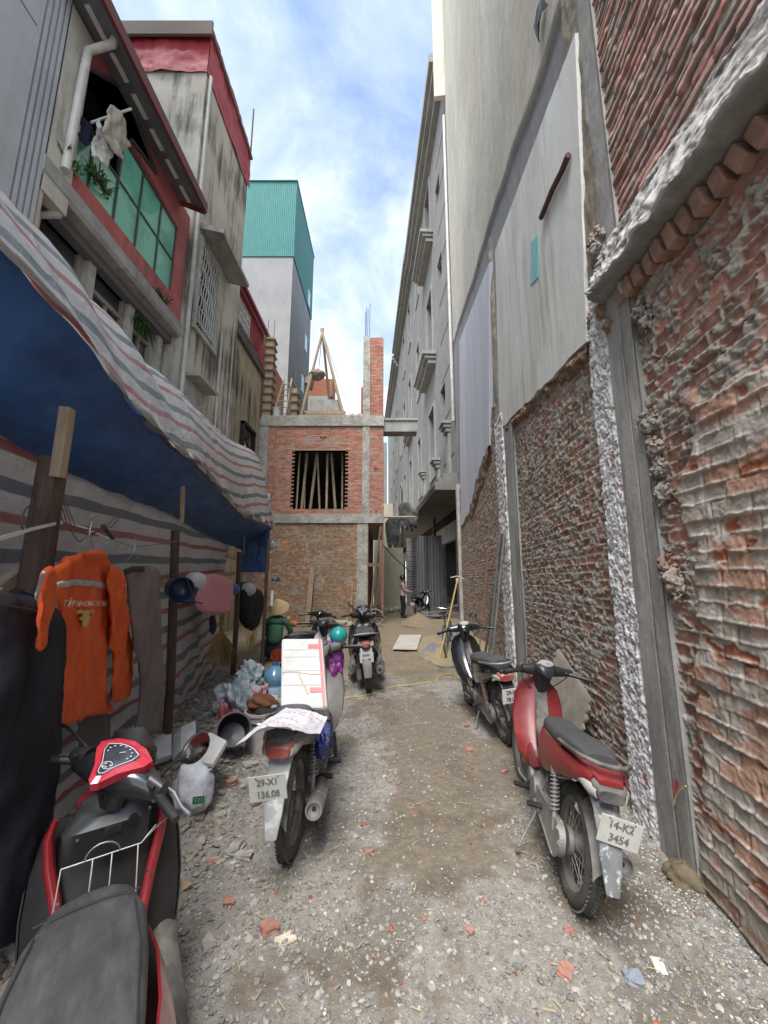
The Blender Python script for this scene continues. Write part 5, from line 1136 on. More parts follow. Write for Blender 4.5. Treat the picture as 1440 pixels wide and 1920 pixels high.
# ================================================================ MOTORBIKES
m_tyre = M('tyre', (.020, .020, .020), (.05, .048, .044), 14, .85, bump=.003, bscale=80, dust=.55, dustc=(.17, .155, .13))
m_rim = M('rim', (.35, .34, .32), (.25, .24, .22), 12, .5, metal=.5, dust=.6, dustc=(.27, .25, .21))
m_eng = M('engine_metal', (.26, .25, .24), (.16, .155, .15), 14, .5, metal=.5, dust=.7, dustc=(.24, .22, .19))
m_chr = M('chrome', (.6, .6, .6), (.4, .4, .4), 10, .22, metal=.95)
m_muf = M('muffler', (.40, .39, .37), (.27, .26, .24), 10, .4, metal=.7, dust=.6, dustc=(.36, .34, .30))
m_bpl = M('black_trim', (.012, .012, .013), (.022, .022, .022), 7, .34, spec=.5, dust=.10, dustc=(.16, .15, .135))
m_bpd = M('dusty_black_trim', (.022, .022, .023), (.05, .05, .048), 9, .55, spec=.4, dust=.6, dustc=(.25, .235, .205))
m_gloss = M('gloss_black', (.008, .008, .010), (.012, .012, .014), 4, .14, spec=.7, coat=.5, dust=.05, dustc=(.2, .19, .17))
m_redp = M('red_paint', (.30, .006, .014), (.22, .004, .010), 3, .2, spec=.6, coat=.6, dust=.10, dustc=(.3, .18, .16))
m_redd = M('dusty_red_paint', (.24, .006, .014), (.17, .005, .010), 4, .34, spec=.4, coat=.15, dust=.20, dustc=(.30, .17, .14))
m_pinkp = M('bright_red_panel', (.62, .018, .05), (.52, .012, .035), 3, .22, spec=.6, coat=.5, dust=.10, dustc=(.5, .3, .28))
m_sil = M('silver_paint', (.22, .22, .21), (.15, .15, .145), 5, .4, metal=.4, dust=.55, dustc=(.33, .31, .27))
m_whp = M('white_paint', (.62, .63, .62), (.5, .5, .49), 5, .3, coat=.3, dust=.25)
m_seat = M('seat_vinyl', (.040, .041, .043), (.060, .060, .061), 5, .5, bump=.0008, bscale=90, dust=.25, dustc=(.15, .147, .14))
m_lampr = M('tail_lens', (.30, .02, .02), (.22, .03, .03), 6, .25, spec=.7, dust=.45, dustc=(.34, .24, .2))
m_lampw = M('clear_lens', (.42, .41, .36), (.30, .29, .26), 6, .25, spec=.7, dust=.4)
m_mirr = M('mirror_glass', (.75, .78, .8), rough=.04, metal=1)
m_plate = M('plate_white', (.60, .60, .55), (.50, .50, .45), 12, .5, dust=.45, dustc=(.42, .40, .33))
m_platew = M('clean_plate', (.78, .78, .77), (.7, .7, .69), 12, .45)
m_inkf = M('faded_ink', (.12, .115, .10), (.30, .285, .24), 150, .6, rng_=(.46, .62)); m_ink = M('plate_ink', (.05, .05, .045), (.12, .11, .10), 20, .6)
m_dial = M('dial_face', (.03, .035, .045), (.05, .055, .065), 20, .2, spec=.8)
m_spring = M('spring_steel', (.32, .31, .29), (.2, .19, .18), 15, .45, metal=.5, dust=.5)
m_springr = M('red_spring', (.34, .04, .03), rough=.5, dust=.4)

def wheel(t, x, R_, w, spoked=True, hub=.045, y=0, mt=m_tyre):
    """wheel part with rim, hub and spokes as sub-parts"""
    f = MB(); n = 48; prof = []
    for k in range(14):
        a = 2*math.pi*k/14; prof.append((R_-w*.5+math.cos(a)*w*.5*1.05, y+math.sin(a)*w*.52))
    vs = []; fs = []
    for i in range(n):
        th = 2*math.pi*i/n
        for r, yy in prof: vs.append((x+r*math.cos(th), yy, R_+r*math.sin(th)))
    m = len(prof)
    for i in range(n):
        for k in range(m): fs.append((i*m+k, i*m+(k+1) % m, ((i+1) % n)*m+(k+1) % m, ((i+1) % n)*m+k))
    f.add(vs, fs, True)
    tyre = f.build('wheel', mt, t)
    f = MB()                                   # tread blocks
    for i in range(64):
        th = 2*math.pi*i/64
        for s_ in (-1, 1):
            th2 = th+(.02 if s_ > 0 else 0); r = R_-.0015; c = Vector((x+r*math.cos(th2), y+s_*w*.22, R_+r*math.sin(th2)))
            rot = Matrix.Rotation(-th2, 3, 'Y') @ Matrix.Rotation(s_*.5, 3, 'X'); f.box(c, (.007, w*.36, .014), Matrix.Rotation(-th2, 3, 'Y') @ Matrix.Rotation(-s_*.55, 3, 'Z') @ Matrix.Rotation(s_*.35, 3, 'X'))
    f.build('tread', mt, tyre)
    f = MB(); ri = R_-w*.95
    f.lathe([(ri+.018, -w*.36), (ri+.02, -w*.30), (ri, -w*.22), (ri-.012, 0), (ri, w*.22), (ri+.02, w*.30), (ri+.018, w*.36), (ri+.003, w*.3), (ri-.02, w*.1), (ri-.02, -w*.1), (ri+.003, -w*.3), (ri+.018, -w*.36)], (x, y, R_), (0, 1, 0), 40); f.build('rim', m_rim, tyre)
    f = MB(); f.lathe([(0, -.06), (hub, -.055), (hub*1.25, -.03), (hub, -.02), (hub, .02), (hub*1.35, .03), (hub*1.3, .055), (0, .06)], (x, y, R_), (0, 1, 0), 20); f.build('hub', m_eng, tyre)
    f = MB()
    if spoked:
        for i in range(36):
            a = 2*math.pi*i/36; b = a+(.35 if i % 2 else -.35); s_ = .03 if (i//2) % 2 else -.03
            f.tube([(x+hub*math.cos(b), y+s_, R_+hub*math.sin(b)), (x+(ri-.005)*math.cos(a), y, R_+(ri-.005)*math.sin(a))], .0018, 4)
    else:
        for i in range(5):
            a = 2*math.pi*i/5+.3; f.loft([((x+r*math.cos(a), y, R_+r*math.sin(a)), .02, wd, (0, 1, 0), (-math.sin(a), 0, math.cos(a))) for r, wd in ((.03, .03), (ri*.5, .018), (ri-.003, .028))], 8)
    f.build('spokes', m_rim, tyre); return tyre
def spring(f, a, b, r, turns, wr):
    a, b = Vector(a), Vector(b); d = (b-a); x = d.orthogonal().normalized(); y = d.normalized().cross(x); n = turns*12
    f.tube([a+d*(i/n)+(x*math.cos(i/12*6.283)+y*math.sin(i/12*6.283))*r for i in range(n+1)], wr, 5)
def plate(t, c, tilt, lines, mat, yaw=0, w=.19, hgt=.14, tx=(.052, .052), roll=0):
    """number plate facing backwards (-x)"""
    Mx = Matrix.Translation(c) @ Matrix.Rotation(yaw, 4, 'Z') @ Matrix.Rotation(tilt, 4, 'Y') @ Matrix.Rotation(roll, 4, 'X') @ Matrix(((0, 0, -1, 0), (-1, 0, 0, 0), (0, 1, 0, 0), (0, 0, 0, 1)))
    f = MB(); f.box((0, 0, 0), (w, hgt, .004), bev=.0018); 
    f.v = [tuple(Mx @ Vector(v)) for v in f.v]; p = f.build('number_plate', mat, t)
    for i, s_ in enumerate(lines):
        me = text_mesh(s_, tx[i], .0006, xs=.84, bold=.0014)
        for v in me.vertices: v.co = Mx @ (v.co+Vector((0, hgt*.235*(1 if i == 0 else -1), .0035)))
        link('characters', me, MATS['faded_ink'] if mat is m_plate else m_ink, p)
    f = MB()
    for s_ in (-1, 1): f.tube([(s_*w*.3, hgt*.44, .002), (s_*w*.3, hgt*.44, .005)], .004, 6)
    rim = [(-w/2, -hgt/2), (w/2, -hgt/2), (w/2, hgt/2), (-w/2, hgt/2)]
    f.v = [tuple(Mx @ Vector(v)) for v in f.v]; f.build('screw', m_chr, p); return p
def mirror(t, base, tip, c, r, nrm, mat=m_bpl, rx=1.0):
    f = MB(); f.tube([base, Vector(base).lerp(Vector(tip), .5)+Vector((0, 0, .03)), tip], [.007, .006, .006], 8); m_ = f.build('mirror', mat, t)
    n = Vector(nrm).normalized(); x = Vector((0, 0, 1)).cross(n).normalized(); y = n.cross(x)
    f = MB(); f.sphere(c, 1, 20, 10); c_ = Vector(c)
    f.v = [tuple(c_+x*((v[0]-c[0])*r*rx)+y*((v[1]-c[1])*r*.72)+n*(min(v[2]-c[2], .25)*.03)) for v in f.v]; f.build('mirror_shell', mat, m_)
    f = MB(); f.lathe([(0, .0), (1, 0), (1, -.01), (0, -.01)], (0, 0, 0), (0, 0, 1), 24); f.v = [tuple(c_+x*(v[0]*r*rx*.92)+y*(v[1]*r*.66)+n*(.0095+v[2]*.1)) for v in f.v]; f.build('mirror_glass', m_mirr, m_)
def underbone(name, lab, loc, head, lean, P):
    """origin on the ground under the rear axle, +x forward, +y left"""
    t = thing(name, lab, 'motorbike', loc, 0, 'motorbikes parked along the alley'); t.rotation_euler = (R(lean), 0, R(head)); t.scale = (P.get('scale', 1),)*3
    bodyc, seatc, trim, cowl = P['body'], P.get('seat', m_seat), P.get('trim', m_bpd), P.get('cowl', m_bpd)
    RW, WB = .285, 1.225
    wheel(t, 0, RW, .078, P.get('spoked', True), .05); 
    fw = wheel(t, WB, RW, .062, P.get('spoked', True), .045)
    # rear fender
    f = MB(); G = []
    for a in np.linspace(R(118), R(168), 12):
        r = RW+.055; w = .058*(1 if a < R(190) else 1-(a-R(190))/R(60)); G.append([(r*math.cos(a)-(.05 if a > R(160) else .05*(a-R(118))/R(42)), y*w/.5*.5*2*.5, RW+.02+r*math.sin(a)-abs(y)**2*.05) for y in (-1, -.7, -.3, 0, .3, .7, 1)])
    f.surf(G, .006); f.build('rear_fender', P.get('fender', m_bpd), t)
    f = MB(); f.loft([((-.25, 0, .70), .075, .05), ((-.33, 0, .62), .062, .035, (0, 1, 0), (.6, 0, .8)), ((-.385, 0, .53), .055, .02, (0, 1, 0), (.9, 0, .4)), ((-.42, 0, .44), .048, .014, (0, 1, 0), (1, 0, .2)), ((-.455, 0, .34), .03, .01, (0, 1, 0), (1, 0, .3))], 14, 3); f.build('mudflap', P.get('flap', m_bpd), t)
    pl = P['plate']; plate(t, (-.43, pl.get('dy', 0), pl.get('z', .55)), R(-pl.get('tilt', 14)), pl['t'], pl['m'], pl.get('yaw', 0), w=pl.get('w', .19), hgt=pl.get('h', .14), roll=pl.get('roll', 0))
    # tail light unit
    f = MB(); f.loft([((-.16, 0, .735), .10, .045), ((-.26, 0, .735), .098, .05), ((-.345, 0, .715), .082, .04), ((-.375, 0, .70), .06, .026)], 18, 3.2); f.build('tail_light', m_lampr if not P.get('split') else m_bpd, t)
    for s_ in (-1, 1):
        f = MB(); f.loft([((-.24, s_*.078, .72), .038, .034), ((-.33, s_*.066, .705), .034, .03), ((-.362, s_*.055, .70), .02, .02)], 12, 2.6); f.build('indicator', m_lampw, t)
    f = MB(); f.loft([((.05, 0, .765), .115, .03), ((-.12, 0, .785), .11, .032), ((-.28, 0, .775), .09, .024), ((-.36, 0, .755), .055, .012)], 18, 3); f.build('tail_cowl', P.get('tailc', bodyc), t)
    # seat
    f = MB(); f.loft([((.62, 0, .66), .035, .03), ((.58, 0, .70), .07, .045), ((.48, 0, .735), .10, .055), ((.32, 0, .745), .115, .05), ((.15, 0, .765), .125, .05), ((.02, 0, .79), .12, .05), ((-.14, 0, .81), .105, .04), ((-.24, 0, .815), .075, .022)], 22, 2.8); f.build('seat', seatc, t)
    f = MB(); f.tube([(.06, .125, .775), (-.12, .135, .805), (-.27, .12, .825), (-.345, .06, .83), (-.355, 0, .83), (-.345, -.06, .83), (-.27, -.12, .825), (-.12, -.135, .805), (.06, -.125, .775)], .012, 8); f.build('grab_rail', P.get('rail', m_bpd), t)
    # side panels
    for s_ in (-1, 1):
        f = MB(); G = []
        for (x, zb, zt, y) in ((.62, .50, .64, .075), (.52, .47, .70, .10), (.38, .50, .71, .125), (.22, .53, .725, .14), (.05, .60, .745, .145), (-.12, .655, .765, .135), (-.26, .70, .775, .11), (-.33, .725, .77, .08)):
            G.append([(x, s_*(y*(.86+.14*math.sin(k/6*math.pi))), zb+(zt-zb)*k/6) for k in range(7)])
        f.surf(G, .008*s_); f.build('side_panel', bodyc, t)
    # frame spine / tunnel and leg shield
    f = MB(); f.loft([((1.0, 0, .86), .045, .06), ((.90, 0, .70), .05, .06, (0, 1, 0), (.8, 0, .6)), ((.79, 0, .56), .052, .07, (0, 1, 0), (.7, 0, .7)), ((.66, 0, .50), .055, .075), ((.5, 0, .53), .06, .08)], 14, 2.8); f.build('centre_tunnel', P.get('tunnel', m_sil), t)
    for s_ in (-1, 1):
        f = MB(); G = []
        for (z, xf, w) in ((.92, 1.03, .085), (.86, 1.02, .15), (.76, .985, .185), (.64, .93, .195), (.52, .86, .185), (.42, .79, .15), (.36, .74, .10), (.32, .70, .07)):
            G.append([(xf-.015+(.06*(k/6)**1.5), s_*(.035+(w-.035)*(k/6)), z-(.02*(k/6)**2)) for k in range(7)]+[(xf-.015+.10, s_*(w+.004), z-.02)])
        f.surf(G, .007*s_); f.build('leg_shield', P.get('shield', bodyc), t)
        f = MB(); f.loft([((.74, s_*.10, .45), .02, .05), ((.60, s_*.105, .42), .02, .045), ((.5, s_*.10, .46), .02, .03)], 10, 2.6); f.build('lower_trim', bodyc, t)
    f = MB(); f.loft([((1.05, 0, .90), .06, .05), ((1.085, 0, .80), .075, .05, (0, 1, 0), (.9, 0, .3)), ((1.07, 0, .66), .065, .04, (0, 1, 0), (.95, 0, .3)), ((1.02, 0, .54), .04, .03, (0, 1, 0), (.9, 0, .4))], 16, 2.8); f.build('front_cowl', bodyc, t)
    # engine
    f = MB(); f.loft([((.72, 0, .36), .06, .06), ((.62, 0, .34), .10, .08), ((.48, 0, .33), .115, .085), ((.36, 0, .33), .09, .07)], 16, 3.4); f.lathe([(0, -.13), (.062, -.128), (.07, -.11), (.07, .11), (.064, .135), (0, .14)], (.46, 0, .32), (0, 1, 0), 22); f.lathe([(0, -.128), (.05, -.126), (.055, -.10), (.055, .10), (.045, .125), (0, .13)], (.60, 0, .34), (0, 1, 0), 20)
    for k in range(6): f.box((.74+k*.018, 0, .37+k*.004), (.008, .12, .12), None, .002)
    f.build('engine', m_eng, t)
    # swing arms, chain case
    for s_ in (-1, 1):
        f = MB(); f.bar((0, s_*.085, RW), (.42, s_*.085, .31), .022, .038, bev=.005); f.lathe([(0, 0), (.02, 0), (.02, .03), (.008, .035), (0, .035)], (0, s_*.085, RW), (0, s_, 0), 10); f.build('swing_arm', m_eng, t)
        f = MB(); a, b = (.02, s_*.115, RW+.02), (.10, s_*.118, .64); f.tube([a, Vector(a).lerp(Vector(b), .35)], .013, 8); f.tube([Vector(a).lerp(Vector(b), .80), b], .027, 12); f.tube([Vector(a).lerp(Vector(b), .3), Vector(a).lerp(Vector(b), .8)], .014, 8); so = f.build('shock_absorber', m_spring, t)
        f = MB(); spring(f, Vector(a).lerp(Vector(b), .28), Vector(a).lerp(Vector(b), .82), .024, 9, .0045); f.build('coil_spring', P.get('spring', m_spring), so)
    f = MB(); G = []
    n = 16; cx = .0; oval = []
    for k in range(n+1): a = R(90)+math.pi*k/n; oval.append((cx+.085*math.cos(a), RW+.085*math.sin(a)))
    oval = oval+[(.40, RW-.02), (.47, RW+.02), (.44, RW+.075)]
    fr_ = Fr((0, .088, 0), (1, 0, 0), (0, 1, 0)); f.plate(fr_, oval, (), 0, .034); f.build('chain_case', m_muf if P.get('dusty') else m_eng, t, bevel=.008)
    # exhaust
    mx, my = P.get('muf', (.20, -.145)); f = MB(); f.tube([(.70, -.02, .27), (.62, -.08, .20), (.45, -.10, .20), (.30, -.12, .24)], .014, 10); f.build('exhaust_pipe', m_muf, t)
    f = MB(); a, b = Vector((.30, -.13, .25)), Vector((-.20, -.165, .33)); d = (b-a).normalized(); Lm = (b-a).length
    f.lathe([(0, 0), (.02, 0), (.045, .05), (.05, .08), (.05, Lm-.01), (.047, Lm), (.040, Lm), (.038, Lm-.03), (.012, Lm-.03), (.012, Lm-.06), (0, Lm-.06)], a, d, 24); mf = f.build('muffler', P.get('mufm', m_muf), t)
    f = MB(); f.loft([(a+d*.1+Vector((0, -.028, .03)), .035, .008, (0, .8, .6), (0, -.6, .8)), (a+d*.35+Vector((0, -.028, .035)), .035, .008, (0, .8, .6), (0, -.6, .8))], 10, 3); f.build('heat_shield', P.get('mufm', m_muf), mf)
    f = MB(); f.lathe([(0, 0), (.013, 0), (.013, .003), (0, .003)], a+d*(Lm-.029), d, 12); f.build('outlet', m_dark, mf)
    # pegs, kick start, side stand
    for (x, z, l) in ((.56, .27, .22), (.26, .30, .20)):
        for s_ in (-1, 1):
            f = MB(); f.tube([(x, s_*.08, z), (x-.01, s_*l, z+.005)], .012, 8); f.tube([(x-.005, s_*(l-.085), z+.003), (x-.012, s_*(l+.01), z+.007)], .018, 8); f.build('foot_peg', m_bpl, t)
    f = MB(); f.tube([(.40, .08, .26), (.34, .16, .14), (.30, .22, -.0+.02)], [.012, .010, .009], 8); f.box((.295, .225, .012), (.05, .03, .008)); f.build('side_stand', m_eng, t)
    f = MB(); f.tube([(.42, -.13, .32), (.34, -.15, .36), (.26, -.16, .42), (.26, -.21, .43)], .009, 7); f.build('kick_lever', m_chr, t)
    f = MB(); f.tube([(.66, .12, .26), (.74, .15, .27), (.80, .15, .28)], .007, 6); f.build('gear_lever', m_eng, t)
    # front: steering assembly turned by st degrees
    st = Matrix.Translation((1.36, 0, 0)) @ Matrix.Rotation(R(P.get('steer', 0)), 4, Vector((-.42, 0, 1)).normalized()) @ Matrix.Translation((-1.36, 0, 0))
    def X(f): f.v = [tuple(st @ Vector(v)) for v in f.v]; return f
    for o in [fw]+list(fw.children): o.data.transform(st)
    for s_ in (-1, 1):
        f = MB(); f.tube([(WB, s_*.065, RW), (WB-.035, s_*.065, .45)], .021, 10); f.tube([(WB-.035, s_*.065, .45), (1.06, s_*.06, .76)], .015, 10); X(f).build('fork_leg', m_muf, t)
    f = MB(); G = []
    for a in np.linspace(R(20), R(150), 14):
        r = RW+.03; G.append([(WB+r*math.cos(a), y*.045, RW+r*math.sin(a)-abs(y)**2*.03) for y in (-1, -.6, 0, .6, 1)])
    f.surf(G, .005); X(f).build('front_fender', P.get('ffender', bodyc), t)
    hx, hz = .93, .985
    f = MB(); f.loft([((hx+.17, 0, hz-.01), .035, .03), ((hx+.14, 0, hz), .07, .055), ((hx+.07, 0, hz+.02), .095, .062), ((hx, 0, hz+.03), .09, .055), ((hx-.05, 0, hz+.02), .06, .035), ((hx-.07, 0, hz), .035, .02)], 20, 2.6)
    f.loft([((hx+.02, 0, hz-.0), .07, .05, (0, 1, 0), (1, 0, 0)), ((hx+.05, 0, hz-.09), .055, .05, (0, 1, 0), (1, 0, 0)), ((hx+.08, 0, hz-.16), .04, .045, (0, 1, 0), (1, 0, 0))], 14, 2.6)
    f.loft([((hx+.04, .19, hz+.01), .03, .03, (1, 0, 0), (0, 0, 1)), ((hx+.045, .09, hz+.015), .045, .045, (1, 0, 0), (0, 0, 1)), ((hx+.045, -.09, hz+.015), .045, .045, (1, 0, 0), (0, 0, 1)), ((hx+.04, -.19, hz+.01), .03, .03, (1, 0, 0), (0, 0, 1))], 14, 2.4); hb = X(f).build('handlebar_cowl', cowl, t)
    f = MB(); f.loft([((hx-.035, 0, hz+.055), .055, .022, (0, 1, 0), (.75, 0, .65)), ((hx-.045, 0, hz+.068), .05, .018, (0, 1, 0), (.75, 0, .65))], 22, 2.2)
    dq = []; f = MB(); nrm = Vector((-.5, 0, .86)).normalized(); yy = Vector((0, 1, 0)); xx = nrm.cross(yy)
    cdl = Vector((hx-.012, 0, hz+.079)); f.add([cdl+yy*math.cos(a)*.062+xx*math.sin(a)*.038 for a in np.linspace(0, 2*math.pi, 25)[:-1]]+[cdl+nrm*.006+yy*math.cos(a)*.058+xx*math.sin(a)*.034 for a in np.linspace(0, 2*math.pi, 25)[:-1]], [(i, (i+1) % 24, (i+1) % 24+24, i+24) for i in range(24)]+[tuple(range(24, 48))]); X(f).build('instrument_dial', P.get('dial', m_dial), hb)
    f = MB()
    for k in range(11):
        a = R(200-k*22); p = cdl+nrm*.0075+yy*math.cos(a)*.045+xx*math.sin(a)*.025; f.box(p, (.003, .008, .002))
    f.tube([cdl+nrm*.008, cdl+nrm*.008+yy*.025+xx*.016], .0015, 4); X(f).build('dial_marks', m_whp, hb)
    for s_ in (-1, 1):
        f = MB(); f.tube([(hx+.035, s_*.16, hz+.01), (hx-.01, s_*.23, hz+.005), (hx-.06, s_*.345, hz-.01)], .016, 12); f.tube([(hx-.062, s_*.342, hz-.01), (hx-.068, s_*.36, hz-.012)], .019, 12); X(f).build('grip', m_bpl, t)
        f = MB(); f.box((hx+.02, s_*.205, hz+.02), (.05, .05, .045), None, .01); X(f).build('switch_box', m_bpl, t)
        f = MB(); f.tube([(hx+.05, s_*.20, hz+.0), (hx+.05, s_*.27, hz-.01), (hx+.0, s_*.36, hz-.02)], [.007, .006, .005], 7); X(f).build('lever', P.get('lever', m_eng), t)
        if s_ in P.get('mirrors', (1, -1)):
            mp_ = P.get('mir', {}).get(s_, (.03, .16, .18)); c_ = (hx+mp_[0], s_*(.20+mp_[1]), hz+mp_[2]); c2 = st @ Vector(c_)
            mirror(t, st @ Vector((hx+.02, s_*.20, hz+.04)), c2-Vector((-.01, 0, .02)), c2, P.get('mirr', .075), (-1, 0, .12), m_bpl)
    f = MB()
    for s_ in (-1, 1):
        f.tube([(hx+.03, s_*.18, hz+.015), (hx+.12, s_*.15, hz+.03), (hx+.16, s_*.08, hz-.04), (hx+.12, s_*.05, hz-.16)], .0045, 6); f.tube([(hx+.0, s_*.20, hz+.0), (hx+.06, s_*.16, hz-.07), (hx+.09, s_*.06, hz-.16)], .004, 6)
    X(f).build('cables', m_bpl, t)
    f = MB(); f.tube([(.30, .10, .60), (.26, .105, .45), (.36, .10, .33)], .005, 6); f.tube([(.05, -.10, RW-.02), (.30, -.11, .22), (.52, -.10, .24)], .005, 6); f.tube([(-.15, .11, .66), (-.02, .12, .60), (.2, .11, .52)], .006, 6); f.build('rods', m_eng, t)
    f = MB(); f.loft([((hx+.185, 0, hz-.02), .03, .03), ((hx+.16, 0, hz-.01), .065, .05)], 16, 2.4); X(f).build('headlight', m_lampw, t)
    return t
def place(x, y): return (x, y, gz(x, y)-.006)
def pz(x, y, z=0): p = atz(x, y, z); return (p.x, p.y)
bike1 = underbone('motorbike', 'dusty silver grey motorbike with plate 29-X1 136, paper on its seat under a styrofoam box', place(-.555, 2.66), 89, -1,
    dict(body=m_sil, plate=dict(t=('29-X1', '136.08'), m=m_plate, dy=.03, yaw=R(6), roll=R(-4), z=.56), fender=m_bpd, flap=M('worn_grey', (.24, .25, .26), (.42, .42, .41), 16, .5, rng_=(.52, .62), dust=.3), dusty=1, tailc=m_bpd, mirrors=(1,), mir={1: (.0, .16, .06)}, mirr=.075, steer=22, tunnel=m_bpd, shield=m_sil))
bike5 = underbone('motorbike', 'red step-through motorbike with a mud-caked rear plate, leaning nearest the brick wall', place(.965, 2.32), 82.5, 10,
    dict(body=m_redd, plate=dict(t=('14-K2', '3454'), m=m_plate, dy=-.02, yaw=R(-4), roll=R(4), z=.585, tilt=10, w=.178, h=.132), fender=m_bpd, flap=M('scratched_grey', (.10, .11, .12), (.45, .45, .44), 26, .5, rng_=(.56, .62), dust=.3), dusty=1, tailc=m_redd, split=1, mirrors=(1,), mir={1: (.06, -.12, .14)}, mirr=.05, steer=10, scale=.94, tunnel=m_bpd, cowl=m_bpl, dial=M('pale_dial', (.35, .37, .36), (.2, .21, .21), 40, .3)))
bike4 = underbone('motorbike', 'black motorbike with white plate and red shock springs, parked ahead of the red one', place(1.22, 4.25), 94, -7,
    dict(body=m_gloss, plate=dict(t=('29-X1', '781.43'), m=m_platew, z=.56), flap=m_bpl, trim=m_bpl, cowl=m_gloss, spring=m_springr, rail=m_sil, tailc=m_bpl, mirrors=(-1,), mir={-1: (.06, -.06, .16)}, mirr=.055, steer=-4, shield=m_gloss, tunnel=m_bpl, dial=m_lampw, seat=m_seat))
bike2 = underbone('motorbike', 'white and black motorbike parked beyond the styrofoam box, handlebars turned', place(-.86, 4.75), 86, -4,
    dict(body=m_whp, plate=dict(t=(), m=m_platew, z=.56), tailc=m_bpl, cowl=m_bpl, flap=m_bpl, mirrors=(), steer=-20, shield=m_whp, tunnel=m_bpl, seat=m_bpl, mufm=M('dark_muffler', (.12, .12, .12), (.2, .2, .2), 8, .4, metal=.6)))
bike7 = underbone('motorbike', 'dark motorbike farthest back in the left group, only its handlebar cowl showing', place(-1.15, 5.9), 82, -5,
    dict(body=m_gloss, plate=dict(t=(), m=m_platew, z=.56), tailc=m_bpl, cowl=m_gloss, mirrors=(), steer=-15, seat=m_seat, shield=m_gloss, tunnel=m_bpl))

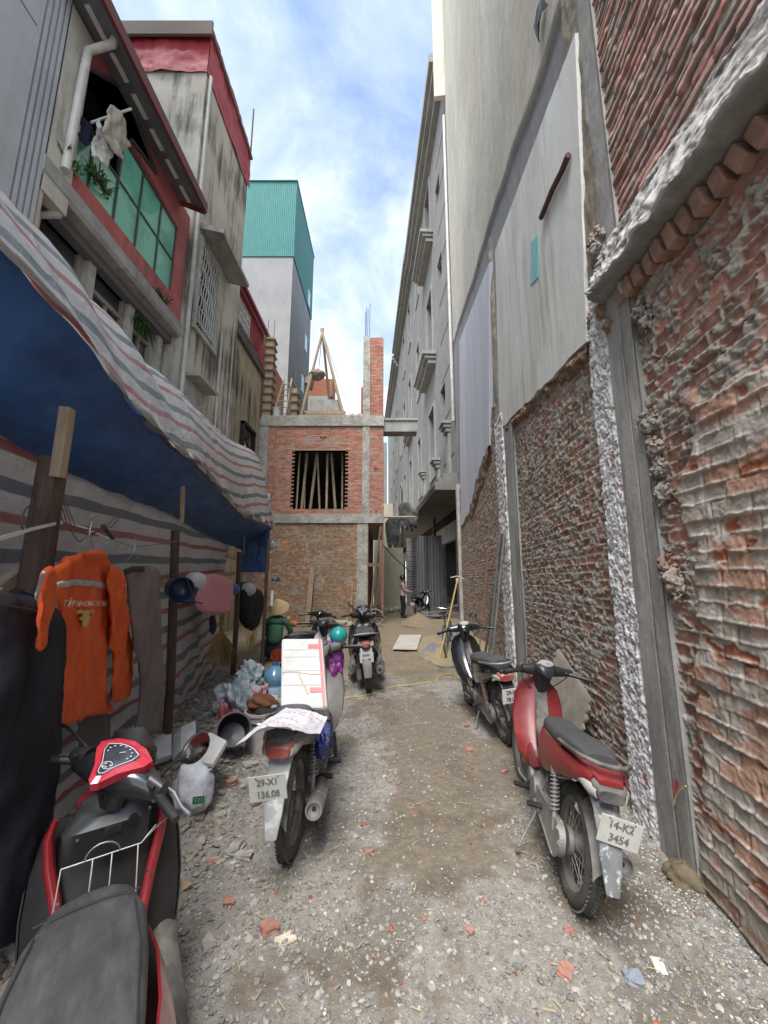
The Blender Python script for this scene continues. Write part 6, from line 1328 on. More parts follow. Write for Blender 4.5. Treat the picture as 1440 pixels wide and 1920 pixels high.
def scooter(name, lab, loc, head, lean, P):
    """automatic scooter, origin on the ground under the rear axle, +x forward"""
    t = thing(name, lab, 'scooter', loc, 0, P.get('grp', 'motorbikes parked along the alley')); t.rotation_euler = (R(lean), 0, R(head)); t.scale = (P.get('scale', 1),)*3; RW, WB = .235, 1.26
    b1, b2 = P['body'], P['dark']
    wheel(t, 0, RW, .10, False, .06); fw = wheel(t, WB, RW, .085, False, .05)
    f = MB(); f.loft([((-.26, 0, .72), .10, .05), ((-.36, 0, .64), .085, .04, (0, 1, 0), (.6, 0, .8)), ((-.41, 0, .54), .07, .025, (0, 1, 0), (.95, 0, .3)), ((-.44, 0, .42), .062, .015, (0, 1, 0), (1, 0, .1)), ((-.455, 0, .30), .05, .01, (0, 1, 0), (1, 0, .1))], 16, 3); f.build('mudflap', P.get('flap', m_sil), t)
    plate(t, (-.445, 0, .56), R(-14), P['plate'], m_platew)
    f = MB(); f.loft([((-.28, 0, .73), .08, .045), ((-.385, 0, .715), .06, .035), ((-.405, 0, .71), .04, .025)], 16, 2.8); f.build('tail_light', m_lampr, t)
    for s_ in (-1, 1):
        f = MB(); f.loft([((-.26, s_*.105, .72), .035, .03), ((-.35, s_*.085, .715), .025, .025)], 12, 2.6); f.build('indicator', m_lampw, t)
        f = MB(); G = []
        for (x, zb, zt, y) in ((.50, .32, .66, .15), (.42, .36, .74, .19), (.28, .42, .76, .222), (.1, .48, .78, .228), (-.08, .54, .79, .21), (-.22, .62, .80, .17), (-.33, .68, .80, .12)):
            G.append([(x, s_*(y*(.80+.2*math.sin((k/7)**.8*math.pi))), zb+(zt-zb)*k/7) for k in range(8)])
        f.surf(G, .008*s_); f.build('side_panel', b1, t)
    f = MB(); f.loft([((.53, 0, .56), .10, .20), ((.40, 0, .52), .13, .17), ((.1, 0, .60), .15, .12), ((-.2, 0, .68), .12, .08), ((-.32, 0, .72), .08, .05)], 18, 3.2); f.build('under_seat_body', b2, t)
    f = MB(); f.loft([((.53, 0, .795), .045, .02), ((.515, 0, .805), .085, .04), ((.47, 0, .81), .115, .055), ((.36, 0, .815), .15, .06), ((.2, 0, .82), .158, .062), ((.02, 0, .83), .155, .06), ((-.15, 0, .83), .145, .055), ((-.30, 0, .85), .11, .035), ((-.36, 0, .855), .06, .015)], 28, 2.7); st_ = f.build('seat', M('scuffed_vinyl', (.030, .031, .034), (.065, .066, .068), 5, .48, bump=.0008, bscale=90, rng_=(.46, .64), stretch=(1, 3.5, 1), dust=.22, dustc=(.17, .165, .155)), t)
    f = MB(); f.tube([(.40, y, .879-abs(y)**2*.6) for y in np.linspace(-.13, .13, 9)], .0025, 5); f.tube([(.40-.62*abs(1-k/6)**1.5 if 0 else .36-.09*k, .118+.010*min(k, 2), .868) for k in range(7)], .0022, 5); f.tube([(.36-.09*k, -.118-.010*min(k, 2), .868) for k in range(7)], .0022, 5); f.build('seat_seam', m_bpl, st_)
    f = MB(); f.tube([(-.05, .18, .80), (-.2, .19, .83), (-.36, .14, .86), (-.40, 0, .87), (-.36, -.14, .86), (-.2, -.19, .83), (-.05, -.18, .80)], .013, 8); f.build('grab_rail', m_sil, t)
    # floor board
    f = MB(); f.loft([((.60, 0, .30), .17, .06), ((.75, 0, .28), .19, .045), ((.92, 0, .28), .185, .05), ((1.0, 0, .33), .16, .06)], 20, 5); f.build('floorboard', b2, t)
    for s_ in (-1, 1):
        f = MB(); G = []
        for (x, w, z) in ((.36, .21, .25), (.5, .24, .26), (.62, .25, .275), (.78, .245, .275), (.95, .23, .30), (1.03, .22, .38)): G.append([(x, s_*(w-.06+.02*k), z+.012*math.sin(k/5*math.pi)-.04*(k/5)**3) for k in range(6)])
        f.surf(G, .008*s_); f.build('side_skirt', m_bpd, t)
        f = MB()
        for k in range(5): f.tube([Vector((.42+k*.065, s_*.21, .28))+Vector((math.cos(a)*.02, s_*math.sin(a)*.022, .004*math.sin(a))) for a in np.linspace(0, math.pi, 7)], .004, 5)
        f.build('foot_grip', m_bpd, t)
    # leg shield: inner black, red edge strips, outer
    f = MB(); G = []
    rows = ((.84, 1.07, .20), (.78, 1.06, .235), (.66, 1.03, .265), (.52, 1.0, .275), (.40, .98, .27), (.32, .96, .26))
    for (z, xf, w) in rows: G.append([(xf-.02+.055*abs(k/5)**2, w*k/5, z) for k in range(-5, 6)])
    f.surf(G, .008); f.build('leg_shield', b2, t)
    for s_ in (-1, 1):
        f = MB(); f.tube([(1.02, s_*.185, .87), (1.03, s_*.205, .80), (1.015, s_*.195, .70), (.99, s_*.165, .58), (.94, s_*.14, .47), (.87, s_*.13, .40), (.78, s_*.13, .36)], [.010, .020, .022, .022, .020, .018, .014], 10); f.build('shield_edge', P.get('edge', b1), t)
        f = MB(); G = []
        for (z, xf, w) in rows: G.append([(xf+.045+.06*(k/5), s_*(w+.012-.02*(k/5)**2*3), z-.01*k) for k in range(6)])
        f.surf(G, .006*s_); f.build('front_side_panel', P.get('outer', b2), t)
    f = MB(); f.loft([((1.06, 0, .88), .12, .06), ((1.15, 0, .78), .15, .07, (0, 1, 0), (.6, 0, .8)), ((1.20, 0, .64), .12, .07, (0, 1, 0), (.9, 0, .4)), ((1.18, 0, .50), .07, .05, (0, 1, 0), (1, 0, 0))], 20, 2.8); f.build('front_cowl', b1, t)
    f = MB(); f.loft([((.98, 0, .90), .10, .05), ((.99, 0, .82), .16, .04, (0, 1, 0), (1, 0, 0)), ((1.0, 0, .70), .15, .035, (0, 1, 0), (1, 0, 0))], 16, 4); f.box((.965, -.02, .80), (.03, .07, .05), None, .01); f.lathe([(0, 0), (.018, 0), (.018, .012), (0, .012)], (.955, -.09, .82), (-1, 0, 0), 14); f.build('dash_box', m_bpl, t)
    f = MB(); f.lathe([(0, -.16), (.10, -.155), (.12, -.11), (.12, -.06), (0, -.055)], (.16, 0, .26), (0, 1, 0), 22); f.loft([((.5, .11, .30), .05, .06), ((.25, .12, .27), .05, .085), ((.0, .12, .24), .045, .08), ((-.06, .12, .235), .03, .05)], 14, 3); f.build('engine', m_eng, t)
    f = MB(); a, b = Vector((.28, -.16, .24)), Vector((-.22, -.18, .33)); d = (b-a).normalized(); Lm = (b-a).length; f.lathe([(0, 0), (.03, 0), (.06, .05), (.068, .1), (.068, Lm-.04), (.055, Lm), (.02, Lm), (.018, Lm-.04), (0, Lm-.04)], a, d, 22); f.build('muffler', m_bpd, t)
    f = MB(); f.tube([(.02, .12, RW+.02), (.12, .12, .62)], .014, 8); spring(f, (.035, .12, RW+.1), (.11, .12, .58), .026, 9, .005); f.build('shock_absorber', m_spring, t)
    f = MB(); f.tube([(.45, .10, .22), (.42, .20, .08), (.40, .25, .015)], .011, 8); f.tube([(.1, .2, .24), (-.02, .27, .25), (-.06, .27, .30)], .008, 6); f.build('side_stand', m_bpl, t)
    st = Matrix.Translation((1.41, 0, 0)) @ Matrix.Rotation(R(P.get('steer', 0)), 4, Vector((-.45, 0, 1)).normalized()) @ Matrix.Translation((-1.41, 0, 0))
    def X(f): f.v = [tuple(st @ Vector(v)) for v in f.v]; return f
    for o in [fw]+list(fw.children): o.data.transform(st)
    f = MB()
    for s_ in (-1, 1): f.tube([(WB, s_*.07, RW), (1.1, s_*.065, .66)], .018, 8)
    X(f).build('fork', m_eng, t)
    f = MB(); G = []
    for a in np.linspace(R(10), R(165), 14): G.append([(WB+(RW+.035)*math.cos(a), y*.06, RW+(RW+.035)*math.sin(a)-abs(y)**2*.04) for y in (-1, -.6, 0, .6, 1)])
    f.surf(G, .006); X(f).build('front_fender', b1, t)
    hx, hz = .955, 1.0
    f = MB(); f.loft([((hx+.05, .21, hz-.01), .035, .035, (1, 0, 0), (0, 0, 1)), ((hx+.055, .12, hz), .065, .06, (1, 0, 0), (0, 0, 1)), ((hx+.055, 0, hz+.0), .09, .075, (1, 0, 0), (0, 0, 1)), ((hx+.055, -.12, hz), .065, .06, (1, 0, 0), (0, 0, 1)), ((hx+.05, -.21, hz-.01), .035, .035, (1, 0, 0), (0, 0, 1))], 18, 2.5)
    f.loft([((hx+.06, 0, hz-.04), .09, .07, (0, 1, 0), (1, 0, 0)), ((hx+.07, 0, hz-.12), .07, .06, (0, 1, 0), (1, 0, 0))], 14, 2.5)
    hb = X(f).build('handlebar_cowl', P.get('hcowl', b2), t)
    # shaped upper panel with instrument
    nrm = Vector((-.50, 0, .87)).normalized(); yy = Vector((0, 1, 0)); xx = nrm.cross(yy)*-1   # xx points forward/up
    o0 = Vector((hx+.0, 0, hz+.075))
    def K(a, b, h=0): return o0+yy*a+xx*b+nrm*h
    ol = [(-.135, .055), (-.075, .085), (0, .095), (.075, .085), (.135, .055), (.125, .02), (.06, -.045), (.022, -.105), (0, -.118), (-.022, -.105), (-.06, -.045), (-.125, .02)]
    il = [(-.085, .045), (-.04, .062), (0, .066), (.04, .062), (.085, .045), (.078, .015), (.035, -.035), (.015, -.075), (0, -.083), (-.015, -.075), (-.035, -.035), (-.078, .015)]
    n = len(ol); f = MB(); f.add([K(a*1.02, b*1.02, -.03-.02*abs(a)*5) for a, b in ol]+[K(a, b, .006-.8*a*a) for a, b in ol]+[K(a*1.08, b*1.08, .016-.8*a*a) for a, b in il]+[K(a, b, .008-.4*a*a) for a, b in il],
        [(i+n*k, (i+1) % n+n*k, (i+1) % n+n*(k+1), i+n*(k+1)) for k in range(3) for i in range(n)], False); X(f).build('upper_panel', P.get('panel', b1), hb)
    f = MB(); f.add([K(a*.99, b*.99, .010-.5*a*a) for a, b in il]+[K(0, 0, .018)], [(i, (i+1) % n, n) for i in range(n)], True); X(f).build('instrument_glass', m_dial, hb)
    f = MB()
    for k in range(9):
        a = R(205-k*28); p = K(math.cos(a)*.055+.0, math.sin(a)*.030+.022, .019); f.box(p, (.006, .006, .002), None)
    f.tube([K(0, .02, .02), K(-.022, .032, .02)], .0015, 4)
    for k in range(4): f.box(K((.012 if k in (0, 2) else (-.012 if k == 1 else 0)), -.035-.012*(k//2), .016), (.009, .006, .002))
    f.tube([K(.022*math.cos(a), -.04+.016*math.sin(a), .018) for a in np.linspace(0, 6.28, 14)], .0012, 4, close=True)
    f.tube([K(a*.92, b*.92, .016) for a, b in il], .0016, 4, close=True); X(f).build('dial_marks', M('dial_white', (.7, .72, .75), rough=.4), hb)
    f = MB(); G = [[K(a, .10+.05*(1-abs(a)/.12)*(k/3), -.005+.035*(k/3)-1.2*a*a) for a in np.linspace(-.115, .115, 11)] for k in range(4)]; f.surf(G, .004); X(f).build('visor', m_bpl, hb)
    for s_ in (-1, 1):
        f = MB(); f.tube([(hx+.045, s_*.19, hz), (hx+.01, s_*.25, hz-.005), (hx-.03, s_*.355, hz-.02)], .017, 14)
        for k in range(7): q = Vector((hx+.01, s_*.25, hz-.005)).lerp(Vector((hx-.03, s_*.355, hz-.02)), .15+k*.12); f.lathe([(.0168, -.003), (.0195, 0), (.0168, .003)], q, (-.36, s_, -.14), 14)
        f.tube([(hx-.03, s_*.353, hz-.02), (hx-.037, s_*.37, hz-.022)], .016, 12); X(f).build('grip', m_bpl, t)
        f = MB(); f.tube([(hx+.085, s_*.20, hz), (hx+.085, s_*.26, hz-.01), (hx+.045, s_*.335, hz-.025), (hx+.03, s_*.385, hz-.03)], [.009, .008, .006, .008], 8); X(f).build('brake_lever', M('silver_lever', (.5, .5, .49), rough=.3, metal=.8), t)
        f = MB(); f.loft([((hx+.05, s_*.165, hz+.015), .04, .045, (1, 0, 0), (0, 0, 1)), ((hx+.04, s_*.235, hz+.01), .032, .034, (1, 0, 0), (0, 0, 1))], 12, 3); f.box((hx+.005, s_*.20, hz+.03), (.02, .022, .012), None, .003); X(f).build('switch_box', m_bpl, t)
        mp_ = P['mir'].get(s_)
        if mp_:
            iw = (Matrix.Translation(t.location) @ t.rotation_euler.to_matrix().to_4x4() @ Matrix.Scale(P.get('scale', 1), 4)).inverted(); c2 = iw @ aty(*P['mirw'][s_]); P['mirn_'] = (iw.to_3x3() @ Vector(P['mirn'])).normalized(); mirror(t, st @ Vector((hx+.06, s_*.19, hz+.04)), c2+Vector((-.0, -s_*.02, -.035)), c2, P.get('mirr', .07), P['mirn_'], m_bpl)
    f = MB()
    for s_ in (-1, 1): f.tube([(hx+.03, s_*.19, hz+.02), (hx+.12, s_*.16, hz+.035), (hx+.15, s_*.08, hz-.03), (hx+.1, s_*.05, hz-.14)], .0045, 6)
    X(f).build('cables', m_bpl, t)
    f = MB()
    for (x, y, z) in ((.93, .15, .60), (.93, -.15, .60), (.94, .1, .80), (.94, -.15, .84), (.92, 0, .48)): f.lathe([(0, .0), (.007, .0), (.006, -.004), (0, -.004)], (x+.012, y, z), (1, 0, 0), 8)
    f.build('screws', m_chr, t)
    if P.get('rack'):
        f = MB(); m_ = .0028; yr = .125
        f.tube([(.80, -yr-.05, .84), (.80, -yr-.03, .82), (.78, -yr, .80), (.78, yr, .80)], m_, 6); 
        for y in (-.115, -.03, .03, .125): f.tube([(.78, y, .80), (.70, y, .74), (.55, y, .70)], m_, 6)
        f.tube([(.78, .055, .80)]+[(.78, .055*math.cos(a), .80+.045*math.sin(a)) for a in np.linspace(0, math.pi, 10)], m_, 6); f.tube([(.78, -yr, .80), (.88, -.19, .80), (.96, -.235, .78), (.98, -.255, .74)], m_, 6)
        f.build('wire_carrier', M('dull_wire', (.30, .29, .27), (.2, .19, .17), 20, .45, metal=.5), t)
        tag(bpy.data.objects[t.name], None)
    return t
sc1 = scooter('scooter', 'red and black scooter nearest the camera, grey seat, oval right mirror', (-.565, .90, -.004), 120, -3,
    dict(body=m_redp, dark=m_bpl, hcowl=m_gloss, panel=m_pinkp, edge=m_redp, outer=m_gloss, plate=(), steer=-42, rack=1, scale=.87, grp='motorbikes parked along the alley', mir={-1: 1, 1: 1}, mirw={-1: (368, 1402, 1.5), 1: (78, 1335, 1.75)}, mirr=.075, mirn=(1, -.28, .05)))
sc2 = scooter('scooter', 'black scooter with white plate and chrome rail standing alone in the middle distance', place(-.22, 6.05), 94, -5,
    dict(body=m_gloss, dark=m_bpl, plate=('29-B1', '811.99'), steer=-12, flap=m_sil, mir={}, panel=m_gloss))
# ================================================================ GRAVEL, CHIPS AND BRICK BITS
def ico(sub=1):
    bm = bmesh.new(); bmesh.ops.create_icosphere(bm, subdivisions=sub, radius=1); V = np.array([v.co for v in bm.verts]); Fc = np.array([[v.index for v in f.verts] for f in bm.faces]); bm.free(); return V, Fc
IV, IF = ico(1)
def scatter(name, label, n, dens, size, cols, seed, x0=-2.3, x1=2.6, y0=.55, y1=9.5, mat=None, flat=(.35, .75)):
    r = np.random.default_rng(seed); X = r.uniform(x0, x1, n*6); Y = y0+(y1-y0)*r.random(n*6)**1.6; k = r.random(n*6) < dens(X, Y); X, Y = X[k][:n], Y[k][:n]; n = len(X)
    S = size[0]+(size[1]-size[0])*r.random(n)**4; S = S*(1+.0*Y); Z = gheight(X[None], Y[None])[0]
    base = IV[None]*(1+.32*(r.random((n, len(IV), 1))-.5)*2*.8)
    sc3 = np.stack([r.uniform(.7, 1.35, n), r.uniform(.6, 1.0, n), r.uniform(*flat, n)], -1)*S[:, None]; P = base*sc3[:, None, :]
    a = r.uniform(0, 6.28, n); t = r.normal(0, .35, n); ca, sa, ct, st = np.cos(a), np.sin(a), np.cos(t), np.sin(t)
    x, y, z = P[..., 0], P[..., 1], P[..., 2]; y, z = y*ct[:, None]-z*st[:, None], y*st[:, None]+z*ct[:, None]; x, y = x*ca[:, None]-y*sa[:, None], x*sa[:, None]+y*ca[:, None]
    P = np.stack([x+X[:, None], y+Y[:, None], z+(Z+S*.22)[:, None]], -1); Q = (IF[None]+(np.arange(n)*len(IV))[:, None, None]).reshape(-1, 3)
    cc = np.array(cols); ci = r.integers(0, len(cc), n); c = cc[ci]*(.75+.5*r.random((n, 1))); c = np.repeat(c[:, None, :], len(IV), 1).reshape(-1, 3)
    o = fast(name, P.reshape(-1, 3), Q, mat, None, c, smooth=False); return tag(o, label, None, None, 'stuff')
m_peb = M('pebble', (.88, .86, .83), (.66, .64, .61), 60, .9, attr=True, spec=.3)
def dens_g(X, Y):
    n = fbm(X*1.3+9, Y*1.3+3, 21, 5); n2 = fbm(X*9, Y*9, 22, 5); g = sst(.40, .56, n-.15*np.exp(-((X-.32-.02*Y)/.48)**2)*sst(1.2, 2.6, Y)+.18*np.abs(X-.4)/1.2-.05+.22*(n2-.5)+.12*sst(3.5, 1.5, Y))
    return np.clip(.10+.90*g, 0, 1)*sst(8.5, 5.5, Y)*sst(-2.6, -2.2, X+.15*Y)*(X < 1.5+.1*Y)
GC = [(.38, .37, .35), (.34, .335, .32), (.41, .40, .38), (.26, .26, .26), (.48, .47, .45), (.34, .31, .27), (.28, .275, .275), (.38, .34, .28)]
tag(scatter('gravel', 'grey gravel strewn over the whole alley floor', 95000, dens_g, (.0032, .0145), GC, 11, mat=m_peb), None)
scatter('larger_stones', 'larger grey stones here and there among the gravel', 900, lambda X, Y: dens_g(X, Y)*.6*(X > -1.2), (.012, .024), GC, 15, y0=.8, y1=6.5, mat=m_peb, flat=(.3, .6))
scatter('white_chips', 'white lime and plaster chips thick along the foot of the brick wall', 15000, lambda X, Y: sst(.9, 1.5, X-.1*Y)*sst(5.5, 1.5, Y)*(X < 1.46+.1*Y)*.9+.012*(X < 1.46+.1*Y), (.003, .009), [(.70, .69, .67), (.6, .59, .57), (.76, .75, .74)], 13, x0=-.6, x1=2.2, y1=6, mat=m_peb)
scatter('rubble', 'loose broken stones and mortar at the foot of the striped sheet', 7500, lambda X, Y: sst(-.55, -1.15, X+.10*Y)*sst(7.5, 5, Y)*(X > -1.75-.184*Y), (.012, .048), [(.40, .37, .31), (.34, .31, .27), (.46, .43, .38), (.30, .28, .25), (.36, .27, .20)], 17, x0=-2.9, x1=-.3, y0=1.3, y1=7.3, mat=m_peb, flat=(.3, .6))
scatter('red_crumbs', 'scattered crumbs of red brick over the gravel', 260, lambda X, Y: .8*(X < 1.4+.1*Y)*(X > -1.4), (.008, .02), [(.42, .13, .07), (.36, .11, .07), (.46, .17, .10)], 19, y0=.9, y1=6.5, mat=m_peb)
# grass straw bits
f = MB()
for i in range(150):
    x, y = random.uniform(-1.2, 1.5), .9+4*random.random()**1.5; a = random.uniform(0, 3.14); l = random.uniform(.02, .06); z = gz(x, y)+.012; f.bar((x, y, z), (x+l*math.cos(a), y+l*math.sin(a), z+.003), .003, .002)
tag(f.build('straw_bits', M('straw_yellow', (.5, .42, .22), rough=.8)), 'short yellow straw bits lying in the gravel', None, None, 'stuff')
m_brk = M('brick_red', (.42, .16, .10), (.32, .13, .09), 14, .92, bump=.003, bscale=70, dust=.35, dustc=(.36, .3, .25)); m_mort = M('mortar_bit', (.40, .37, .31), (.29, .27, .23), 14, .92, bump=.004, bscale=60)
def chunk(x, y, sz, lab, mat=m_brk, name='brick_piece', grp='broken pieces lying in the alley', sq=(1, .6, .4)):
    p = atz(x, y); z = gz(p.x, p.y); bm = bmesh.new(); bmesh.ops.create_cube(bm, size=1); bmesh.ops.subdivide_edges(bm, edges=bm.edges[:], cuts=2, use_grid_fill=True)
    rr = random.Random(int(x*7+y)); a = rr.uniform(0, 3.1); rot = Matrix.Rotation(a, 3, 'Z') @ Matrix.Rotation(rr.uniform(-.3, .3), 3, 'X')
    for v in bm.verts:
        c = Vector((v.co.x*sz*sq[0], v.co.y*sz*sq[1], v.co.z*sz*sq[2])); c *= 1-.35*max(0, c.normalized().dot(Vector((rr.choice((1, .7)), .5, .6)))-.75)*2; c += Vector([rr.uniform(-1, 1)*sz*.055 for _ in range(3)]); v.co = rot @ c
    me = bpy.data.meshes.new(name); bm.to_mesh(me); bm.free(); o = link(name, me, mat); o.location = (p.x, p.y, z+sz*sq[2]*.35); return tag(o, lab, 'brick piece' if mat is m_brk else 'rubble piece', grp)
chunk(430, 1690, .055, 'narrow red brick sliver standing at the left beside the scooter')
chunk(505, 1738, .075, 'brown-red brick piece beside the pale plaster flake', sq=(1, .8, .5))
chunk(1060, 1808, .075, 'flat red brick piece in the gravel below the red motorbike', sq=(1, .7, .25))
chunk(433, 1477, .085, 'small whole-edged brick end in the rubble right of the white sack', sq=(1, .6, .6))
chunk(405, 1610, .07, 'orange roof tile shard lying left of the silver motorbike rear wheel', sq=(1, .6, .15))
chunk(1066, 1735, .045, 'small bright red brick bit by the red motorbike rear tyre', sq=(1, .8, .4)); chunk(690, 1590, .06, 'thin red brick smear in the middle of the lane', sq=(.7, 1, .12)); chunk(880, 1735, .04, 'small red bit among grey stones, centre foreground')
chunk(875, 1360, .08, 'red brick bit in front of the black motorbike rear wheel', sq=(.6, .6, .5)); chunk(880, 1400, .11, 'red and green scrap lying left of the red motorbike front wheel', sq=(1, .6, .2)); chunk(945, 1442, .06, 'orange brick bit beside the red motorbike front tyre')
chunk(535, 1755, .085, 'pale plaster flake with an ochre corner in the foreground', M('pale_flake', (.62, .57, .48), (.55, .42, .24), 14, .9), 'plaster_flake', sq=(1, .7, .12))
chunk(1235, 1805, .07, 'white plaster flake right of the gravel centre', M('white_flake', (.68, .67, .62), (.6, .58, .52), 8, .9), 'plaster_flake', sq=(1, .6, .12)); chunk(1188, 1830, .07, 'blue-grey flat stone in the right foreground', M('blue_stone', (.20, .23, .27), (.26, .28, .31), 8, .8), 'flat_stone', sq=(1, .7, .3))
for (x, y, s_, l) in ((468, 1440, .12, 'pale mortar slab in the rubble right of the sack'), (440, 1590, .13, 'long greyish mortar slab left of the silver motorbike'), (480, 1500, .09, 'light mortar lump near the silver motorbike plate'), (455, 1600, .11, 'flat concrete shard beside the long mortar slab'), (520, 1400, .13, 'broad mortar slab behind the silver motorbike wheel'), (417, 1530, .07, 'small grey mortar lump nearest the sack'), (390, 1765, .08, 'thin pale tile piece at the left foreground')):
    chunk(x, y, s_, l, m_mort, 'mortar_piece', sq=(1, .6, .28))
for i, (x, y, s_, l) in enumerate(((25, 1765, .09, 'brown brick end at the foot of the black trousers'), (55, 1800, .08, 'dark brick end beside the board at bottom left'), (12, 1800, .07, 'dark stone at the very bottom left edge'))): chunk(x, y, s_, l, M('dark_brick', (.13, .09, .07), (.09, .065, .055), 12, .9), sq=(1, .7, .6))
f = MB(); a = atz(-30, 1900, .08); b = atz(70, 1815, .12); f.bar(a, b, .10, .02, bev=.004); tag(f.build('timber_board', m_wood2), 'weathered timber board lying at the bottom left corner under the scooter', 'board')

# ================================================================ THINGS ON AND AROUND THE MOTORBIKES
# styrofoam box leaning on the handlebar of the silver motorbike
xb = thing('styrofoam_box', 'white styrofoam box with red tape strips strapped upright on the silver motorbike', 'box')
p0 = aty(570, 1328, 2.64); p1 = aty(566, 1196, 2.98); ay = (p1-p0).normalized(); axx = Vector((1, .03, 0)).normalized(); an = axx.cross(ay).normalized()
rot = Matrix((axx, ay, an)).transposed(); c = (p0+p1)/2-an*.11; Lb = (p1-p0).length
f = MB(); f.box(c, (.30, Lb, .22), rot, .02); f.build('box_body', M('styrofoam', (.60, .60, .58), (.50, .49, .46), 8, .85, bump=.003, bscale=80, rng_=(.4, .7)), xb)
f = MB(); f.box(c+an*.006, (.395, Lb+.01, .20), rot, .01)
f = MB(); 
for k in (-.20, .0, .2, .31): f.box(c+ay*(k*Lb)+an*.111, (.265, .005, .004), rot)
f.build('lid_ridge', M('styro_groove', (.5, .49, .46)), xb)
m_tape = M('red_tape', (.72, .03, .05), (.6, .03, .04), 10, .35)
f = MB(); f.box(c+axx*.128+an*.1125, (.020, Lb*.96, .003), rot); f.build('red_tape', m_tape, xb)
for k in (-.27, .36): f = MB(); f.box(c+axx*.085+ay*(k*Lb)+an*.1135, (.085, .032, .003), rot); f.build('red_tape', m_tape, xb)
f = MB(); f.box(c+axx*.144, (.003, Lb*.97, .12), rot); f.build('red_tape', m_tape, xb)
f = MB(); f.tube([c+an*.113+axx*x-ay*(.02+.01*math.sin(x*20)) for x in np.linspace(-.14, .14, 9)], .003, 5); f.tube([c+an*.113+axx*(-.04+.07*t)+ay*(.0-.17*t) for t in np.linspace(0, 1, 6)], .004, 5); f.build('string', M('yellowish_string', (.55, .47, .28)), xb)
# printed paper on the seat
pa = thing('paper_sheet', 'crumpled white printed sheet draped over the seat of the silver motorbike', 'paper')
row_px = [[(442, 1398), (470, 1372), (497, 1352), (520, 1338), (536, 1328)], [(458, 1390), (492, 1364), (515, 1352), (545, 1340), (560, 1330)], [(476, 1374), (510, 1366), (540, 1356), (575, 1346), (585, 1334)], [(488, 1366), (530, 1364), (560, 1366), (590, 1362), (606, 1342)], [(500, 1362), (545, 1366), (575, 1376), (598, 1378), (612, 1348)]]
G = []
for i, r_ in enumerate(row_px): G.append([aty(x, y, 2.14+.085*j+(.04 if i == 0 else 0)) for j, (x, y) in enumerate(r_)])
def refine(G, n=6, amp=.006, seed=3):
    G = np.array([[list(p) for p in r_] for r_ in G]); a, b = G.shape[:2]; ui, vi = np.linspace(0, a-1, (a-1)*n+1), np.linspace(0, b-1, (b-1)*n+1)
    T = np.stack([np.array([np.interp(ui, range(a), G[:, j, k]) for j in range(b)]).T for k in range(3)], -1); Q = np.stack([np.array([np.interp(vi, range(b), T[i, :, k]) for i in range(len(ui))]) for k in range(3)], -1)
    A_, B_ = np.meshgrid(vi, ui); Q = Q+(fbm(A_*1.7, B_*1.7, seed, 4)-.5)[..., None]*amp*3+(np.abs(fbm(A_*2.3, B_*2.3, seed+4, 3)-.5))[..., None]*amp*2; return Q.tolist()
f = MB(); f.surf(refine(G), .002); m_pap = M('printed_paper', (.58, .57, .59), (.50, .45, .49), 30, .8, rng_=(.45, .7)); f.build('sheet', m_pap, pa)
def line_on(G, name, mat, parent, rows, seed):
    Q = np.array(refine(G)); f = MB(); r = random.Random(seed)
    for j in rows:
        i = 4
        while i < Q.shape[0]-4:
            k = r.randint(1, 3); a, b = Vector(Q[i][j]), Vector(Q[min(i+k, Q.shape[0]-3)][j]); f.bar(a+Vector((0, 0, .004)), b+Vector((0, 0, .004)), .005, .001); i += k+1
    f.build(name, mat, parent)
line_on(G, 'print_line', M('grey_print', (.35, .33, .42)), pa, (7, 14, 19), 4); line_on(G, 'red_print_line', M('pink_print', (.65, .25, .32)), pa, (11, 21), 6)
# purple bag and blue bag
pb = thing('purple_bag', 'shiny purple patterned plastic bag hanging right of the styrofoam box', 'bag')
blob('bag_body', aty(622, 1250, 3.75), (.10, .09, .21), M('purple_foil', (.40, .06, .38), (.10, .012, .10), 26, .22, bump=.02, bscale=20, rng_=(.42, .55), spec=.8), pb, .35, 2.8, 12, 4)
f = MB(); f.tube([aty(606, 1225, 3.7), aty(612, 1212, 3.7), aty(622, 1225, 3.75)], .006, 5); f.build('handle', M('purple_handle', (.4, .06, .38)), pb)
sb = thing('blue_bag', 'dark blue plastic bag hanging on the right side of the silver motorbike', 'bag')
blob('bag_body', aty(608, 1385, 2.75), (.065, .11, .11), M('blue_bag_film', (.015, .03, .16), (.01, .015, .06), 14, .25, bump=.02, bscale=20, spec=.7), sb, .35, 2.6, 21, 4)
gb = thing('black_red_bag', 'black and dark red plastic bag below the blue bag on the silver motorbike', 'bag')
blob('bag_body', aty(606, 1352, 2.9), (.06, .1, .09), M('dark_bag_film', (.02, .02, .035), (.10, .01, .02), 9, .25, bump=.02, bscale=20, spec=.7), gb, .35, 2.6, 22, 4)
hl = thing('teal_helmet', 'small teal helmet hung on a handlebar beyond the styrofoam box', 'helmet'); c = aty(635, 1192, 4.6)
f = MB(); f.sphere(c, (.10, .11, .10), 24, 14); f.build('shell', M('teal_plastic', (.02, .28, .26), rough=.3), hl); f = MB(); f.tube([c+Vector((-.02, -.05, -.09)), c+Vector((-.05, -.05, -.14)), c+Vector((-.13, -.1, -.2)), aty(605, 1218, 4.3)], .012, 6); f.build('strap', m_bpl, hl)
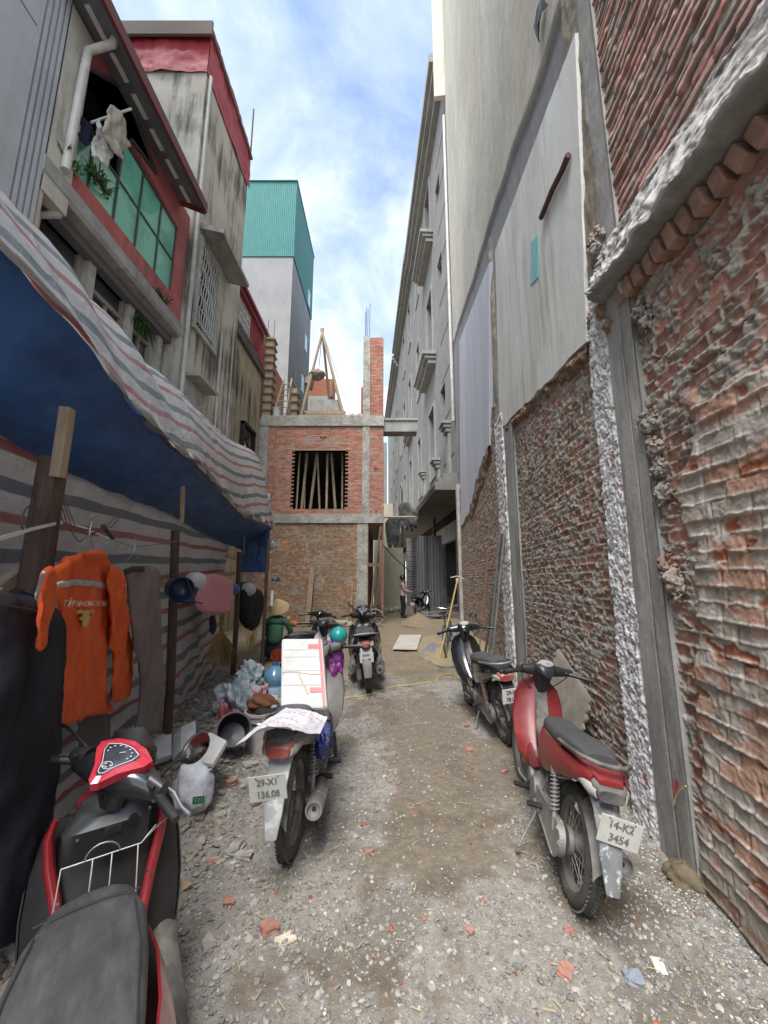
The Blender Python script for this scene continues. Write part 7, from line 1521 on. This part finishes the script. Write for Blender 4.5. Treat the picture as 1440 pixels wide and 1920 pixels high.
# white sack with a green mark hung in front of the scooter
sk = thing('white_sack', 'white woven sack with a green printed tag lying beyond the scooter', 'sack'); c = atz(362, 1478, .17)
blob('sack_body', c, (.14, .14, .17), M('woven_white', (.66, .67, .70), (.55, .56, .60), 22, .7, bump=.006, bscale=60), sk, .28, 2.2, 31, 4)
fq = Fr(aty(372, 1500, c.y-.165), (1, .25, -.0), (.2, -1, .1)); f = MB(); f.plate(fq, rect(-.035, .035, -.022, .022), (), .0, .003); tg = f.build('green_tag', M('green_print', (.02, .16, .05)), sk)
me = text_mesh('V21', .035, .0004); 
for v in me.vertices: v.co = fq.p(v.co.x, v.co.y, .005)
link('characters', me, m_whp, tg)
# white boards / foam packaging
m_bd = M('white_board', (.62, .62, .60), (.52, .51, .48), 6, .7, streak=.2)
def slab(px_, d, lab, th=.03, mat=m_bd, name='packaging_board'):
    P = [aty(x, y, Y) for (x, y, Y) in px_]; n = (P[1]-P[0]).cross(P[-1]-P[0]).normalized()*th; f = MB(); k = len(P); f.add(P+[p-n for p in P], [tuple(range(k)), tuple(range(k, 2*k))[::-1]]+[(i, i+k, (i+1) % k+k, (i+1) % k) for i in range(k)]); o = f.build(name, mat, None, bevel=.003); return tag(o, lab, 'board', 'white packaging boards')
slab(((395, 1378, 3.5), (427, 1395, 3.3), (400, 1440, 3.0), (352, 1430, 3.2)), 0, 'white moulded packaging tray propped up right of the second post')
slab(((425, 1400, 3.35), (412, 1415, 3.2), (390, 1445, 3.0), (400, 1441, 3.02)), 0, 'thin grey board edge beside the white packaging tray', .02)
slab(((325, 1378, 3.7), (352, 1365, 3.9), (352, 1420, 3.6), (322, 1425, 3.5)), 0, 'white box panel standing just right of the second post', .10)
slab(((285, 1395, 3.6), (318, 1375, 3.8), (318, 1425, 3.5), (290, 1435, 3.4)), 0, 'pale board standing just left of the second post', .05)
# bucket, cloth bundle, basket, water jug
bu = thing('paint_bucket', 'dirty white paint bucket with brown rags in it behind the silver motorbike', 'bucket'); c = atz(487, 1405); c.z = gz(c.x, c.y)
f = MB(); R1 = .15; f.lathe([(0, 0), (R1*.86, 0), (R1*.98, .30), (R1*1.06, .31), (R1*1.06, .335), (R1*.96, .335), (R1*.95, .3), (R1*.84, .02), (0, .02)], c, (0, 0, 1), 32); f.build('pail', M('dirty_white_plastic', (.50, .48, .45), (.40, .30, .27), 6, .5, dust=.3), bu)
f = MB(); f.lathe([(R1*1.0, .24), (R1*1.03, .245), (R1*1.03, .255), (R1*1.0, .26)], c, (0, 0, 1), 32); f.tube([c+Vector((R1*math.cos(t), -.04-.12*math.sin(t)*.5, .29-.12*math.sin(t))) for t in np.linspace(0, math.pi, 12)], .004, 5); f.build('handle', m_chr, bu)
blob('rag', c+Vector((-.0, 0, .40)), (.15, .06, .08), M('rust_cloth', (.19, .07, .03), (.11, .04, .02), 9, .9, bump=.006), bu, .3, 2, 41, 4); blob('rag', c+Vector((.10, .05, .38)), (.09, .08, .07), M('grey_rag', (.42, .45, .48), (.30, .32, .35), 12, .8, bump=.01), bu, .4, 2.4, 42, 4); blob('rag', c+Vector((.05, -.03, .33)), (.10, .08, .04), m_dark, bu, .3, 2, 43, 3)
cb = thing('sheet_bundle', 'crumpled bundle of striped sheeting heaped against the shelter wall', 'bundle'); c = atz(470, 1345)
m_strb = M('bundle_sheet', (.42, .45, .45), (.22, .27, .29), 7, .45, bump=.03, bscale=12, rng_=(.42, .52)); m_strr = M('bundle_red', (.45, .10, .11), (.36, .34, .33), 8, .5, bump=.02, bscale=14, rng_=(.47, .53))
blob('fold', aty(440, 1320, c.y-.1), (.20, .2, .26), m_strb, cb, .55, 2.6, 51, 5); blob('fold', aty(470, 1275, c.y+.1), (.17, .18, .17), m_strb, cb, .6, 3, 52, 5); blob('fold', aty(425, 1345, c.y-.25), (.12, .12, .17), m_strr, cb, .5, 2.4, 53, 4); blob('fold', aty(480, 1300, c.y), (.13, .14, .12), m_strr, cb, .5, 3, 54, 4)
bs = thing('black_basket', 'round black basket rim lying tilted in the rubble left of the bucket', 'basket'); c = aty(438, 1368, 3.75)
rotb = Matrix.Rotation(R(50), 3, 'X') @ Matrix.Rotation(R(20), 3, 'Y'); ax = rotb @ Vector((0, 0, 1))
f = MB(); f.lathe([(.135, 0), (.15, .01), (.15, .02), (.135, .02)], c, ax, 30); f.lathe([(.135, .0), (.11, -.14), (.0, -.15)], c, ax, 24); f.build('basket_body', m_bpl, bs)
jg = thing('water_jug', 'blue translucent water jug with a label, standing behind the styrofoam box', 'jug'); c = atz(516, 1300); c = aty(514, 1300, 5.2); c.z = gz(c.x, c.y)
m_jug = M('blue_jug', (.10, .22, .34), (.14, .28, .40), 4, .15, spec=.8, alpha=.92)
f = MB(); Rj = .15; f.lathe([(0, 0), (Rj*.9, 0), (Rj, .03), (Rj, .10), (Rj*.95, .115), (Rj, .13), (Rj, .24), (Rj*.95, .255), (Rj, .27), (Rj, .34), (Rj*.85, .40), (Rj*.4, .45), (Rj*.22, .47)], c, (0, 0, 1), 32); f.build('bottle', m_jug, jg)
f = MB(); f.lathe([(Rj*.22, .465), (Rj*.22, .56), (Rj*.25, .565), (Rj*.2, .60), (0, .60)], c, (0, 0, 1), 20); f.build('cap', M('blue_cap', (.03, .20, .38), rough=.4), jg)
f = MB(); f.lathe([(Rj*1.005, .14), (Rj*1.01, .145), (Rj*1.01, .235), (Rj*1.005, .24)], c, (0, 0, 1), 32); f.build('wrap_label', M('jug_label', (.30, .50, .62), (.5, .6, .68), 14, .5), jg)
rb = thing('red_basin', 'red plastic basin edge showing behind the sheet bundle', 'basin'); c = atz(468, 1262, .05); f = MB(); f.lathe([(0, 0), (.16, 0), (.20, .12), (.215, .12), (.2, .11), (.155, .015), (0, .015)], c, (0, 0, 1), 28); f.build('basin_body', M('red_plastic', (.45, .02, .03), rough=.35), rb)
mr = None
# orange bricks heap and timber against the brick house
m_ob = M('orange_brick_new', (.58, .20, .09), (.50, .16, .07), 8, .9); rr = random.Random(9)
for k in range(22):
    x = -3.95+rr.random()*1.5; y = 13.6+rr.random()*.5; z = .06+.10*(rr.random()**.8)*(2 if abs(x+3.6) < .5 else 1); f = MB(); f.box((0, 0, 0), (.21, .10, .065), Matrix.Rotation(rr.uniform(0, 3), 3, 'Z') @ Matrix.Rotation(rr.uniform(-.3, .5), 3, 'Y'), .004); o = f.build('new_brick', m_ob); o.location = (x, y, z+gz(x, y)); tag(o, 'new orange brick in the heap against the brick house', 'brick', 'orange bricks heaped by the brick house')
f = MB(); f.bar((-2.72, 14.3, .02), (-2.62, 14.41, 2.0), .17, .04, up=(0, 1, 0), bev=.004); tag(f.build('timber_plank', m_wood2), 'pale upright plank leaning on the brick house wall', 'plank')
f = MB(); f.bar((-1.18, 14.3, .02), (-1.15, 14.43, 1.5), .045, .04, up=(0, 1, 0)); tag(f.build('timber_batten', m_wood2), 'thin batten leaning on the brick house near its corner column', 'batten')
for k, (x, s_, m_) in enumerate(((-2.0, .3, m_mort), (-1.7, .22, m_dark), (-1.45, .26, m_mort), (-1.2, .18, m_mort))): tag(blob('debris_lump', (x, 13.7, .08), (s_, .2, s_*.5), m_, None, .5, 2.6, 61+k, 3), ('pale debris lump at the left of the heap before the brick house', 'dark debris lump before the brick house', 'grey debris lump before the middle of the brick house', 'small debris lump nearest the brick house corner')[k], 'debris', 'debris lumps before the brick house')

# ================================================================ RIGHT SIDE AND FAR END
pile = tag(relief('gravel_heap', m_gnd, gf, np.arange(.5, 2.6, .03), np.arange(7.6, 12.6, .03), lambda X, Y: ((lambda d: (np.clip(1-d, 0, 1)**1.2*.42+(fbm(X*9, Y*9, 401, 4)-.5)*.05*np.clip(1-d, 0, 1)-.02, mix3(np.broadcast_to(C(.40, .33, .22), (*X.shape, 3)), np.broadcast_to(C(.24, .26, .28), (*X.shape, 3)), sst(.46, .54, fbm(X*2+.7, Y*1.1, 402, 4)))*(.75+.5*fbm(X*22, Y*22, 403, 3)[..., None]), d < 1.05))(np.hypot((X-1.75-.04*(Y-9))/1.05, (Y-9.6)/2.3)))), 'heap of sand and blue-grey gravel against the right wall beyond the black motorbike', None, None, 'stuff')
tag(relief('sand_heap', m_gnd, gf, np.arange(.6, 2.4, .04), np.arange(13.4, 15.8, .04), lambda X, Y: ((lambda d: (np.clip(1-d, 0, 1)*.42+(fbm(X*9, Y*9, 405, 4)-.5)*.05*np.clip(1-d, 0, 1)-.02, np.broadcast_to(C(.30, .245, .165), (*X.shape, 3))*(.75+.5*fbm(X*22, Y*22, 406, 3)[..., None]), d < 1.05))(np.hypot((X-1.25)/.75, (Y-14.5)/.9)))), 'small cone of brown sand in front of the distant person', None, None, 'stuff')
q = [atz(*p, .05) for p in ((750, 1190), (790, 1190), (782, 1217), (736, 1216))]; f = MB(); f.add(q+[a-Vector((0, 0, .02)) for a in q], [(0, 1, 2, 3), (7, 6, 5, 4), (0, 4, 5, 1), (1, 5, 6, 2), (2, 6, 7, 3), (3, 7, 4, 0)]); tag(f.build('plywood_sheet', M('pale_ply', (.50, .47, .41), (.42, .39, .33), 3, .85)), 'pale square sheet lying flat on the sand in mid alley', 'sheet')
f = MB(); pts = [atz(x, y, .02) for x, y in ((560, 1330), (620, 1312), (690, 1297), (745, 1280), (800, 1276), (818, 1272), (822, 1262), (850, 1258), (900, 1300), (940, 1330))]
for p_ in pts: p_.z = gz(p_.x, p_.y)+.012
pp_ = []
for i in range(len(pts)-1):
    for k in range(5): pp_.append(pts[i].lerp(pts[i+1], k/5)+Vector((0, .03*math.sin(i*5+k*1.3), 0)))
f.tube(pp_, .007, 5); tag(f.build('yellow_rope', M('yellow_cord', (.55, .42, .14), rough=.7)), 'yellow cord trailing across the ground to the gravel heap', 'cord')
# shovel
sv = thing('shovel', 'shovel with a yellow wooden shaft standing upside down by the gravel heap', 'shovel'); a, b = aty(822, 1240, 7.2), aty(858, 1085, 7.9)
f = MB(); f.tube([a, a.lerp(b, .5)+Vector((.01, 0, 0)), b], .016, 8); f.build('shaft', M('yellow_wood', (.46, .33, .12), (.36, .25, .1), 8, .7), sv); f = MB(); d = (b-a).normalized(); f.tube([b-Vector((.14, 0, -.02)), b+Vector((-.02, 0, .05)), b+Vector((.12, 0, .0))], .012, 6); f.box(b-d*.05, (.05, .04, .10), None, .01); f.build('grip', M('pale_handle', (.55, .45, .28)), sv)
# bicycle
def bicycle(lab, loc, head, lean, R_=.32):
    t = thing('bicycle', lab, 'bicycle', loc); t.rotation_euler = (R(lean), 0, R(head))
    for x in (0, 1.04):
        f = MB(); f.tube([(x+R_*math.cos(a), 0, R_+R_*math.sin(a)) for a in np.linspace(0, 6.283, 37)[:-1]], .018, 8, close=True); wl_ = f.build('wheel', m_tyre, t)
        f = MB(); f.tube([(x+(R_-.022)*math.cos(a), 0, R_+(R_-.022)*math.sin(a)) for a in np.linspace(0, 6.283, 37)[:-1]], .009, 6, close=True)
        for i in range(28): a = i*6.283/28; f.tube([(x, .02 if i % 2 else -.02, R_), (x+(R_-.02)*math.cos(a), 0, R_+(R_-.02)*math.sin(a))], .0015, 3)
        f.build('rim', m_rim, wl_)
    f = MB()
    for a, b in (((0, 0, R_), (.42, 0, .28)), ((0, 0, R_), (.30, 0, .78)), ((.42, 0, .28), (.28, 0, .86)), ((.42, 0, .28), (.86, 0, .72)), ((.29, 0, .78), (.84, 0, .82)), ((1.04, 0, R_), (.84, 0, .88))): f.tube([a, b], .015, 8)
    f.build('frame', m_bpd, t); f = MB(); f.loft([((.15, 0, .88), .09, .025), ((.28, 0, .89), .05, .02), ((.40, 0, .885), .02, .015)], 12); f.build('saddle', m_bpl, t)
    f = MB(); f.tube([(.80, .28, .98), (.86, .2, .97), (.84, 0, .92), (.86, -.2, .97), (.80, -.28, .98)], .012, 8); f.build('handlebar', m_chr, t)
    f = MB(); f.tube([(.42, -.08, .28), (.50, -.1, .14)], .01, 6); f.tube([(.42, .08, .28), (.34, .1, .42)], .01, 6); f.lathe([(.09, .04), (.095, .045), (.09, .05)], (.42, 0, .28), (0, 1, 0), 24); f.build('crank', m_chr, t); return t
p_ = atz(834, 1240); bicycle('dusty bicycle leaning against the wall beyond the black motorbike', (1.30, 8.3, gz(1.3, 8.3)+.02), 74, -7)
# steel poles against the wall
for i, (x0, x1) in enumerate(((918, 942), (925, 938), (930, 946), (906, 915))):
    f = MB(); a = W.px(x0, 1265-i*8, .25+.05*i); b = W.px(x1, 1000 if i < 3 else 1035, .07); f.tube([W.p(a[0], .03, .35+.05*i), W.p(b[0], b[1], .07)], .024 if i < 3 else .012, 8); o = f.build('scaffold_pole', M('grey_steel_tube', (.20, .195, .185), (.13, .12, .11), 8, .6, metal=.4) if i < 3 else m_steel)
    tag(o, ('grey pole leaning on the wall beside the whitewashed strip, nearest of three', 'grey pole leaning on the wall, middle of three beside the whitewashed strip', 'grey pole leaning on the wall, closest to the whitewashed strip', 'thin rusty rod leaning on the far brick wall')[i], 'pole', 'poles leaning on the brick wall')
f = MB(); f.tube([W.p(4.2, 1.02, .05), W.p(3.8, .7, .12), W.p(3.45, .28, .35)], .0, 4)
f = MB(); f.bar(W.p(4.6, 1.05, .04), W.p(3.3, .05, .42), .05, .02, up=tuple(W.n)); f = MB()
# corrugated slab / broken mortar board behind red bike
f = MB(); G = [[W.p(4.2-.75*j/8+.02*(i % 2), .88-.80*i/22-.28*j/8, .06+.30*(i/22)+(.012 if i % 2 else 0)) for j in range(9)] for i in range(23)]; f.surf(G, .02); tag(f.build('ribbed_sheet', M('ribbed_cement', (.30, .26, .21), (.22, .19, .155), 6, .9, bump=.006)), 'ribbed cement sheet leaning on the wall behind the red motorbike', 'sheet')
f = MB(); pts = [W.p(*W.px(x, y, .06), .06) for x, y in ((1264, 1508), (1266, 1496), (1274, 1482), (1286, 1474))]; f.tube(pts, .004, 6); tag(f.build('yellow_rope_end', M('yellow_cord', (0, 0, 0))), 'short yellow rope end stuck in the wall by the smooth column foot', 'rope')
f = MB(); f.add([W.p(*W.px(x, y, h), h) for x, y, h in ((1266, 1462, .07), (1273, 1466, .08), (1268, 1484, .06), (1262, 1487, .07))], [(0, 1, 2, 3)]); f.build('x', m_tape).name = 'red_scrap'; tag(bpy.data.objects['red_scrap'], 'bright red plastic scrap on the wall beside the smooth column foot', 'scrap')
blob('mud_patch', W.p(2.42, -.02, .05), (.10, .10, .09), M('wet_mud', (.15, .11, .06), (.2, .16, .1), 9, .9, bump=.01), root, .35, 2.4, 71, 4).matrix_parent_inverse = Matrix.Translation(-Vector(root.location))
# rusty post and striped screens in the town house ground floor
f = MB(); a = Fd.px(818, 1180, -.3); f.fbox(Fd, a[0]-.02, a[0]+.2, -.1, 5.05, -.4, -.26); tag(f.build('rusty_post', m_steel), 'rusty steel post under the overhang of the nearest town house', 'post')
m_scr = stripes('grey_striped_sheet', .5, blue=(.06, .06, .07), red=(.08, .08, .09), pale=(.19, .19, .20), per=.30, dirt=.2)
def scr(U, V): return .12*np.sin(U*7)+.05*(fbm(U*3, V*2, 411, 3)-.5), None
def screen(lab, x, y, w, z1, a, vert):
    o = relief('striped_screen', m_scr, Fr((x, y, 0), (math.cos(R(a)), math.sin(R(a)), 0), (math.sin(R(a)), -math.cos(R(a)), 0)), np.arange(0, w, .05), np.arange(0, z1, .1), scr)
    if vert:
        for l in o.data.uv_layers[0].data: l.uv = (l.uv[1], l.uv[0])
    return tag(o, lab, 'screen', 'striped screens hung under the overhang')
screen('grey screen with upright stripes hanging left of the rusty post', 1.75, 20.3, 1.3, 3.9, -6, True); screen('grey screen with level stripes hanging beyond the upright striped one', 1.35, 23.5, 1.3, 4.1, 12, False); screen('small grey striped screen near the ground beyond the distant person', -.1, 26, 1.1, 2.0, 20, True)
f = MB()
rq = random.Random(4)
for k in range(9): a = Vector((1.75+rq.random()*1.0, 16.3+rq.random()*.9, .03)); f.box(a+Vector((0, 0, .03*k)), (.9, .18, .012), Matrix.Rotation(rq.uniform(-.9, .9), 3, 'Z') @ Matrix.Rotation(rq.uniform(-.25, .25), 3, 'X')); o = f.build('metal_offcut', m_sheet); tag(o, 'grey metal offcut in the heap beyond the sand cone', 'metal sheet', 'metal offcuts heaped on the right'); f = MB()
for k in range(5):
    x, y = -.6+.3*k, 19.5+.5*math.sin(k*2.1); tag(blob('rubble_lump', (x, y, .08), (.22, .25, .12+.05*(k % 3)), m_mort, None, .5, 2.6, 500+k, 2), '%s rubble lump in the row across the dark far end of the alley' % ('leftmost', 'second from left', 'middle', 'second from right', 'rightmost')[k], 'rubble', 'rubble lumps at the far end')
f = MB(); f.tube([(1.0, 21.5, 0), (1.0, 21.5, 6.6)], .05, 8); tag(f.build('steel_prop', m_rebar), 'dark upright steel prop in the shade at the far end', 'prop')
f = MB(); f.tube([(-.1, 15.6, 3.0), (.4, 16.5, 2.5), (1.2, 18, 1.9)], .02, 6); tag(f.build('sagging_cable', m_rebar), 'dark cable sagging across the passage beside the brick house', 'cable')
# dark debris netting hanging off the far scaffold
for k, (x, y, z, w, hh) in enumerate(((.5, 22, 5.0, .9, 2.2), (1.1, 20.5, 5.6, .7, 1.8), (-.1, 25, 4.4, 1.0, 2.6), (1.5, 19.5, 5.0, .5, 1.2))):
    fr = Fr((x, y, z), (1, .1, 0), (.1, -1, 0)); t = thing('hanging_netting', ('torn grey netting hanging over the far passage, central piece', 'torn grey netting hanging close under the town house overhang', 'torn grey netting hanging farthest back over the passage', 'small torn netting scrap at the overhang edge')[k], 'netting', None or (x, y, z), 0, 'torn netting over the passage'); t.location = (0, 0, 0)
    cloth('net', [(-w/2, 0), (w/2, .1), (w*.45, -hh*.4), (w*.2, -hh*.9), (0, -hh*.6), (-w*.15, -hh), (-w*.45, -hh*.5)], M('dirty_netting', (.12, .12, .12), (.05, .05, .05), 6, .9), fr, t, .08, .03, folds(600+k, .16, 3, 2), 1)
f = MB(); f.tube([(-.45, 13.9, .25+.0)], .1, 4) if 0 else None
tw2 = thing('handcart', 'two-wheeled handcart parked beside the brick house corner, one wheel towards us', 'cart', (-.35, 13.6, 0))
f = MB(); f.tube([(.28, -.1, .32)]*1+[(.28, -.1, .32)], .01, 3) if 0 else None
for y in (-.05,):
    f = MB(); f.tube([(.05+.27*math.cos(a), y, .30+.27*math.sin(a)) for a in np.linspace(0, 6.283, 29)[:-1]], .03, 8, close=True); wq = f.build('wheel', M('light_tyre', (.20, .195, .185), rough=.8), tw2); f = MB()
    for i in range(8): f.tube([(.05, y, .30), (.05+.26*math.cos(i*.785), y, .30+.26*math.sin(i*.785))], .006, 4)
    f.build('spokes', m_rim, wq)
f = MB(); f.box((-.35, .3, .45), (.6, .5, .05)); f.tube([(-.6, .1, .45), (-.9, -.1, .8)], .02, 6); f.tube([(-.6, .5, .45), (-.9, .3, .8)], .02, 6); f.tube([(-.55, .1, .42), (-.6, .1, .02)], .015, 6); f.build('tray', m_steel, tw2)

# ================================================================ PEOPLE
def skin_body(name, joints, edges, mat, parent, sub=2):
    me = bpy.data.meshes.new(name); me.from_pydata([j[0] for j in joints], edges, []); o = link(name, me, mat, parent)
    md = o.modifiers.new('s', 'SKIN'); md.use_smooth_shade = True; me.skin_vertices or o.data.skin_vertices
    for i, j in enumerate(joints): r = j[1]; me.skin_vertices[0].data[i].radius = (r, r) if isinstance(r, (int, float)) else r
    me.skin_vertices[0].data[0].use_root = True; ss_ = o.modifiers.new('d', 'SUBSURF'); ss_.levels = sub; ss_.render_levels = sub; return o
m_skin = M('skin', (.45, .26, .17), (.38, .21, .14), 8, .6); m_pinkj = M('pink_jacket', (.50, .33, .33), (.42, .27, .28), 8, .9); m_hair = M('black_hair', (.01, .009, .008), rough=.5)
def head(parent, c, yaw, r=.1, hat=None):
    rot = Matrix.Rotation(yaw, 3, 'Z'); f = MB()
    f.loft([(c+rot @ Vector((.0, 0, -.125)), .035, .035), (c+rot @ Vector((.03, 0, -.10)), .055, .045), (c+rot @ Vector((.012, 0, -.05)), .072, .088), (c+rot @ Vector((.0, 0, 0)), .078, .098), (c+rot @ Vector((-.006, 0, .06)), .074, .092), (c+rot @ Vector((-.01, 0, .10)), .045, .06), (c+rot @ Vector((-.01, 0, .115)), .01, .015)], 20, 2.1)
    f.v = f.v; 
    return f
def face(parent, c, yaw, sc_=1):
    rot = Matrix.Rotation(yaw, 3, 'Z'); h_ = MB(); vs = []
    secs = [(-.115, .045, .045, -.01), (-.09, .055, .062, .012), (-.05, .068, .085, .008), (0, .076, .098, 0), (.05, .075, .096, -.006), (.09, .055, .068, -.01), (.112, .015, .02, -.01)]
    h_.loft([(c+rot @ Vector((o_, 0, z)), w, d, rot @ Vector((0, 1, 0)), rot @ Vector((1, 0, 0))) for z, w, d, o_ in secs], 20, 2.1)
    h_.loft([(c+rot @ Vector((.095, 0, .012)), .008, .006, rot @ Vector((0, 1, 0)), rot @ Vector((1, 0, 0))), (c+rot @ Vector((.108, 0, -.018)), .014, .014, rot @ Vector((0, 1, 0)), rot @ Vector((1, 0, 0))), (c+rot @ Vector((.095, 0, -.03)), .012, .01, rot @ Vector((0, 1, 0)), rot @ Vector((1, 0, 0)))], 10)
    for s_ in (-1, 1): h_.sphere(c+rot @ Vector((-.005, s_*.078, -.005)), (.018, .010, .03), 10, 8)
    o = h_.build('head', m_skin, parent); f = MB()
    for s_ in (-1, 1): f.sphere(c+rot @ Vector((.089, s_*.03, .012)), (.008, .013, .006), 8, 6)
    f.box(c+rot @ Vector((.090, 0, -.058)), (.01, .045, .007), rot); f.build('eyes_and_mouth', m_hair, o); return o
def hand(parent, wrist, d, up, s_=1):
    d = Vector(d).normalized(); up = Vector(up).normalized(); sd_ = d.cross(up).normalized(); f = MB(); f.loft([(wrist, .022, .016, sd_, up), (wrist+d*.04, .038, .014, sd_, up), (wrist+d*.085, .04, .012, sd_, up)], 12, 2.5)
    for i, l in enumerate((.065, .078, .072, .055)):
        b = wrist+d*.082+sd_*(-.03+.02*i); f.tube([b, b+d*l*.45-up*.008, b+d*l*.8-up*.03, b+d*l*.85-up*.05], [.0095, .009, .008, .006], 7)
    b = wrist+d*.03-sd_*.03*s_; f.tube([b, b+d*.03-sd_*.025*s_-up*.01, b+d*.06-sd_*.03*s_-up*.02], [.011, .010, .008], 7); return f.build('hand', m_skin, parent)
# woman beside her motorbike at the far end, seen from the side facing right
px0 = Vector((.79, 16.9, gz(.79, 16.9))); pn = thing('person', 'person in pink jacket, black trousers and helmet standing far down the alley', 'person', tuple(px0))
J_ = [((0, 0, .92), (.13, .15)), ((0, 0, 1.08), (.12, .14)), ((.0, 0, 1.28), (.13, .17)), ((-.0, 0, 1.40), (.10, .13)), ((.01, 0, 1.48), .055), ((.0, .17, 1.38), .065), ((.08, .20, 1.14), .048), ((.30, .12, 1.10), .036), ((0, -.17, 1.38), .065), ((.07, -.21, 1.13), .048), ((.30, -.14, 1.07), .036), ((.0, .09, .86), .10), ((.03, .10, .48), .07), ((.0, .10, .10), .05), ((0, -.09, .86), .10), ((.05, -.12, .48), .07), ((-.05, -.12, .10), .05)]
E_ = [(0, 1), (1, 2), (2, 3), (3, 4), (3, 5), (5, 6), (6, 7), (3, 8), (8, 9), (9, 10), (0, 11), (11, 12), (12, 13), (0, 14), (14, 15), (15, 16)]
skin_body('body', J_[:1]+J_[1:], E_, m_pinkj, pn)
skin_body('trousers', [((0, 0, .98), (.15, .165)), ((0, .0, .84), (.15, .165)), ((.0, .09, .78), .115), ((.03, .10, .46), .10), ((.0, .10, .08), .09), ((0, -.09, .78), .115), ((.05, -.12, .46), .10), ((-.05, -.12, .08), .09)], [(0, 1), (1, 2), (2, 3), (3, 4), (1, 5), (5, 6), (6, 7)], m_blk, pn)
face(pn, Vector((.02, 0, 1.60)), 0); f = MB(); f.lathe([(0, .15), (.06, .14), (.11, .09), (.13, .0), (.125, -.03), (.11, -.02)], (.0, 0, 1.63), (0, 0, 1), 24); f.box((.14, 0, 1.62), (.08, .14, .012), None, .005); f.build('helmet', mh_b, pn)
f = MB(); f.loft([((-.08, 0, 1.62), .07, .06), ((-.10, 0, 1.50), .075, .05), ((-.11, 0, 1.38), .05, .03)], 12); f.build('hair', m_hair, pn)
hand(pn, Vector((.30, .12, 1.10)), (1, -.1, .05), (0, .3, 1)); hand(pn, Vector((.30, -.14, 1.07)), (1, .2, .1), (0, -.3, 1), -1)
f = MB(); f.box((0, 0, 0), (.20, .27, .003), Matrix.Rotation(.5, 3, 'Y')); f.v = [(a+.46, b, c_+1.10) for a, b, c_ in f.v]; o = f.build('held_paper', m_pap); o.location = tuple(px0); tag(o, 'white paper held by the person at the far end', 'paper')
for s_, x in ((.10, .0), (-.12, -.05)): f = MB(); f.loft([((x-.07, s_, .04), .035, .03), ((x+.02, s_, .045), .045, .04), ((x+.14, s_, .025), .04, .022), ((x+.18, s_, .02), .02, .012)], 12); f.build('shoe', m_bpl, pn)
underbone('motorbike', 'dark motorbike standing beside the person at the far end of the alley', (1.45, 17.2, gz(1.45, 17.2)), 60, -5, dict(body=m_gloss, plate=dict(t=(), m=m_platew, z=.55), cowl=m_gloss, mirrors=(), tailc=m_bpl, shield=m_gloss, steer=20))
# seated worker in conical hat, back to the camera, behind the shelter's last post
wx, wy = -2.15, 7.95; base = Vector((wx, wy, gz(wx, wy))); ps = thing('person', 'person in conical straw hat and green checked shirt squatting behind the last shelter post', 'person', tuple(base)); m_grn = M('green_check', (.015, .14, .06), (.05, .10, .07), 16, .9, rng_=(.44, .52), bump=.008, bscale=14)
skin_body('body', [((0, 0, .30), (.17, .14)), ((0, .03, .50), (.16, .13)), ((0, .07, .70), (.18, .13)), ((0, .10, .80), (.12, .10)), ((0, .13, .88), .05), ((-.2, .10, .75), .07), ((-.27, .22, .50), .055), ((-.16, .42, .42), .04), ((.2, .10, .75), .07), ((.28, .20, .52), .055), ((.16, .42, .44), .04)], [(0, 1), (1, 2), (2, 3), (3, 4), (3, 5), (5, 6), (6, 7), (3, 8), (8, 9), (9, 10)], m_grn, ps)
skin_body('trousers', [((0, 0, .26), (.18, .15)), ((-.12, .08, .24), .11), ((-.2, .40, .44), .085), ((-.18, .30, .08), .06), ((.12, .08, .24), .11), ((.2, .40, .44), .085), ((.18, .30, .08), .06)], [(0, 1), (1, 2), (2, 3), (0, 4), (4, 5), (5, 6)], m_blk, ps)
face(ps, Vector((0, .16, .98)), R(90)); f = MB(); f.lathe([(0, .20), (.02, .19), (.21, -.02), (.215, -.03), (.20, -.02), (.02, .165), (0, .17)], (0, 0, 0), (0, 0, 1), 32); rt = Matrix.Rotation(R(38), 3, 'X'); f.v = [tuple(rt @ Vector(v)+Vector((.02, .10, 1.04))) for v in f.v]; f.build('conical_hat', M('hat_straw', (.50, .36, .19), (.42, .29, .15), 14, .8, bump=.002, bscale=60), ps)
hand(ps, Vector((-.16, .42, .42)), (.3, 1, -.2), (0, .2, 1)); hand(ps, Vector((.16, .42, .44)), (-.3, 1, -.2), (0, .2, 1), -1)
for s_ in (-.18, .18): f = MB(); f.loft([((s_, .22, .04), .04, .03), ((s_, .32, .045), .045, .04), ((s_, .44, .025), .04, .02)], 12); f.v = f.v; f.build('shoe', m_bpl, ps)
